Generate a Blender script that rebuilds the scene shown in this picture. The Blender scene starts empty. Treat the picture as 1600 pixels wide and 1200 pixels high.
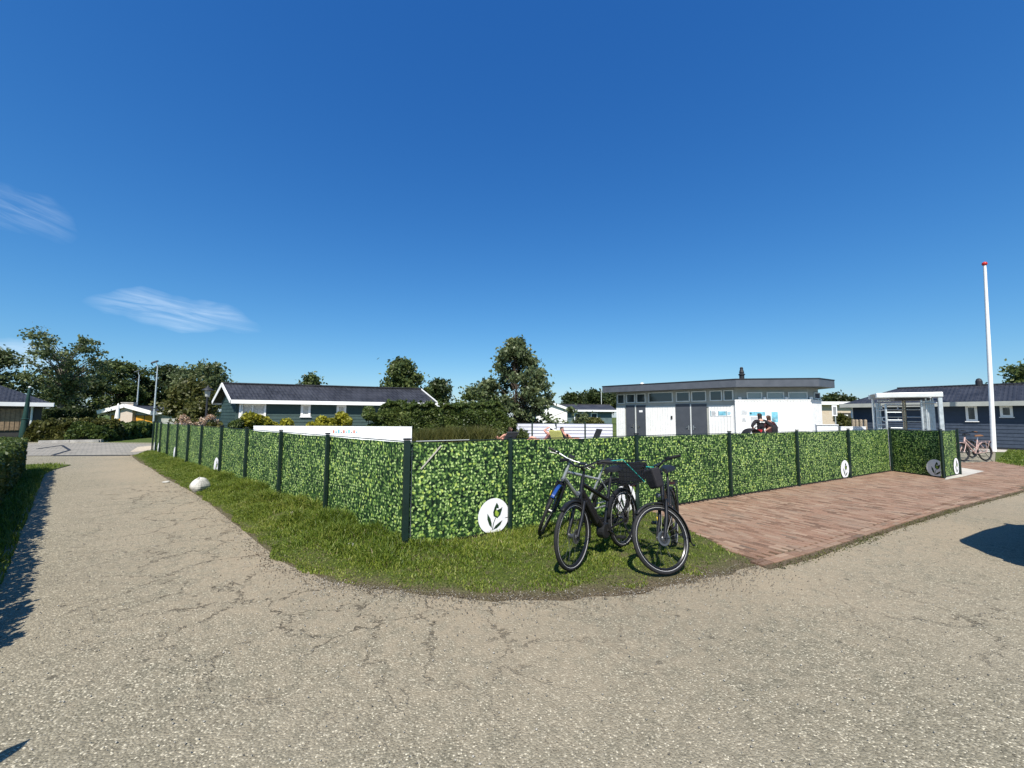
import bpy, math, random
import numpy as np
from mathutils import Vector, Matrix

# ------------------------------------------------------------------ camera, world, sun, exposure
SC = bpy.context.scene
COL = SC.collection
F = 640.0            # focal length in photo pixels (1600 wide)
EYE = 1.6
PITCH = math.atan(51 / F)
ROLL = math.radians(0.30)
SUN_AZ = math.radians(-6.0)     # sun stands behind the camera, this far to the right (negative: left)
SUN_EL = math.radians(52.0)

cam_d = bpy.data.cameras.new('camera')
cam = bpy.data.objects.new('camera', cam_d)
COL.objects.link(cam)
cam_d.sensor_width = 36
cam_d.lens = F / 1600 * 36
cam_d.clip_start = 0.05
cam_d.clip_end = 6000
_fw = Vector((0, math.cos(PITCH), math.sin(PITCH)))
_up0 = Vector((0, -math.sin(PITCH), math.cos(PITCH)))
_rt0 = Vector((1, 0, 0))
_rt = _rt0 * math.cos(ROLL) + _up0 * math.sin(ROLL)
_up = _up0 * math.cos(ROLL) - _rt0 * math.sin(ROLL)
m = Matrix((_rt, _up, -_fw)).transposed().to_4x4()
m.translation = (0, 0, EYE)
cam.matrix_world = m
SC.camera = cam

SUN_DIR = Vector((math.sin(SUN_AZ) * math.cos(SUN_EL), -math.cos(SUN_AZ) * math.cos(SUN_EL), math.sin(SUN_EL)))
W = bpy.data.worlds.new('World')
SC.world = W
W.use_nodes = True
wn = W.node_tree
wn.nodes.clear()
def wnode(t, **kw):
    n = wn.nodes.new(t)
    for k, v in kw.items():
        setattr(n, k, v)
    return n
def wmath(op, a, b=None, c=None):
    n = wnode('ShaderNodeMath', operation=op)
    for i, v in enumerate((a, b, c)):
        if v is None: continue
        if isinstance(v, (int, float)): n.inputs[i].default_value = v
        else: wn.links.new(v, n.inputs[i])
    return n.outputs[0]
sky = wnode('ShaderNodeTexSky', sky_type='NISHITA')
sky.sun_disc = False
sky.sun_elevation = SUN_EL
sky.sun_rotation = math.pi - SUN_AZ
sky.altitude = 0
sky.air_density = 1.0
sky.dust_density = 0.35
sky.ozone_density = 3.0
# grade of the clear sky: deeper towards the zenith, as the camera recorded it
SKY = 0.105
sc_ = wnode('ShaderNodeSeparateColor'); wn.links.new(sky.outputs[0], sc_.inputs[0])
cc_ = wnode('ShaderNodeCombineColor')
for i_, (a_, g_) in enumerate(((0.66, 1.45), (0.685, 1.0), (0.755, 0.66))):
    wn.links.new(wmath('MULTIPLY', wmath('POWER', wmath('MULTIPLY', sc_.outputs[i_], SKY), g_), a_ / SKY), cc_.inputs[i_])
tc = wnode('ShaderNodeTexCoord')
sx = wnode('ShaderNodeSeparateXYZ')
wn.links.new(tc.outputs['Generated'], sx.inputs[0])
dX, dY, dZ = sx.outputs
front = wmath('GREATER_THAN', dY, 0.05)
U = wmath('DIVIDE', dX, wmath('MAXIMUM', dY, 0.05))
V = wmath('DIVIDE', dZ, wmath('MAXIMUM', dY, 0.05))
def wisp(u0, v0, rot, lu, lv, amount, seed, lo=0.35, hi=0.75):
    """a cirrus streak round one direction of the sky"""
    du = wmath('SUBTRACT', U, u0); dv = wmath('SUBTRACT', V, v0)
    c, s = math.cos(rot), math.sin(rot)
    a = wmath('ADD', wmath('MULTIPLY', du, c), wmath('MULTIPLY', dv, s))
    b = wmath('SUBTRACT', wmath('MULTIPLY', dv, c), wmath('MULTIPLY', du, s))
    cb = wnode('ShaderNodeCombineXYZ')
    wn.links.new(wmath('MULTIPLY', a, 5.0), cb.inputs[0]); wn.links.new(wmath('MULTIPLY', b, 60.0), cb.inputs[1])
    cb.inputs[2].default_value = seed
    nz = wnode('ShaderNodeTexNoise'); nz.inputs['Scale'].default_value = 1.0; nz.inputs['Detail'].default_value = 6
    nz.inputs['Roughness'].default_value = 0.62; nz.inputs['Distortion'].default_value = 0.9
    wn.links.new(cb.outputs[0], nz.inputs['Vector'])
    cb2 = wnode('ShaderNodeCombineXYZ')
    wn.links.new(wmath('MULTIPLY', a, 5.0), cb2.inputs[0]); wn.links.new(wmath('MULTIPLY', b, 5.0), cb2.inputs[1])
    cb2.inputs[2].default_value = seed + 3
    nz2 = wnode('ShaderNodeTexNoise'); nz2.inputs['Scale'].default_value = 1.0; nz2.inputs['Detail'].default_value = 3
    wn.links.new(cb2.outputs[0], nz2.inputs['Vector'])
    bb = wmath('ADD', b, wmath('MULTIPLY', wmath('SUBTRACT', nz2.outputs[0], 0.5), lv * 2.2))
    q = wmath('ADD', wmath('POWER', wmath('ABSOLUTE', wmath('DIVIDE', a, lu)), 2.0), wmath('POWER', wmath('ABSOLUTE', wmath('DIVIDE', bb, lv)), 2.0))
    env = wmath('MAXIMUM', wmath('SUBTRACT', 1.0, q), 0.0)
    mr = wnode('ShaderNodeMapRange', interpolation_type='SMOOTHSTEP')
    wn.links.new(nz.outputs[0], mr.inputs[0]); mr.inputs[1].default_value = lo - 0.1; mr.inputs[2].default_value = hi
    return wmath('MULTIPLY', wmath('MULTIPLY', wmath('MULTIPLY', wmath('POWER', env, 0.8), mr.outputs[0]), amount), front)
w1 = wisp(-0.845, 0.252, -0.18, 0.23, 0.042, 0.44, 1.3, 0.30, 0.78)
w2 = wisp(-1.23, 0.51, -0.40, 0.15, 0.055, 0.16, 5.1)
w3 = wisp(-1.22, 0.15, 0.0, 0.14, 0.05, 0.5, 7.7, 0.2, 0.6)
cl = wmath('MINIMUM', wmath('ADD', wmath('ADD', w1, w2), w3), 1.0)
mx = wnode('ShaderNodeMix', data_type='RGBA')
wn.links.new(cl, mx.inputs[0]); wn.links.new(cc_.outputs[0], mx.inputs[6])
mx.inputs[7].default_value = (5.6, 6.7, 7.9, 1)
bg = wnode('ShaderNodeBackground')
bg.inputs[1].default_value = SKY
wn.links.new(mx.outputs[2], bg.inputs[0])
wo = wnode('ShaderNodeOutputWorld')
wn.links.new(bg.outputs[0], wo.inputs[0])

sun_d = bpy.data.lights.new('sun', 'SUN')
sun_d.energy = 5.0
sun_d.angle = math.radians(0.5)
sun_d.color = (1.0, 0.95, 0.86)
sun = bpy.data.objects.new('sun', sun_d)
COL.objects.link(sun)
sun.rotation_euler = SUN_DIR.to_track_quat('Z', 'Y').to_euler()
sun.location = (0, -10, 30)
SC.view_settings.view_transform = 'Standard'
SC.view_settings.look = 'None'
SC.view_settings.exposure = 0.50
SC.view_settings.gamma = 1.0
SC.view_settings.use_curve_mapping = False
SC.render.engine = 'CYCLES'
SC.cycles.use_denoising = True
SC.cycles.max_bounces = 6
SC.cycles.transparent_max_bounces = 6

# ------------------------------------------------------------------ photo pixel -> direction -> place
ORG = Vector((0, 0, EYE))
def ray(x, y):
    return _fw + _rt * ((x - 800) / F) + _up * ((600 - y) / F)
def g(x, y, z=0.0):
    """where the pixel's ray meets the level z"""
    d = ray(x, y)
    p = ORG + d * ((z - EYE) / d.z)
    return Vector((p.x, p.y, z))
def at(x, y, Y):
    d = ray(x, y)
    return ORG + d * (Y / d.y)
def wallhit(P0, e, x, y):
    """(distance along e, height) where the pixel's ray meets the upright plane through P0 along e"""
    n = Vector((-e[1], e[0], 0)); d = ray(x, y)
    P = Vector((P0[0], P0[1], 0))
    t = ((P - Vector((0, 0, 0))).dot(n)) / d.dot(n)
    p = ORG + d * t
    return (p.x - P0[0]) * e[0] + (p.y - P0[1]) * e[1], p.z

# ------------------------------------------------------------------ mesh helpers
class MB:
    def __init__(s):
        s.v = []; s.f = []
    def add(s, vs, fs):
        b = len(s.v)
        s.v += [tuple(p) for p in vs]
        s.f += [tuple(i + b for i in f) for f in fs]
        return s
    def box(s, c, d, rz=0.0, rx=0.0, ry=0.0):
        R = Matrix.Rotation(rz, 3, 'Z') @ Matrix.Rotation(ry, 3, 'Y') @ Matrix.Rotation(rx, 3, 'X')
        c = Vector(c); h = Vector(d) / 2
        vs = [c + R @ Vector((i * h.x, j * h.y, k * h.z)) for k in (-1, 1) for j in (-1, 1) for i in (-1, 1)]
        return s.add(vs, [(0, 2, 3, 1), (4, 5, 7, 6), (0, 1, 5, 4), (2, 6, 7, 3), (0, 4, 6, 2), (1, 3, 7, 5)])
    def lohi(s, a, b):
        return s.box([(a[i] + b[i]) / 2 for i in range(3)], [abs(b[i] - a[i]) for i in range(3)])
    def beam(s, p, q, w, h, up=(0, 0, 1)):
        p = Vector(p); q = Vector(q); d = (q - p).normalized()
        side = d.cross(Vector(up))
        if side.length < 1e-4: side = d.cross(Vector((1, 0, 0)))
        side.normalize(); u = side.cross(d)
        vs = [e + side * (i * w / 2) + u * (j * h / 2) for e in (p, q) for j in (-1, 1) for i in (-1, 1)]
        return s.add(vs, [(0, 2, 3, 1), (4, 5, 7, 6), (0, 1, 5, 4), (2, 6, 7, 3), (0, 4, 6, 2), (1, 3, 7, 5)])
    def tube(s, pts, r, n=6, closed=False):
        pts = [Vector(p) for p in pts]; k = len(pts)
        rs = r if isinstance(r, (list, tuple)) else [r] * k
        b = len(s.v); prev = None
        for i, p in enumerate(pts):
            if closed: d = pts[(i + 1) % k] - pts[i - 1]
            elif i == 0: d = pts[1] - p
            elif i == k - 1: d = p - pts[-2]
            else: d = pts[i + 1] - pts[i - 1]
            if d.length < 1e-9: d = Vector((0, 0, 1))
            d.normalize()
            if prev is None:
                a = d.cross(Vector((0.123, 0.345, 0.93)))
                if a.length < 0.05: a = d.cross(Vector((1, 0, 0)))
            else:
                a = prev - d * prev.dot(d)
                if a.length < 1e-5: a = d.cross(Vector((1, 0.2, 0.1)))
            a.normalize(); prev = a; c = d.cross(a)
            for j in range(n):
                t = 2 * math.pi * j / n
                s.v.append(tuple(p + (a * math.cos(t) + c * math.sin(t)) * rs[i]))
        for i in range(k if closed else k - 1):
            i2 = (i + 1) % k
            for j in range(n):
                j2 = (j + 1) % n
                s.f.append((b + i * n + j, b + i * n + j2, b + i2 * n + j2, b + i2 * n + j))
        if not closed:
            s.f.append(tuple(b + j for j in range(n))[::-1])
            s.f.append(tuple(b + (k - 1) * n + j for j in range(n)))
        return s
    def lathe(s, prof, n=16, o=(0, 0, 0), ax=(0, 0, 1)):
        ax = Vector(ax).normalized(); o = Vector(o)
        a = ax.cross(Vector((0.31, 0.95, 0.05)))
        if a.length < 0.1: a = ax.cross(Vector((1, 0, 0)))
        a.normalize(); c = ax.cross(a); b = len(s.v); k = len(prof)
        for r, z in prof:
            for j in range(n):
                t = 2 * math.pi * j / n
                s.v.append(tuple(o + ax * z + (a * math.cos(t) + c * math.sin(t)) * max(r, 1e-4)))
        for i in range(k - 1):
            for j in range(n):
                j2 = (j + 1) % n
                s.f.append((b + i * n + j, b + i * n + j2, b + (i + 1) * n + j2, b + (i + 1) * n + j))
        s.f.append(tuple(b + j for j in range(n))[::-1]); s.f.append(tuple(b + (k - 1) * n + j for j in range(n)))
        return s
    def prism(s, poly, z0, z1):
        n = len(poly)
        vs = [(p[0], p[1], z0) for p in poly] + [(p[0], p[1], z1) for p in poly]
        return s.add(vs, [tuple(range(n))[::-1], tuple(range(n, 2 * n))] + [(i, (i + 1) % n, n + (i + 1) % n, n + i) for i in range(n)])
    def slab(s, quad, th):
        """a plate: quad of 3-D points, thickened downwards along its normal"""
        q = [Vector(p) for p in quad]; nrm = (q[1] - q[0]).cross(q[-1] - q[0]).normalized()
        n = len(q); vs = q + [p - nrm * th for p in q]
        return s.add(vs, [tuple(range(n)), tuple(range(n, 2 * n))[::-1]] + [(i, n + i, n + (i + 1) % n, (i + 1) % n) for i in range(n)])
    def xform(s, M, start=0):
        s.v[start:] = [tuple(M @ Vector(p)) for p in s.v[start:]]
        return s
    def build(s, name, mat, parent=None, smooth=False, bevel=0, kind=None, uv=None):
        me = bpy.data.meshes.new(name)
        me.from_pydata(s.v, [], s.f)
        me.validate()
        if smooth:
            me.polygons.foreach_set('use_smooth', [True] * len(me.polygons))
            me.set_sharp_from_angle(angle=math.radians(48))
        return link(name, me, mat, parent, bevel, kind)
def link(name, me, mat, parent=None, bevel=0, kind=None):
    if mat is not None and not me.materials: me.materials.append(MAT[mat] if isinstance(mat, str) else mat)
    o = bpy.data.objects.new(name, me); COL.objects.link(o)
    if parent is not None: o.parent = parent
    if bevel:
        b = o.modifiers.new('bevel', 'BEVEL'); b.width = bevel; b.segments = 2; b.limit_method = 'ANGLE'
    if kind: o['kind'] = kind
    return o
def npmesh(name, V, Fq, mat, parent=None, kind=None, smooth=False):
    V = np.asarray(V, dtype=np.float32); Fq = np.asarray(Fq, dtype=np.int32)
    me = bpy.data.meshes.new(name)
    n, k = Fq.shape
    me.vertices.add(len(V)); me.vertices.foreach_set('co', V.ravel())
    me.loops.add(n * k); me.loops.foreach_set('vertex_index', Fq.ravel())
    me.polygons.add(n)
    me.polygons.foreach_set('loop_start', np.arange(0, n * k, k, dtype=np.int32))
    me.polygons.foreach_set('loop_total', np.full(n, k, dtype=np.int32))
    if smooth: me.polygons.foreach_set('use_smooth', np.ones(n, dtype=bool))
    me.update(calc_edges=True)
    return link(name, me, mat, parent, 0, kind)
def empty(name, loc, rz=0.0, rx=0.0):
    o = bpy.data.objects.new(name, None); COL.objects.link(o)
    o.location = loc; o.rotation_euler = (rx, 0, rz); o.empty_display_size = 0.2
    return o
def tag(o, label, cat, group=None):
    o['label'] = label; o['category'] = cat
    if group: o['group'] = group
    return o
def struct(o, label=None):
    o['kind'] = 'structure'
    if label: o['label'] = label
    return o
def copy_tree(o, parent=None):
    c = o.copy(); COL.objects.link(c); c.parent = parent
    for ch in [x for x in bpy.data.objects if x.parent == o]:
        copy_tree(ch, c)
    return c
def ang(e): return math.atan2(e[1], e[0])
def unit(a): 
    v = Vector((a[0], a[1], 0)); v.normalize(); return v

# ------------------------------------------------------------------ materials
MAT = {}
class NT:
    def __init__(s, name):
        s.m = bpy.data.materials.new(name); s.m.use_nodes = True
        s.t = s.m.node_tree; s.t.nodes.clear()
        MAT[name] = s.m
    def n(s, t, ins=None, **kw):
        x = s.t.nodes.new(t)
        for k, v in kw.items(): setattr(x, k, v)
        for k, v in (ins or {}).items(): s.set(x.inputs[k], v)
        return x
    def set(s, sock, v):
        if hasattr(v, 'is_linked'): s.t.links.new(v, sock)
        else: sock.default_value = v
    def math(s, op, a, b=None, c=None, clamp=False):
        x = s.n('ShaderNodeMath', operation=op); x.use_clamp = clamp
        for i, v in enumerate((a, b, c)):
            if v is not None: s.set(x.inputs[i], v)
        return x.outputs[0]
    def vmath(s, op, a, b=None, out=0):
        x = s.n('ShaderNodeVectorMath', operation=op)
        for i, v in enumerate((a, b)):
            if v is not None: s.set(x.inputs[i], v)
        return x.outputs[out]
    def mix(s, f, a, b, mode='MIX'):
        x = s.n('ShaderNodeMix', data_type='RGBA', blend_type=mode)
        s.set(x.inputs[0], f); s.set(x.inputs[6], a); s.set(x.inputs[7], b)
        return x.outputs[2]
    def noise(s, vec, scale, detail=4, rough=0.55, dist=0.0, out=0):
        x = s.n('ShaderNodeTexNoise', {'Scale': scale, 'Detail': detail, 'Roughness': rough, 'Distortion': dist})
        if vec is not None: s.set(x.inputs['Vector'], vec)
        return x.outputs[out]
    def step(s, v, lo, hi, a=0.0, b=1.0, smooth=True):
        x = s.n('ShaderNodeMapRange', {0: v, 1: lo, 2: hi, 3: a, 4: b})
        if smooth: x.interpolation_type = 'SMOOTHSTEP'
        return x.outputs[0]
    def ramp(s, v, stops, const=False):
        x = s.n('ShaderNodeValToRGB', {0: v}); cr = x.color_ramp
        if const: cr.interpolation = 'CONSTANT'
        while len(cr.elements) < len(stops): cr.elements.new(0.5)
        for e, (p, c) in zip(cr.elements, stops):
            e.position = p; e.color = (*c, 1)
        return x.outputs[0]
    def pos(s): return s.n('ShaderNodeNewGeometry').outputs['Position']
    def obj(s): return s.n('ShaderNodeTexCoord').outputs['Object']
    def island(s): return s.n('ShaderNodeNewGeometry').outputs['Random Per Island']
    def rnd(s): return s.n('ShaderNodeObjectInfo').outputs['Random']
    def bump(s, h, strength=0.3, dist=0.01, normal=None):
        x = s.n('ShaderNodeBump', {'Strength': strength, 'Distance': dist, 'Height': h})
        if normal is not None: s.set(x.inputs['Normal'], normal)
        return x.outputs[0]
    def pbr(s, col, rough=0.6, metal=0.0, normal=None, spec=0.5, **more):
        x = s.n('ShaderNodeBsdfPrincipled', {'Base Color': col if hasattr(col, 'is_linked') else (*col, 1), 'Roughness': rough, 'Metallic': metal, 'Specular IOR Level': spec})
        for k, v in more.items(): s.set(x.inputs[k], v)
        if normal is not None: s.set(x.inputs['Normal'], normal)
        return x.outputs[0]
    def out(s, sh):
        o = s.n('ShaderNodeOutputMaterial'); s.t.links.new(sh, o.inputs[0]); return s.m
def c4(c): return (*c, 1)
def paint(name, col, rough=0.5, metal=0.0, dirt=0.12, scale=3.0, spec=0.4, bump=0.0):
    """paint or plastic or metal with a little uneven wear"""
    t = NT(name); p = t.obj()
    nz = t.noise(p, scale, 5, 0.6)
    nz2 = t.noise(p, scale * 11, 3, 0.6)
    dk = tuple(c * (1 - dirt * 2.2) for c in col); lt = tuple(min(1, c * (1 + dirt * 0.6)) for c in col)
    c = t.mix(t.step(t.math('ADD', t.math('MULTIPLY', nz, 0.7), t.math('MULTIPLY', nz2, 0.3)), 0.3, 0.65), c4(dk), c4(lt))
    r = t.step(nz, 0.3, 0.7, rough * 0.85, min(1, rough * 1.15))
    nm = t.bump(nz2, bump, 0.002) if bump else None
    return t.out(t.pbr(c, r, metal, nm, spec))
def leafmat(name, cols, trans=0.35, rough=0.45, hue=None):
    t = NT(name)
    r = t.island()
    p = t.pos()
    nz = t.noise(p, 0.9, 2)
    v = t.math('ADD', t.math('MULTIPLY', r, 0.75), t.math('MULTIPLY', t.step(nz, 0.3, 0.7), 0.3), clamp=True)
    k = len(cols) - 1
    c = t.ramp(v, [(i / k, cc) for i, cc in enumerate(cols)])
    a = t.pbr(c, rough, 0, None, 0.35)
    b = t.n('ShaderNodeBsdfTranslucent', {'Color': t.mix(0.5, c, (0.35, 0.42, 0.03, 1), 'MULTIPLY') if False else c}).outputs[0]
    x = t.n('ShaderNodeMixShader', {0: trans}); t.t.links.new(a, x.inputs[1]); t.t.links.new(b, x.inputs[2])
    return t.out(x.outputs[0])

# plain painted things
paint('white_paint', (0.80, 0.80, 0.79), 0.45, dirt=0.04)
paint('white_board', (0.82, 0.83, 0.84), 0.4, dirt=0.02)
paint('cream_paint', (0.66, 0.62, 0.52), 0.6)
paint('post_green', (0.009, 0.024, 0.019), 0.42, dirt=0.15)
paint('lamp_green', (0.013, 0.045, 0.035), 0.45)
paint('fascia_grey', (0.085, 0.095, 0.115), 0.5, dirt=0.08)
paint('door_grey', (0.062, 0.070, 0.085), 0.45, dirt=0.06)
paint('roof_edge', (0.02, 0.022, 0.027), 0.6)
paint('galvanised', (0.62, 0.66, 0.67), 0.42, 0.55, dirt=0.1, scale=9)
paint('steel', (0.6, 0.6, 0.6), 0.28, 0.95, dirt=0.06)
paint('dull_steel', (0.16, 0.16, 0.16), 0.45, 0.8)
paint('brass_steel', (0.42, 0.34, 0.25), 0.3, 0.9)
paint('light_metal', (0.70, 0.72, 0.70), 0.45, 0.2, dirt=0.06)
paint('black_plastic', (0.012, 0.012, 0.013), 0.5)
paint('rubber', (0.014, 0.014, 0.015), 0.75, dirt=0.2, scale=20, bump=0.2)
paint('black_frame', (0.010, 0.010, 0.012), 0.28, dirt=0.1)
paint('silver_frame', (0.36, 0.38, 0.38), 0.32, 0.5)
paint('blue_plastic', (0.01, 0.05, 0.22), 0.4)
paint('red_anodised', (0.35, 0.03, 0.02), 0.4, 0.3)
paint('reflector', (0.85, 0.62, 0.05), 0.3)
paint('reflect_line', (0.5, 0.5, 0.5), 0.4, dirt=0.05)
paint('pink_frame', (0.52, 0.36, 0.32), 0.35)
paint('brown_leather', (0.16, 0.075, 0.03), 0.6)
paint('turquoise', (0.02, 0.35, 0.30), 0.5)
paint('red_paint', (0.5, 0.02, 0.015), 0.4)
paint('sign_blue', (0.20, 0.50, 0.62), 0.4, dirt=0.25, scale=5)
paint('sign_teal', (0.05, 0.22, 0.28), 0.4)
paint('sign_pink', (0.55, 0.20, 0.16), 0.5)
paint('sign_grey', (0.25, 0.26, 0.27), 0.5)
paint('lilac_board', (0.58, 0.58, 0.66), 0.5, dirt=0.05)
paint('concrete', (0.42, 0.40, 0.37), 0.9, dirt=0.2, scale=2.0, bump=0.4)
paint('concrete_light', (0.46, 0.43, 0.375), 0.9, dirt=0.12, scale=2.0, bump=0.3)
paint('stucco_white', (0.80, 0.79, 0.76), 0.8, dirt=0.05, bump=0.3)
paint('orange_curtain', (0.62, 0.30, 0.03), 0.8, dirt=0.2, scale=8)
paint('curtain_white', (0.62, 0.60, 0.55), 0.9, dirt=0.2, scale=14)
paint('dark_inside', (0.02, 0.022, 0.024), 0.8)
paint('timber_panel', (0.26, 0.18, 0.11), 0.75, dirt=0.2, scale=6)
paint('timber_grey', (0.33, 0.27, 0.20), 0.85, dirt=0.25, scale=8)
paint('dark_wall', (0.045, 0.043, 0.040), 0.7)
paint('skin', (0.50, 0.27, 0.19), 0.55, dirt=0.08)
paint('skin_pink', (0.62, 0.30, 0.23), 0.55, dirt=0.08)
paint('hair_dark', (0.022, 0.015, 0.011), 0.6, dirt=0.3, scale=30)
paint('hair_brown', (0.07, 0.04, 0.022), 0.6, dirt=0.3, scale=30)
paint('cloth_black', (0.014, 0.013, 0.017), 0.85, dirt=0.2, scale=12)
paint('cloth_maroon', (0.050, 0.012, 0.014), 0.85, dirt=0.2, scale=12)
paint('cloth_grey', (0.05, 0.055, 0.065), 0.85, dirt=0.2, scale=12)
paint('cloth_white', (0.78, 0.77, 0.74), 0.85, dirt=0.05, scale=12)
paint('cloth_yellow', (0.72, 0.70, 0.22), 0.85, dirt=0.06, scale=12)
paint('cloth_pink', (0.65, 0.28, 0.28), 0.85, dirt=0.1, scale=12)
paint('cloth_red', (0.45, 0.02, 0.03), 0.8)
paint('lounger_black', (0.02, 0.02, 0.022), 0.6)
paint('car_paint', (0.03, 0.034, 0.042), 0.2, 0.4, dirt=0.05, spec=0.6)
paint('rock', (0.55, 0.53, 0.48), 0.9, dirt=0.25, scale=7, bump=0.9)
paint('bark', (0.085, 0.062, 0.045), 0.95, dirt=0.35, scale=9, bump=0.9)
paint('bark_grey', (0.17, 0.15, 0.125), 0.95, dirt=0.3, scale=9, bump=0.9)
paint('hedge_core', (0.012, 0.017, 0.007), 1.0, dirt=0.3, scale=6)
paint('board_green', (0.032, 0.062, 0.058), 0.62, dirt=0.12, scale=4, bump=0.2)
paint('board_navy', (0.036, 0.052, 0.082), 0.62, dirt=0.12, scale=4, bump=0.2)
paint('board_teal', (0.10, 0.15, 0.16), 0.7)
paint('grey_band', (0.36, 0.37, 0.34), 0.6, dirt=0.06)

def glassmat():
    t = NT('window_glass')
    t.out(t.pbr((0.03, 0.04, 0.045), 0.06, 0.0, None, 0.9))
    t = NT('sky_tinted_glass')
    t.out(t.pbr((0.20, 0.27, 0.29), 0.12, 0.0, None, 0.9))  # pale blue of the reflected sky put into the base colour
    t = NT('clear_glass')
    a = t.n('ShaderNodeBsdfTransparent', {'Color': (0.78, 0.86, 0.86, 1)}).outputs[0]
    b = t.n('ShaderNodeBsdfGlossy', {'Color': (0.9, 0.95, 1, 1), 'Roughness': 0.03}).outputs[0]
    lw = t.n('ShaderNodeLayerWeight', {'Blend': 0.35}).outputs['Facing']
    x = t.n('ShaderNodeMixShader', {0: t.step(lw, 0.0, 1.0, 0.16, 0.75)}); t.t.links.new(a, x.inputs[1]); t.t.links.new(b, x.inputs[2])
    t.out(x.outputs[0])
glassmat()

def rooftile(name, c0, c1, sx=0.30, sy=0.34):
    t = NT(name); p = t.obj()
    br = t.n('ShaderNodeTexBrick', {'Vector': t.n('ShaderNodeUVMap').outputs[0], 'Color1': c4(c0), 'Color2': c4(c1), 'Mortar': (0.006, 0.006, 0.008, 1), 'Scale': 1.0, 'Mortar Size': 0.02, 'Mortar Smooth': 0.6, 'Brick Width': sx, 'Row Height': sy})
    nz = t.noise(p, 1.1, 4)
    c = t.mix(t.step(nz, 0.35, 0.7, 0, 0.55), br.outputs[0], c4(tuple(x * 1.6 for x in c1)))
    wv = t.n('ShaderNodeTexWave', {'Vector': t.n('ShaderNodeUVMap').outputs[0], 'Scale': 1 / sx / 6.283 * 6.283 / 2, 'Distortion': 0}, wave_type='BANDS', bands_direction='X')
    h = t.math('ADD', t.math('MULTIPLY', br.outputs[1], -1.0), t.math('MULTIPLY', wv.outputs[1], 0.8))
    return t.out(t.pbr(c, 0.55, 0, t.bump(h, 0.7, 0.03), 0.3))
rooftile('roof_tile', (0.018, 0.020, 0.026), (0.032, 0.034, 0.042))
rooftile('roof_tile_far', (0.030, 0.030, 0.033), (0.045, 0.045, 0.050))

def brickwall(name, c0, c1, mortar):
    t = NT(name)
    br = t.n('ShaderNodeTexBrick', {'Vector': t.n('ShaderNodeUVMap').outputs[0], 'Color1': c4(c0), 'Color2': c4(c1), 'Mortar': c4(mortar), 'Scale': 1.0, 'Mortar Size': 0.012, 'Brick Width': 0.22, 'Row Height': 0.07})
    nz = t.noise(t.obj(), 2.0, 4)
    c = t.mix(t.step(nz, 0.3, 0.7, 0, 0.35), br.outputs[0], c4(mortar))
    return t.out(t.pbr(c, 0.9, 0, t.bump(br.outputs[1], -0.5, 0.01)))
brickwall('beige_brick', (0.46, 0.34, 0.22), (0.55, 0.43, 0.30), (0.5, 0.45, 0.38))
brickwall('chimney_stone', (0.50, 0.36, 0.27), (0.58, 0.46, 0.36), (0.5, 0.46, 0.42))

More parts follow.
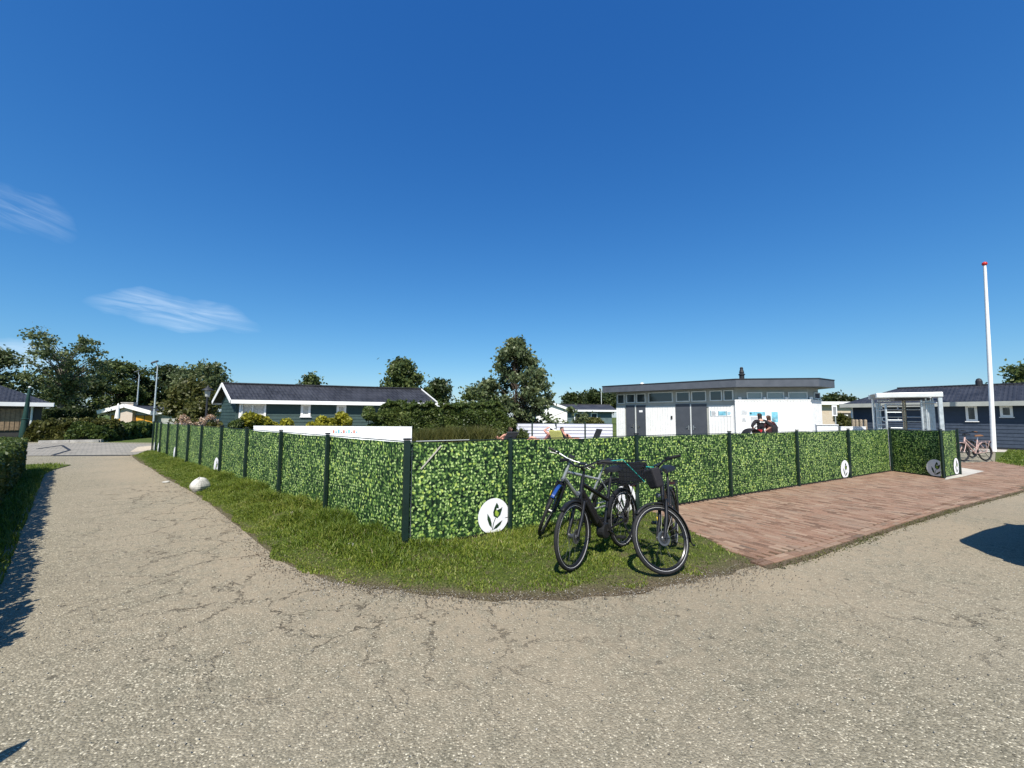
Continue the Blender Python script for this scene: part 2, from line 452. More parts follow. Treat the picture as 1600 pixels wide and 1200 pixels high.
def asphalt():
    t = NT('asphalt'); p = t.pos()
    flat = t.vmath('MULTIPLY', p, (1, 1, 0))
    warp = t.vmath('ADD', flat, t.vmath('MULTIPLY', t.n('ShaderNodeTexNoise', {'Vector': flat, 'Scale': 30.0, 'Detail': 2}).outputs[1], (0.012, 0.012, 0)))
    v1 = t.n('ShaderNodeTexVoronoi', {'Vector': warp, 'Scale': 88.0}, voronoi_dimensions='2D')
    v2 = t.n('ShaderNodeTexVoronoi', {'Vector': warp, 'Scale': 33.0}, voronoi_dimensions='2D')
    r1 = t.n('ShaderNodeSeparateColor', {0: v1.outputs['Color']}).outputs
    r2 = t.n('ShaderNodeSeparateColor', {0: v2.outputs['Color']}).outputs
    fine = t.noise(flat, 190, 3, 0.7)
    mid = t.noise(flat, 9.0, 5, 0.65)
    big = t.noise(flat, 0.55, 5, 0.6)
    big2 = t.noise(t.vmath('ADD', flat, (31, 7, 0)), 0.22, 4, 0.55)
    stone = t.ramp(r1[0], [(0.0, (0.062, 0.059, 0.050)), (0.25, (0.150, 0.146, 0.124)), (0.6, (0.255, 0.247, 0.213)), (0.88, (0.40, 0.388, 0.342)), (1.0, (0.72, 0.70, 0.63))])
    binder = t.mix(t.step(mid, 0.3, 0.7), (0.165, 0.159, 0.134, 1), (0.245, 0.236, 0.202, 1))
    c = t.mix(t.math('MULTIPLY', t.step(v1.outputs['Distance'], 0.30, 0.62, 1.0, 0.0), t.step(r1[1], 0.10, 0.30)), binder, stone)
    chip = t.math('MULTIPLY', t.step(v2.outputs['Distance'], 0.12, 0.24, 1, 0), t.math('GREATER_THAN', r2[0], 0.80))
    c = t.mix(t.math('MULTIPLY', chip, 0.8), c, t.mix(r2[1], (0.11, 0.105, 0.095, 1), (0.52, 0.50, 0.45, 1)))
    # old light wear, brownish sand swept towards the verge, greyer wheel tracks
    c = t.mix(t.step(big, 0.38, 0.68, 0.0, 0.42), c, t.mix(0.5, c, (0.33, 0.325, 0.30, 1)))
    attr = t.n('ShaderNodeAttribute'); attr.attribute_name = 'sand'
    sandf = t.math('MULTIPLY', attr.outputs['Fac'], t.step(t.math('ADD', t.math('MULTIPLY', mid, 0.5), t.math('MULTIPLY', big, 0.5)), 0.30, 0.62))
    sandc = t.mix(t.step(fine, 0.3, 0.7), (0.225, 0.185, 0.145, 1), (0.42, 0.365, 0.30, 1))
    c = t.mix(t.math('MULTIPLY', sandf, 0.80), c, sandc)
    c = t.mix(t.step(big2, 0.50, 0.68, 0, 0.16), c, (0.125, 0.128, 0.115, 1))
    dk = t.noise(t.vmath('ADD', flat, (3, 90, 0)), 2.3, 6, 0.72)
    c = t.mix(t.step(dk, 0.64, 0.78, 0, 0.28), c, (0.12, 0.115, 0.10, 1))
    # damp spots
    v3 = t.n('ShaderNodeTexVoronoi', {'Vector': t.vmath('ADD', warp, (0.4, 0.1, 0)), 'Scale': 2.1}, voronoi_dimensions='2D')
    r3 = t.n('ShaderNodeSeparateColor', {0: v3.outputs['Color']}).outputs
    c = t.mix(t.math('MULTIPLY', t.step(v3.outputs['Distance'], 0.035, 0.06, 0.55, 0), t.math('GREATER_THAN', r3[0], 0.70)), c, (0.05, 0.047, 0.042, 1))
    # cracks: only where the top layer breaks up
    wv = t.vmath('ADD', flat, t.vmath('MULTIPLY', t.n('ShaderNodeTexNoise', {'Vector': flat, 'Scale': 2.2, 'Detail': 6, 'Roughness': 0.7}).outputs[1], (0.9, 0.9, 0)))
    ed = t.n('ShaderNodeTexVoronoi', {'Vector': wv, 'Scale': 1.5}, voronoi_dimensions='2D', feature='DISTANCE_TO_EDGE').outputs['Distance']
    cat = t.n('ShaderNodeAttribute'); cat.attribute_name = 'crack'
    crk = t.math('MULTIPLY', t.step(ed, 0.006, 0.03, 1, 0), t.math('MULTIPLY', cat.outputs['Fac'], t.step(mid, 0.42, 0.58)))
    c = t.mix(t.math('MULTIPLY', crk, 0.8), c, (0.045, 0.038, 0.030, 1))
    c = t.mix(1.0, c, (1.03, 0.96, 0.80, 1), 'MULTIPLY')
    h = t.math('ADD', t.math('MULTIPLY', v1.outputs['Distance'], -0.6), t.math('ADD', t.math('MULTIPLY', fine, 0.5), t.math('MULTIPLY', crk, -2.2)))
    nm = t.bump(h, 0.9, 0.008)
    nm = t.bump(t.noise(flat, 3.0, 4), 0.35, 0.02, nm)
    return t.out(t.pbr(c, 0.9, 0, nm, 0.25))
asphalt()

def soil():
    t = NT('soil'); p = t.pos()
    a = t.noise(p, 5.0, 6, 0.7); b = t.noise(p, 60, 4, 0.7); d = t.noise(p, 1.2, 4, 0.6)
    c = t.mix(t.step(b, 0.3, 0.7), (0.050, 0.037, 0.022, 1), (0.185, 0.145, 0.095, 1))
    att = t.n('ShaderNodeAttribute'); att.attribute_name = 'turf'
    grn = t.mix(t.step(b, 0.35, 0.65), (0.030, 0.048, 0.008, 1), (0.105, 0.130, 0.026, 1))
    c = t.mix(t.math('MULTIPLY', att.outputs['Fac'], t.step(a, 0.25, 0.55)), c, grn)
    c = t.mix(t.step(d, 0.58, 0.75, 0, 0.4), c, (0.20, 0.16, 0.11, 1))
    return t.out(t.pbr(c, 0.97, 0, t.bump(b, 0.9, 0.02), 0.15))
soil()

def lawn():
    t = NT('lawn'); p = t.pos()
    a = t.noise(p, 0.6, 5, 0.6); b = t.noise(p, 26, 5, 0.75)
    c = t.mix(t.step(b, 0.3, 0.7), (0.035, 0.062, 0.012, 1), (0.105, 0.14, 0.032, 1))
    c = t.mix(t.step(a, 0.45, 0.7, 0, 0.5), c, (0.15, 0.15, 0.05, 1))
    return t.out(t.pbr(c, 0.95, 0, t.bump(b, 0.9, 0.04), 0.15))
lawn()

def clinker(name, use_obj):
    t = NT(name); p = t.pos()
    r = t.math('FRACT', t.math('ADD', t.rnd(), t.math('MULTIPLY', t.island(), 3.7))) if use_obj else t.island()
    c = t.ramp(r, [(0.0, (0.105, 0.060, 0.046)), (0.25, (0.205, 0.118, 0.088)), (0.5, (0.28, 0.168, 0.130)), (0.75, (0.255, 0.175, 0.14)), (0.92, (0.36, 0.255, 0.205)), (1.0, (0.10, 0.074, 0.064))])
    n1 = t.noise(p, 70, 4, 0.7); n2 = t.noise(p, 1.1, 5, 0.65); n3 = t.noise(p, 9, 4, 0.6)
    c = t.mix(t.step(n1, 0.35, 0.7, 0, 0.4), c, (0.36, 0.27, 0.22, 1))
    c = t.mix(t.step(n2, 0.45, 0.72, 0, 0.6), c, (0.30, 0.225, 0.19, 1))
    c = t.mix(t.step(n3, 0.58, 0.8, 0, 0.45), c, (0.09, 0.08, 0.055, 1))
    c = t.mix(1.0, c, (0.89, 0.865, 0.76, 1), 'MULTIPLY')
    return t.out(t.pbr(c, 0.88, 0, t.bump(n1, 0.5, 0.004), 0.25))
clinker('clinker', True); clinker('clinker_mass', False)

def greybrick():
    t = NT('grey_brick_paving'); p = t.pos()
    br = t.n('ShaderNodeTexBrick', {'Vector': p, 'Color1': (0.225, 0.208, 0.175, 1), 'Color2': (0.305, 0.282, 0.238, 1), 'Mortar': (0.12, 0.115, 0.105, 1), 'Scale': 1.0, 'Mortar Size': 0.012, 'Brick Width': 0.21, 'Row Height': 0.105})
    n2 = t.noise(p, 0.8, 5, 0.6)
    c = t.mix(t.step(n2, 0.35, 0.7, 0, 0.4), br.outputs[0], (0.33, 0.30, 0.25, 1))
    return t.out(t.pbr(c, 0.9, 0, t.bump(br.outputs[1], -0.4, 0.01), 0.2))
greybrick()
def sandmat():
    t = NT('sand'); p = t.pos(); b = t.noise(p, 20, 5, 0.7)
    return t.out(t.pbr(t.mix(t.step(b, 0.3, 0.7), (0.36, 0.30, 0.22, 1), (0.52, 0.45, 0.35, 1)), 0.95, 0, t.bump(b, 0.6, 0.02), 0.15))
sandmat()

def leafprint():
    """the banner's printed ivy: layers of leaf shapes, dark below and light on top"""
    t = NT('leaf_print')
    uv = t.n('ShaderNodeUVMap').outputs[0]
    base = t.noise(uv, 16, 3, 0.6)
    patch = t.noise(uv, 1.7, 3, 0.55)
    col = t.mix(t.step(base, 0.4, 0.65), (0.0025, 0.008, 0.004, 1), (0.008, 0.022, 0.009, 1))
    layers = [  # cells per metre, keep above, half length, half width, dark, light
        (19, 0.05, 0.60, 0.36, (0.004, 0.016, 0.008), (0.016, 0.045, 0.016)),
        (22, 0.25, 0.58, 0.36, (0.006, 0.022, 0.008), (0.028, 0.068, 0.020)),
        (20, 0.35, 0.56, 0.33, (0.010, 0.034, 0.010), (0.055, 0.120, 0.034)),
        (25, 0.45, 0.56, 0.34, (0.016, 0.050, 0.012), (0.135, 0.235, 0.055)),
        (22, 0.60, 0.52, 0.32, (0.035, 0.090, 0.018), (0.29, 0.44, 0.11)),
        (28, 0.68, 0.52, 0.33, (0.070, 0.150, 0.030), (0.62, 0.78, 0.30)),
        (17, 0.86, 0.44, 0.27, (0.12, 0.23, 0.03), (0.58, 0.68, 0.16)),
    ]
    for i, (sc, keep, L, Wd, cd, cl_) in enumerate(layers):
        v = t.vmath('MULTIPLY', t.vmath('ADD', uv, (i * 3.37 + 0.21, i * 1.73 + 0.4, 0)), (sc, sc * 0.92, 0))
        vo = t.n('ShaderNodeTexVoronoi', {'Vector': v, 'Scale': 1.0, 'Randomness': 0.95}, voronoi_dimensions='2D')
        rc = t.n('ShaderNodeSeparateColor', {0: vo.outputs['Color']}).outputs
        dl = t.vmath('SUBTRACT', v, vo.outputs['Position'])
        rot = t.n('ShaderNodeVectorRotate', {'Vector': dl, 'Angle': t.math('MULTIPLY_ADD', rc[0], 3.4, 0.0)}, rotation_type='Z_AXIS').outputs[0]
        s3 = t.n('ShaderNodeSeparateXYZ', {0: rot}).outputs
        x = t.math('DIVIDE', s3[0], L); y = s3[1]
        wdt = t.math('MULTIPLY', t.math('SUBTRACT', 1.0, t.math('POWER', t.math('ABSOLUTE', x), 2.4)), t.math('MULTIPLY_ADD', x, 0.10, Wd * 0.92))
        e = t.math('SUBTRACT', wdt, t.math('ABSOLUTE', y))
        mask = t.math('MULTIPLY', t.step(e, -0.01, 0.03), t.math('GREATER_THAN', rc[1], keep))
        rel = t.math('DIVIDE', y, Wd)
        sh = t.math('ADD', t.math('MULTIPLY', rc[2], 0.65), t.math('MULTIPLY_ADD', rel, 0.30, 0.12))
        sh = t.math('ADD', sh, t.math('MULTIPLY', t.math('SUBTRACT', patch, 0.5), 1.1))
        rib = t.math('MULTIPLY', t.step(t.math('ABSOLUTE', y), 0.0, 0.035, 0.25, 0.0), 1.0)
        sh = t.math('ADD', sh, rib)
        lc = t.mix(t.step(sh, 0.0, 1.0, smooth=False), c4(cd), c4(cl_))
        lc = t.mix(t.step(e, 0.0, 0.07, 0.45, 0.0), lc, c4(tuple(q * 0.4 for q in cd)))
        col = t.mix(mask, col, lc)
    gf = t.noise(uv, 300, 2, 0.5)
    nm = t.bump(gf, 0.15, 0.001)
    a = t.pbr(col, 0.6, 0, nm, 0.25)
    return t.out(a)
leafprint()
paint('print_white', (0.82, 0.81, 0.84), 0.6, dirt=0.03, spec=0.2)
paint('print_green', (0.020, 0.052, 0.022), 0.6, dirt=0.3, scale=20, spec=0.2)
paint('print_yellow', (0.30, 0.42, 0.06), 0.6, dirt=0.3, scale=20, spec=0.2)

leafmat('leaf_tree', [(0.0232, 0.0391, 0.013), (0.058, 0.0841, 0.0247), (0.1015, 0.1334, 0.0377), (0.174, 0.203, 0.0609)])
leafmat('leaf_dark', [(0.0162, 0.027, 0.0095), (0.0351, 0.054, 0.0175), (0.0607, 0.0837, 0.027), (0.1013, 0.1215, 0.0405)])
leafmat('leaf_ash', [(0.0478, 0.0716, 0.0319), (0.0877, 0.1195, 0.0478), (0.1355, 0.1673, 0.0716), (0.223, 0.2549, 0.1115)])
leafmat('leaf_pale', [(0.05, 0.065, 0.03), (0.09, 0.11, 0.05), (0.13, 0.15, 0.07), (0.19, 0.2, 0.10)])
leafmat('leaf_hedge', [(0.0225, 0.0425, 0.0112), (0.0525, 0.085, 0.02), (0.0938, 0.1313, 0.03), (0.1625, 0.1938, 0.0525)])
leafmat('leaf_olive', [(0.033, 0.0418, 0.011), (0.0715, 0.0792, 0.0198), (0.11, 0.1155, 0.0286), (0.165, 0.154, 0.044)])
leafmat('leaf_yellow', [(0.0825, 0.0935, 0.011), (0.209, 0.209, 0.0176), (0.363, 0.341, 0.033), (0.506, 0.462, 0.055)])
leafmat('petal', [(0.28, 0.14, 0.07), (0.42, 0.24, 0.15), (0.55, 0.42, 0.30), (0.68, 0.60, 0.50)], 0.25, 0.7)
leafmat('grass', [(0.042, 0.075, 0.009), (0.093, 0.147, 0.0165), (0.165, 0.225, 0.027), (0.315, 0.33, 0.075)], 0.4, 0.5)
leafmat('grass_light', [(0.0875, 0.125, 0.015), (0.1625, 0.2188, 0.025), (0.25, 0.2937, 0.0375), (0.375, 0.3625, 0.1125)], 0.4, 0.5)
leafmat('straw', [(0.16, 0.12, 0.06), (0.30, 0.24, 0.13), (0.42, 0.36, 0.22)], 0.3, 0.7)

# ------------------------------------------------------------------ uv in metres
def metric_uv(o, off=(0.0, 0.0)):
    me = o.data
    uvl = me.uv_layers.new(name='uv')
    for p in me.polygons:
        n = p.normal
        h = Vector((0, 0, 1)).cross(n)
        if h.length < 0.05: h = Vector((1, 0, 0))
        h.normalize(); v = n.cross(h)
        for li in p.loop_indices:
            c = me.vertices[me.loops[li].vertex_index].co
            uvl.data[li].uv = (c.dot(h) + off[0], c.dot(v) + off[1])
    return o

# ------------------------------------------------------------------ the fence's lines on the ground
P0 = g(635.5, 860.0)
EL_ = Vector((-718, F, 0)).normalized()     # left run goes to its vanishing point
ER_ = Vector((1089, F, 0)).normalized()     # right run
def onleft(x): return P0 + EL_ * wallhit(P0, EL_, x, 720)[0]
def onright(x): return P0 + ER_ * wallhit(P0, ER_, x, 720)[0]
LEFT_POSTS = [635.5, 510.5, 437, 383, 343, 312, 291, 274, 259, 247.5, 241, 236]
RIGHT_POSTS = [635.5, 797, 995, 1141, 1247, 1328, 1393]
PR = onright(1393); PJ = g(1475, 748.5); PK = g(1501, 742.5)
NR = Vector((-ER_.y, ER_.x, 0))          # away from the road
NL = Vector((EL_.y, -EL_.x, 0))

# ------------------------------------------------------------------ ground sheets
def sheet(name, pts, z, mat, kids=None):
    mb = MB(); mb.add([(p[0], p[1], z) for p in pts], [tuple(range(len(pts)))])
    o = mb.build(name, mat)
    if o.data.polygons[0].normal.z < 0: o.data.flip_normals()
    return struct(o)
mb = MB()
ring = [(1800 * math.cos(2 * math.pi * i / 48), 1800 * math.sin(2 * math.pi * i / 48), -0.03) for i in range(48)]
mb.add(ring, [tuple(range(48))])
struct(mb.build('ground', 'lawn'))

VERGE = [((205, 712), 'L', 236), ((235, 733), 'L', 262), ((285, 763), 'L', 295), ((340, 798), 'L', 345), ((385, 838), 'L', 400),
         ((430, 880), 'L', 470), ((500, 906), 'L', 545), ((560, 917), 'L', 590), ((640, 926), 'L', 632), ((740, 934), 'R', 660),
         ((850, 931), 'R', 740), ((980, 925), 'R', 855), ((1070, 910), 'R', 940), ((1130, 899), 'R', 985), ((1192, 886), 'R', 1014)]
OUT = [g(*a) for a, _, _ in VERGE]
INN = [onleft(x) if s == 'L' else onright(x) for _, s, x in VERGE]
def catmull(P, n):
    P = [P[0] * 2 - P[1]] + list(P) + [P[-1] * 2 - P[-2]]; out = []
    for i in range(1, len(P) - 2):
        for k in range(n):
            t = k / n; a, b, c, d = P[i - 1], P[i], P[i + 1], P[i + 2]
            out.append(0.5 * ((2 * b) + (c - a) * t + (2 * a - 5 * b + 4 * c - d) * t * t + (3 * b - a - 3 * c + d) * t ** 3))
    out.append(P[-2]); return out
OUTC = catmull(OUT, 10); 
INNC = []
for i in range(len(INN) - 1):
    for k in range(10): INNC.append(INN[i].lerp(INN[i + 1], k / 10))
INNC.append(INN[-1])
APRON_EDGE = [g(1192, 886), g(1260, 868), g(1330, 846), g(1400, 822), g(1480, 797), g(1600, 766)]
APRON_EDGE.append(APRON_EDGE[-1] + ER_ * 14)

# road: a fine sheet, with where sand gathers and where the top layer cracks
def seg_dist(X, Y, pts):
    best = np.full(X.shape, 1e9)
    for a, b in zip(pts[:-1], pts[1:]):
        dx, dy = b.x - a.x, b.y - a.y
        t = np.clip(((X - a.x) * dx + (Y - a.y) * dy) / (dx * dx + dy * dy + 1e-9), 0, 1)
        best = np.minimum(best, np.hypot(X - a.x - t * dx, Y - a.y - t * dy))
    return best
xs = np.arange(-34, 40.01, 0.22); ys = np.arange(-12, 24.01, 0.22)
GX, GY = np.meshgrid(xs, ys)
nx, ny = len(xs), len(ys)
rngr = np.random.default_rng(4)
Vr = np.stack([GX, GY, 0.006 * np.sin(GX * 0.9 + 1) * np.cos(GY * 0.7) - 0.007], -1).reshape(-1, 3)
ii = (np.arange(ny - 1)[:, None] * nx + np.arange(nx - 1)[None]).ravel()
road = npmesh('road', Vr, np.stack([ii, ii + 1, ii + nx + 1, ii + nx], 1), 'asphalt', smooth=True)
struct(road)
dv = seg_dist(Vr[:, 0], Vr[:, 1], OUTC[::3] + APRON_EDGE)
dleft = seg_dist(Vr[:, 0], Vr[:, 1], OUTC[20:95:4])
sandv = np.clip(1.15 - dv / 2.1, 0, 1)
crackv = np.clip(1.0 - np.abs(dleft - 0.55) / 1.5, 0, 1) * np.clip((2.6 - Vr[:, 0]) / 4, 0.25, 1) + np.clip(1 - np.hypot(Vr[:, 0] - 3.6, Vr[:, 1] - 3.4) / 1.3, 0, 1) * 0.8
for nm_, arr in (('sand', sandv), ('crack', np.clip(crackv, 0, 1))):
    a = road.data.attributes.new(nm_, 'FLOAT', 'POINT'); a.data.foreach_set('value', arr.astype(np.float32))

# verge
NV = len(OUTC); MR = 9
random.seed(3)
def verge_h(i, v):
    k = i / (NV - 1)
    top = 0.085 if k < 0.55 else 0.085 + (0.02 - 0.085) * min(1, (k - 0.55) / 0.15)
    if k > 0.93: top = 0.012
    s = v * v * (3 - 2 * v)
    return 0.004 + top * s + (0.018 * math.sin(i * 1.7 + v * 5) * math.sin(i * 0.61 + 2) * s)
vv = []; turf = []
for i in range(NV):
    o_ = OUTC[i] + (OUTC[i] - INNC[i]).normalized() * (0.04 + 0.05 * math.sin(i * 0.23) * math.sin(i * 0.41 + 1) + 0.012 * math.sin(i * 1.3))
    n_ = INNC[i] + (INNC[i] - OUTC[i]).normalized() * 0.25
    for j in range(MR + 1):
        v = j / MR; p = o_.lerp(n_, v)
        vv.append((p.x, p.y, verge_h(i, v) if j else -0.012)); turf.append(0.0 if v < 0.05 else min(1, (v - 0.05) / 0.12))
ff = [(i * (MR + 1) + j, (i + 1) * (MR + 1) + j, (i + 1) * (MR + 1) + j + 1, i * (MR + 1) + j + 1) for i in range(NV - 1) for j in range(MR)]
verge = MB().add(vv, ff).build('grass_verge', 'soil', smooth=True)
if verge.data.polygons[len(ff) // 2].normal.z < 0: verge.data.flip_normals()
a = verge.data.attributes.new('turf', 'FLOAT', 'POINT'); a.data.foreach_set('value', turf)
struct(verge)

def blades(name, P, H, lean, mat, rng, width=0.006, kind='stuff', parent=None, lean_dir=None):
    """one bent, tapering blade of grass at every point"""
    n = len(P); P = np.asarray(P); H = np.asarray(H)[:, None]
    th = rng.uniform(0, 2 * math.pi, n)
    side = np.stack([np.cos(th), np.sin(th), np.zeros(n)], 1)
    ph = rng.uniform(0, 2 * math.pi, n)
    ld = np.stack([np.cos(ph), np.sin(ph), np.zeros(n)], 1)
    if lean_dir is not None: ld = ld * 0.7 + np.array(lean_dir)[None] * 0.6
    L = (lean * rng.uniform(0.2, 1.3, n))[:, None]
    w = (width * rng.uniform(0.6, 1.4, n))[:, None]
    up = np.array([0, 0, 1.0])[None]
    m_ = P + ld * L * H * 0.35 + up * H * 0.6
    t_ = P + ld * L * H * 1.0 + up * H * (1.0 - 0.25 * np.minimum(L, 1.5))
    V = np.stack([P - side * w, P + side * w, m_ + side * w * 0.8, m_ - side * w * 0.8, t_, t_ + side * w * 0.1], 1).reshape(-1, 3)
    b = np.arange(n) * 6
    Fq = np.concatenate([np.stack([b, b + 1, b + 2, b + 3], 1), np.stack([b + 3, b + 2, b + 5, b + 4], 1)])
    return npmesh(name, V, Fq, mat, parent, kind)

rg = np.random.default_rng(11)
oc = np.array([(p.x, p.y) for p in OUTC]); ic = np.array([(p.x, p.y) for p in INNC])
wid = np.hypot(*(oc - ic).T); ds = np.hypot(*(np.diff(0.6 * oc + 0.4 * ic, axis=0)).T)
area = ds * 0.5 * (wid[1:] + wid[:-1])
distc = np.hypot(*(0.5 * (oc + ic)[1:]).T)
wgt = area * np.clip(6.0 / distc, 0.12, 1.0); wgt /= wgt.sum()
NG = 170000
seg = rg.choice(NV - 1, NG, p=wgt); fr = rg.random(NG); vv_ = rg.random(NG) ** 0.9
idx = seg + fr; 
def ip(A, x): 
    i = np.clip(x.astype(int), 0, len(A) - 2); f = (x - i)[:, None]; return A[i] * (1 - f) + A[i + 1] * f
pxy = ip(oc, idx) * (1 - vv_[:, None]) + ip(ic, idx) * vv_[:, None]
k_ = idx / (NV - 1)
clump = 0.5 + 0.5 * np.sin(pxy[:, 0] * 5.1 + 1.3 * np.sin(pxy[:, 1] * 4.0)) * np.sin(pxy[:, 1] * 6.3 + 1.1 * np.sin(pxy[:, 0] * 3.0))
edge_n = 0.07 + 0.06 * np.sin(pxy[:, 0] * 7.0 + pxy[:, 1] * 3) * np.sin(pxy[:, 0] * 2.3 - pxy[:, 1] * 5.7)
tall = np.where(k_ < 0.52, 1.0, np.clip(1 - (k_ - 0.52) / 0.06, 0.0, 1))
hgt = (0.020 + 0.028 * clump) * (0.6 + 0.8 * vv_) + tall * np.clip((vv_ - 0.22) / 0.5, 0, 1) * (0.03 + 0.13 * clump ** 1.5) * np.clip(1.9 - np.abs(k_ - 0.44) * 5.2, 0.35, 1.2)
hgt = hgt + (1 - tall) * np.clip((vv_ - 0.8) / 0.2, 0, 1) * 0.03
hgt *= rg.uniform(0.55, 1.3, NG)
bare = np.hypot(pxy[:, 0] - g(452, 812).x, pxy[:, 1] - g(452, 812).y) < 0.30
thin = (k_ > 0.80) & (rg.random(NG) < np.clip((k_ - 0.80) / 0.17, 0, 0.78))
dens = rg.random(NG) < np.clip(0.35 + clump * 1.0, 0, 1)
keep = (vv_ > edge_n) & ~bare & ~thin & dens
pz = np.array([verge_h(i_, v_) for i_, v_ in zip(idx[keep], vv_[keep])])
PP = np.column_stack([pxy[keep], pz - 0.004]); HH = hgt[keep]
pick = rg.random(len(PP))
lightzone = np.clip(0.22 + 0.5 * np.sin(PP[:, 0] * 1.7 + 2) * np.sin(PP[:, 1] * 1.3), 0.08, 0.7)
isl = pick < lightzone; iss = pick > 0.955
for nm_, sel, mt, wd in (('verge_grass', ~isl & ~iss, 'grass', 0.0048), ('verge_grass', isl & ~iss, 'grass_light', 0.0045), ('dry_grass', iss, 'straw', 0.0035)):
    o = blades(nm_, PP[sel], HH[sel] * (0.8 if mt == 'straw' else 1), 0.75 if mt != 'straw' else 1.3, mt, rg, wd)
    o['label'] = {'grass': 'dark green blades of rough grass along the leafy fence', 'grass_light': 'bright yellowish green grass tufts along the leafy fence', 'straw': 'dry straw coloured stalks lying in the fence verge'}[mt]
    o['category'] = 'grass'

# stones and litter in the verge
def rock(name, label, loc, size, seed, mat='rock'):
    rr = random.Random(seed); mb = MB()
    n, k = 10, 6; vs = []; 
    for i in range(k + 1):
        th = math.pi * i / k
        for j in range(n):
            ph = 2 * math.pi * j / n; r = 1 + rr.uniform(-0.2, 0.2)
            vs.append((size[0] * r * math.sin(th) * math.cos(ph), size[1] * r * math.sin(th) * math.sin(ph), size[2] * (r * math.cos(th) + 0.55)))
    fs = [(i * n + j, i * n + (j + 1) % n, (i + 1) * n + (j + 1) % n, (i + 1) * n + j) for i in range(k) for j in range(n)]
    o = mb.add(vs, fs).build(name, mat, smooth=False)
    b = o.modifiers.new('sub', 'SUBSURF'); b.levels = b.render_levels = 1
    o.location = loc; o.rotation_euler = (0, 0, rr.uniform(0, 6))
    return tag(o, label, 'stone')
q = g(311, 768); rock('boulder', 'pale grey boulder half sunk in the grass verge', (q.x, q.y, 0.02), (0.20, 0.15, 0.17), 5)
q = g(462, 812); rock('sand_heap', 'small heap of sandy soil thrown up against the leafy fence', (q.x, q.y, 0.03), (0.22, 0.13, 0.07), 8, 'sand')
q = g(548, 858); rock('pale_stone', 'small pale stone lying in long grass by the fence corner', (q.x, q.y, 0.03), (0.06, 0.035, 0.03), 9)
q = g(259, 754); rock('flat_stone', 'small flat pale stone on the tarmac edge near the boulder', (q.x, q.y, 0.0), (0.09, 0.05, 0.025), 12)

# loose gravel and crumbs of soil along the verge and over the tarmac
def gravel(name, label, P, S, mat, rng):
    n = len(P); base = np.array([(1, 0, 0), (0, 1, 0), (-1, 0, 0), (0, -1, 0), (0, 0, 0.8), (0, 0, -0.5)], float)
    V = base[None] * (S[:, None, None] * rng.uniform(0.5, 1.3, (n, 6, 1))); th = rng.uniform(0, 6.28, n)
    c, s_ = np.cos(th)[:, None], np.sin(th)[:, None]
    X = V[..., 0] * c - V[..., 1] * s_; Y = V[..., 0] * s_ + V[..., 1] * c
    V = np.stack([X, Y, V[..., 2]], -1) + P[:, None, :]
    f = np.array([(0, 1, 4), (1, 2, 4), (2, 3, 4), (3, 0, 4), (1, 0, 5), (2, 1, 5), (3, 2, 5), (0, 3, 5)])
    Fq = (f[None] + (np.arange(n) * 6)[:, None, None]).reshape(-1, 3)
    o = npmesh(name, V.reshape(-1, 3), Fq, mat, None, 'stuff'); o['label'] = label; o['category'] = 'gravel'
    return o
leafmat('gravel_mix', [(0.07, 0.062, 0.05), (0.17, 0.155, 0.13), (0.30, 0.28, 0.24), (0.52, 0.49, 0.43)], 0.0, 0.9)
leafmat('soil_mix', [(0.03, 0.022, 0.014), (0.07, 0.052, 0.034), (0.12, 0.092, 0.06), (0.2, 0.16, 0.11)], 0.0, 0.95)
rgv = np.random.default_rng(31)
ed = np.array([(p.x, p.y) for p in OUTC + APRON_EDGE[1:5]]); no_ = rgv.integers(0, len(ed) - 1, 9000); fr_ = rgv.random((9000, 1))
q = ed[no_] * (1 - fr_) + ed[no_ + 1] * fr_
inn = np.array([(p.x, p.y) for p in INNC]); 
q = q + rgv.normal(0, 0.11, (9000, 2)) * (0.4 + rgv.random((9000, 1)) ** 2 * 2.4)
gravel('soil_crumbs', 'dark crumbs of soil along the grass verge edge', np.column_stack([q[:5200], np.full(5200, 0.004)]), rgv.uniform(0.002, 0.0085, 5200), 'soil_mix', rgv)
qq = np.column_stack([rgv.uniform(-7, 8, 7000), rgv.uniform(1.4, 6.5, 7000)])
qq = np.concatenate([qq, q[5200:]])
gravel('loose_gravel', 'loose pale gravel scattered over the worn tarmac', np.column_stack([qq, np.full(len(qq), 0.0)]), rgv.uniform(0.0025, 0.008, len(qq)), 'gravel_mix', rgv)

# ------------------------------------------------------------------ clinker apron: bricks laid at right angles to the fence
AP = [INN[-1] - NR * 0.03, PR - NR * 0.03, PR + NR * 1.2 + ER_ * 0.1, g(1560, 722), g(1600, 728), g(1600, 728) + ER_ * 10, *APRON_EDGE[::-1]]
def inside(p, poly):
    c = False; n = len(poly)
    for i in range(n):
        a, b = poly[i], poly[i - 1]
        if (a[1] > p[1]) != (b[1] > p[1]) and p[0] < (b[0] - a[0]) * (p[1] - a[1]) / (b[1] - a[1]) + a[0]: c = not c
    return c
bed = MB().add([(p[0], p[1], 0.004) for p in AP], [tuple(range(len(AP)))]).build('brick_paving', 'soil')
if bed.data.polygons[0].normal.z < 0: bed.data.flip_normals()
struct(bed, 'reddish brown clinker brick apron between leafy fence and tarmac')
BL, BW = 0.205, 0.068
bricks = []
rb = random.Random(6)
s_ax = ER_; t_ax = NR
slo, shi = -1, 26
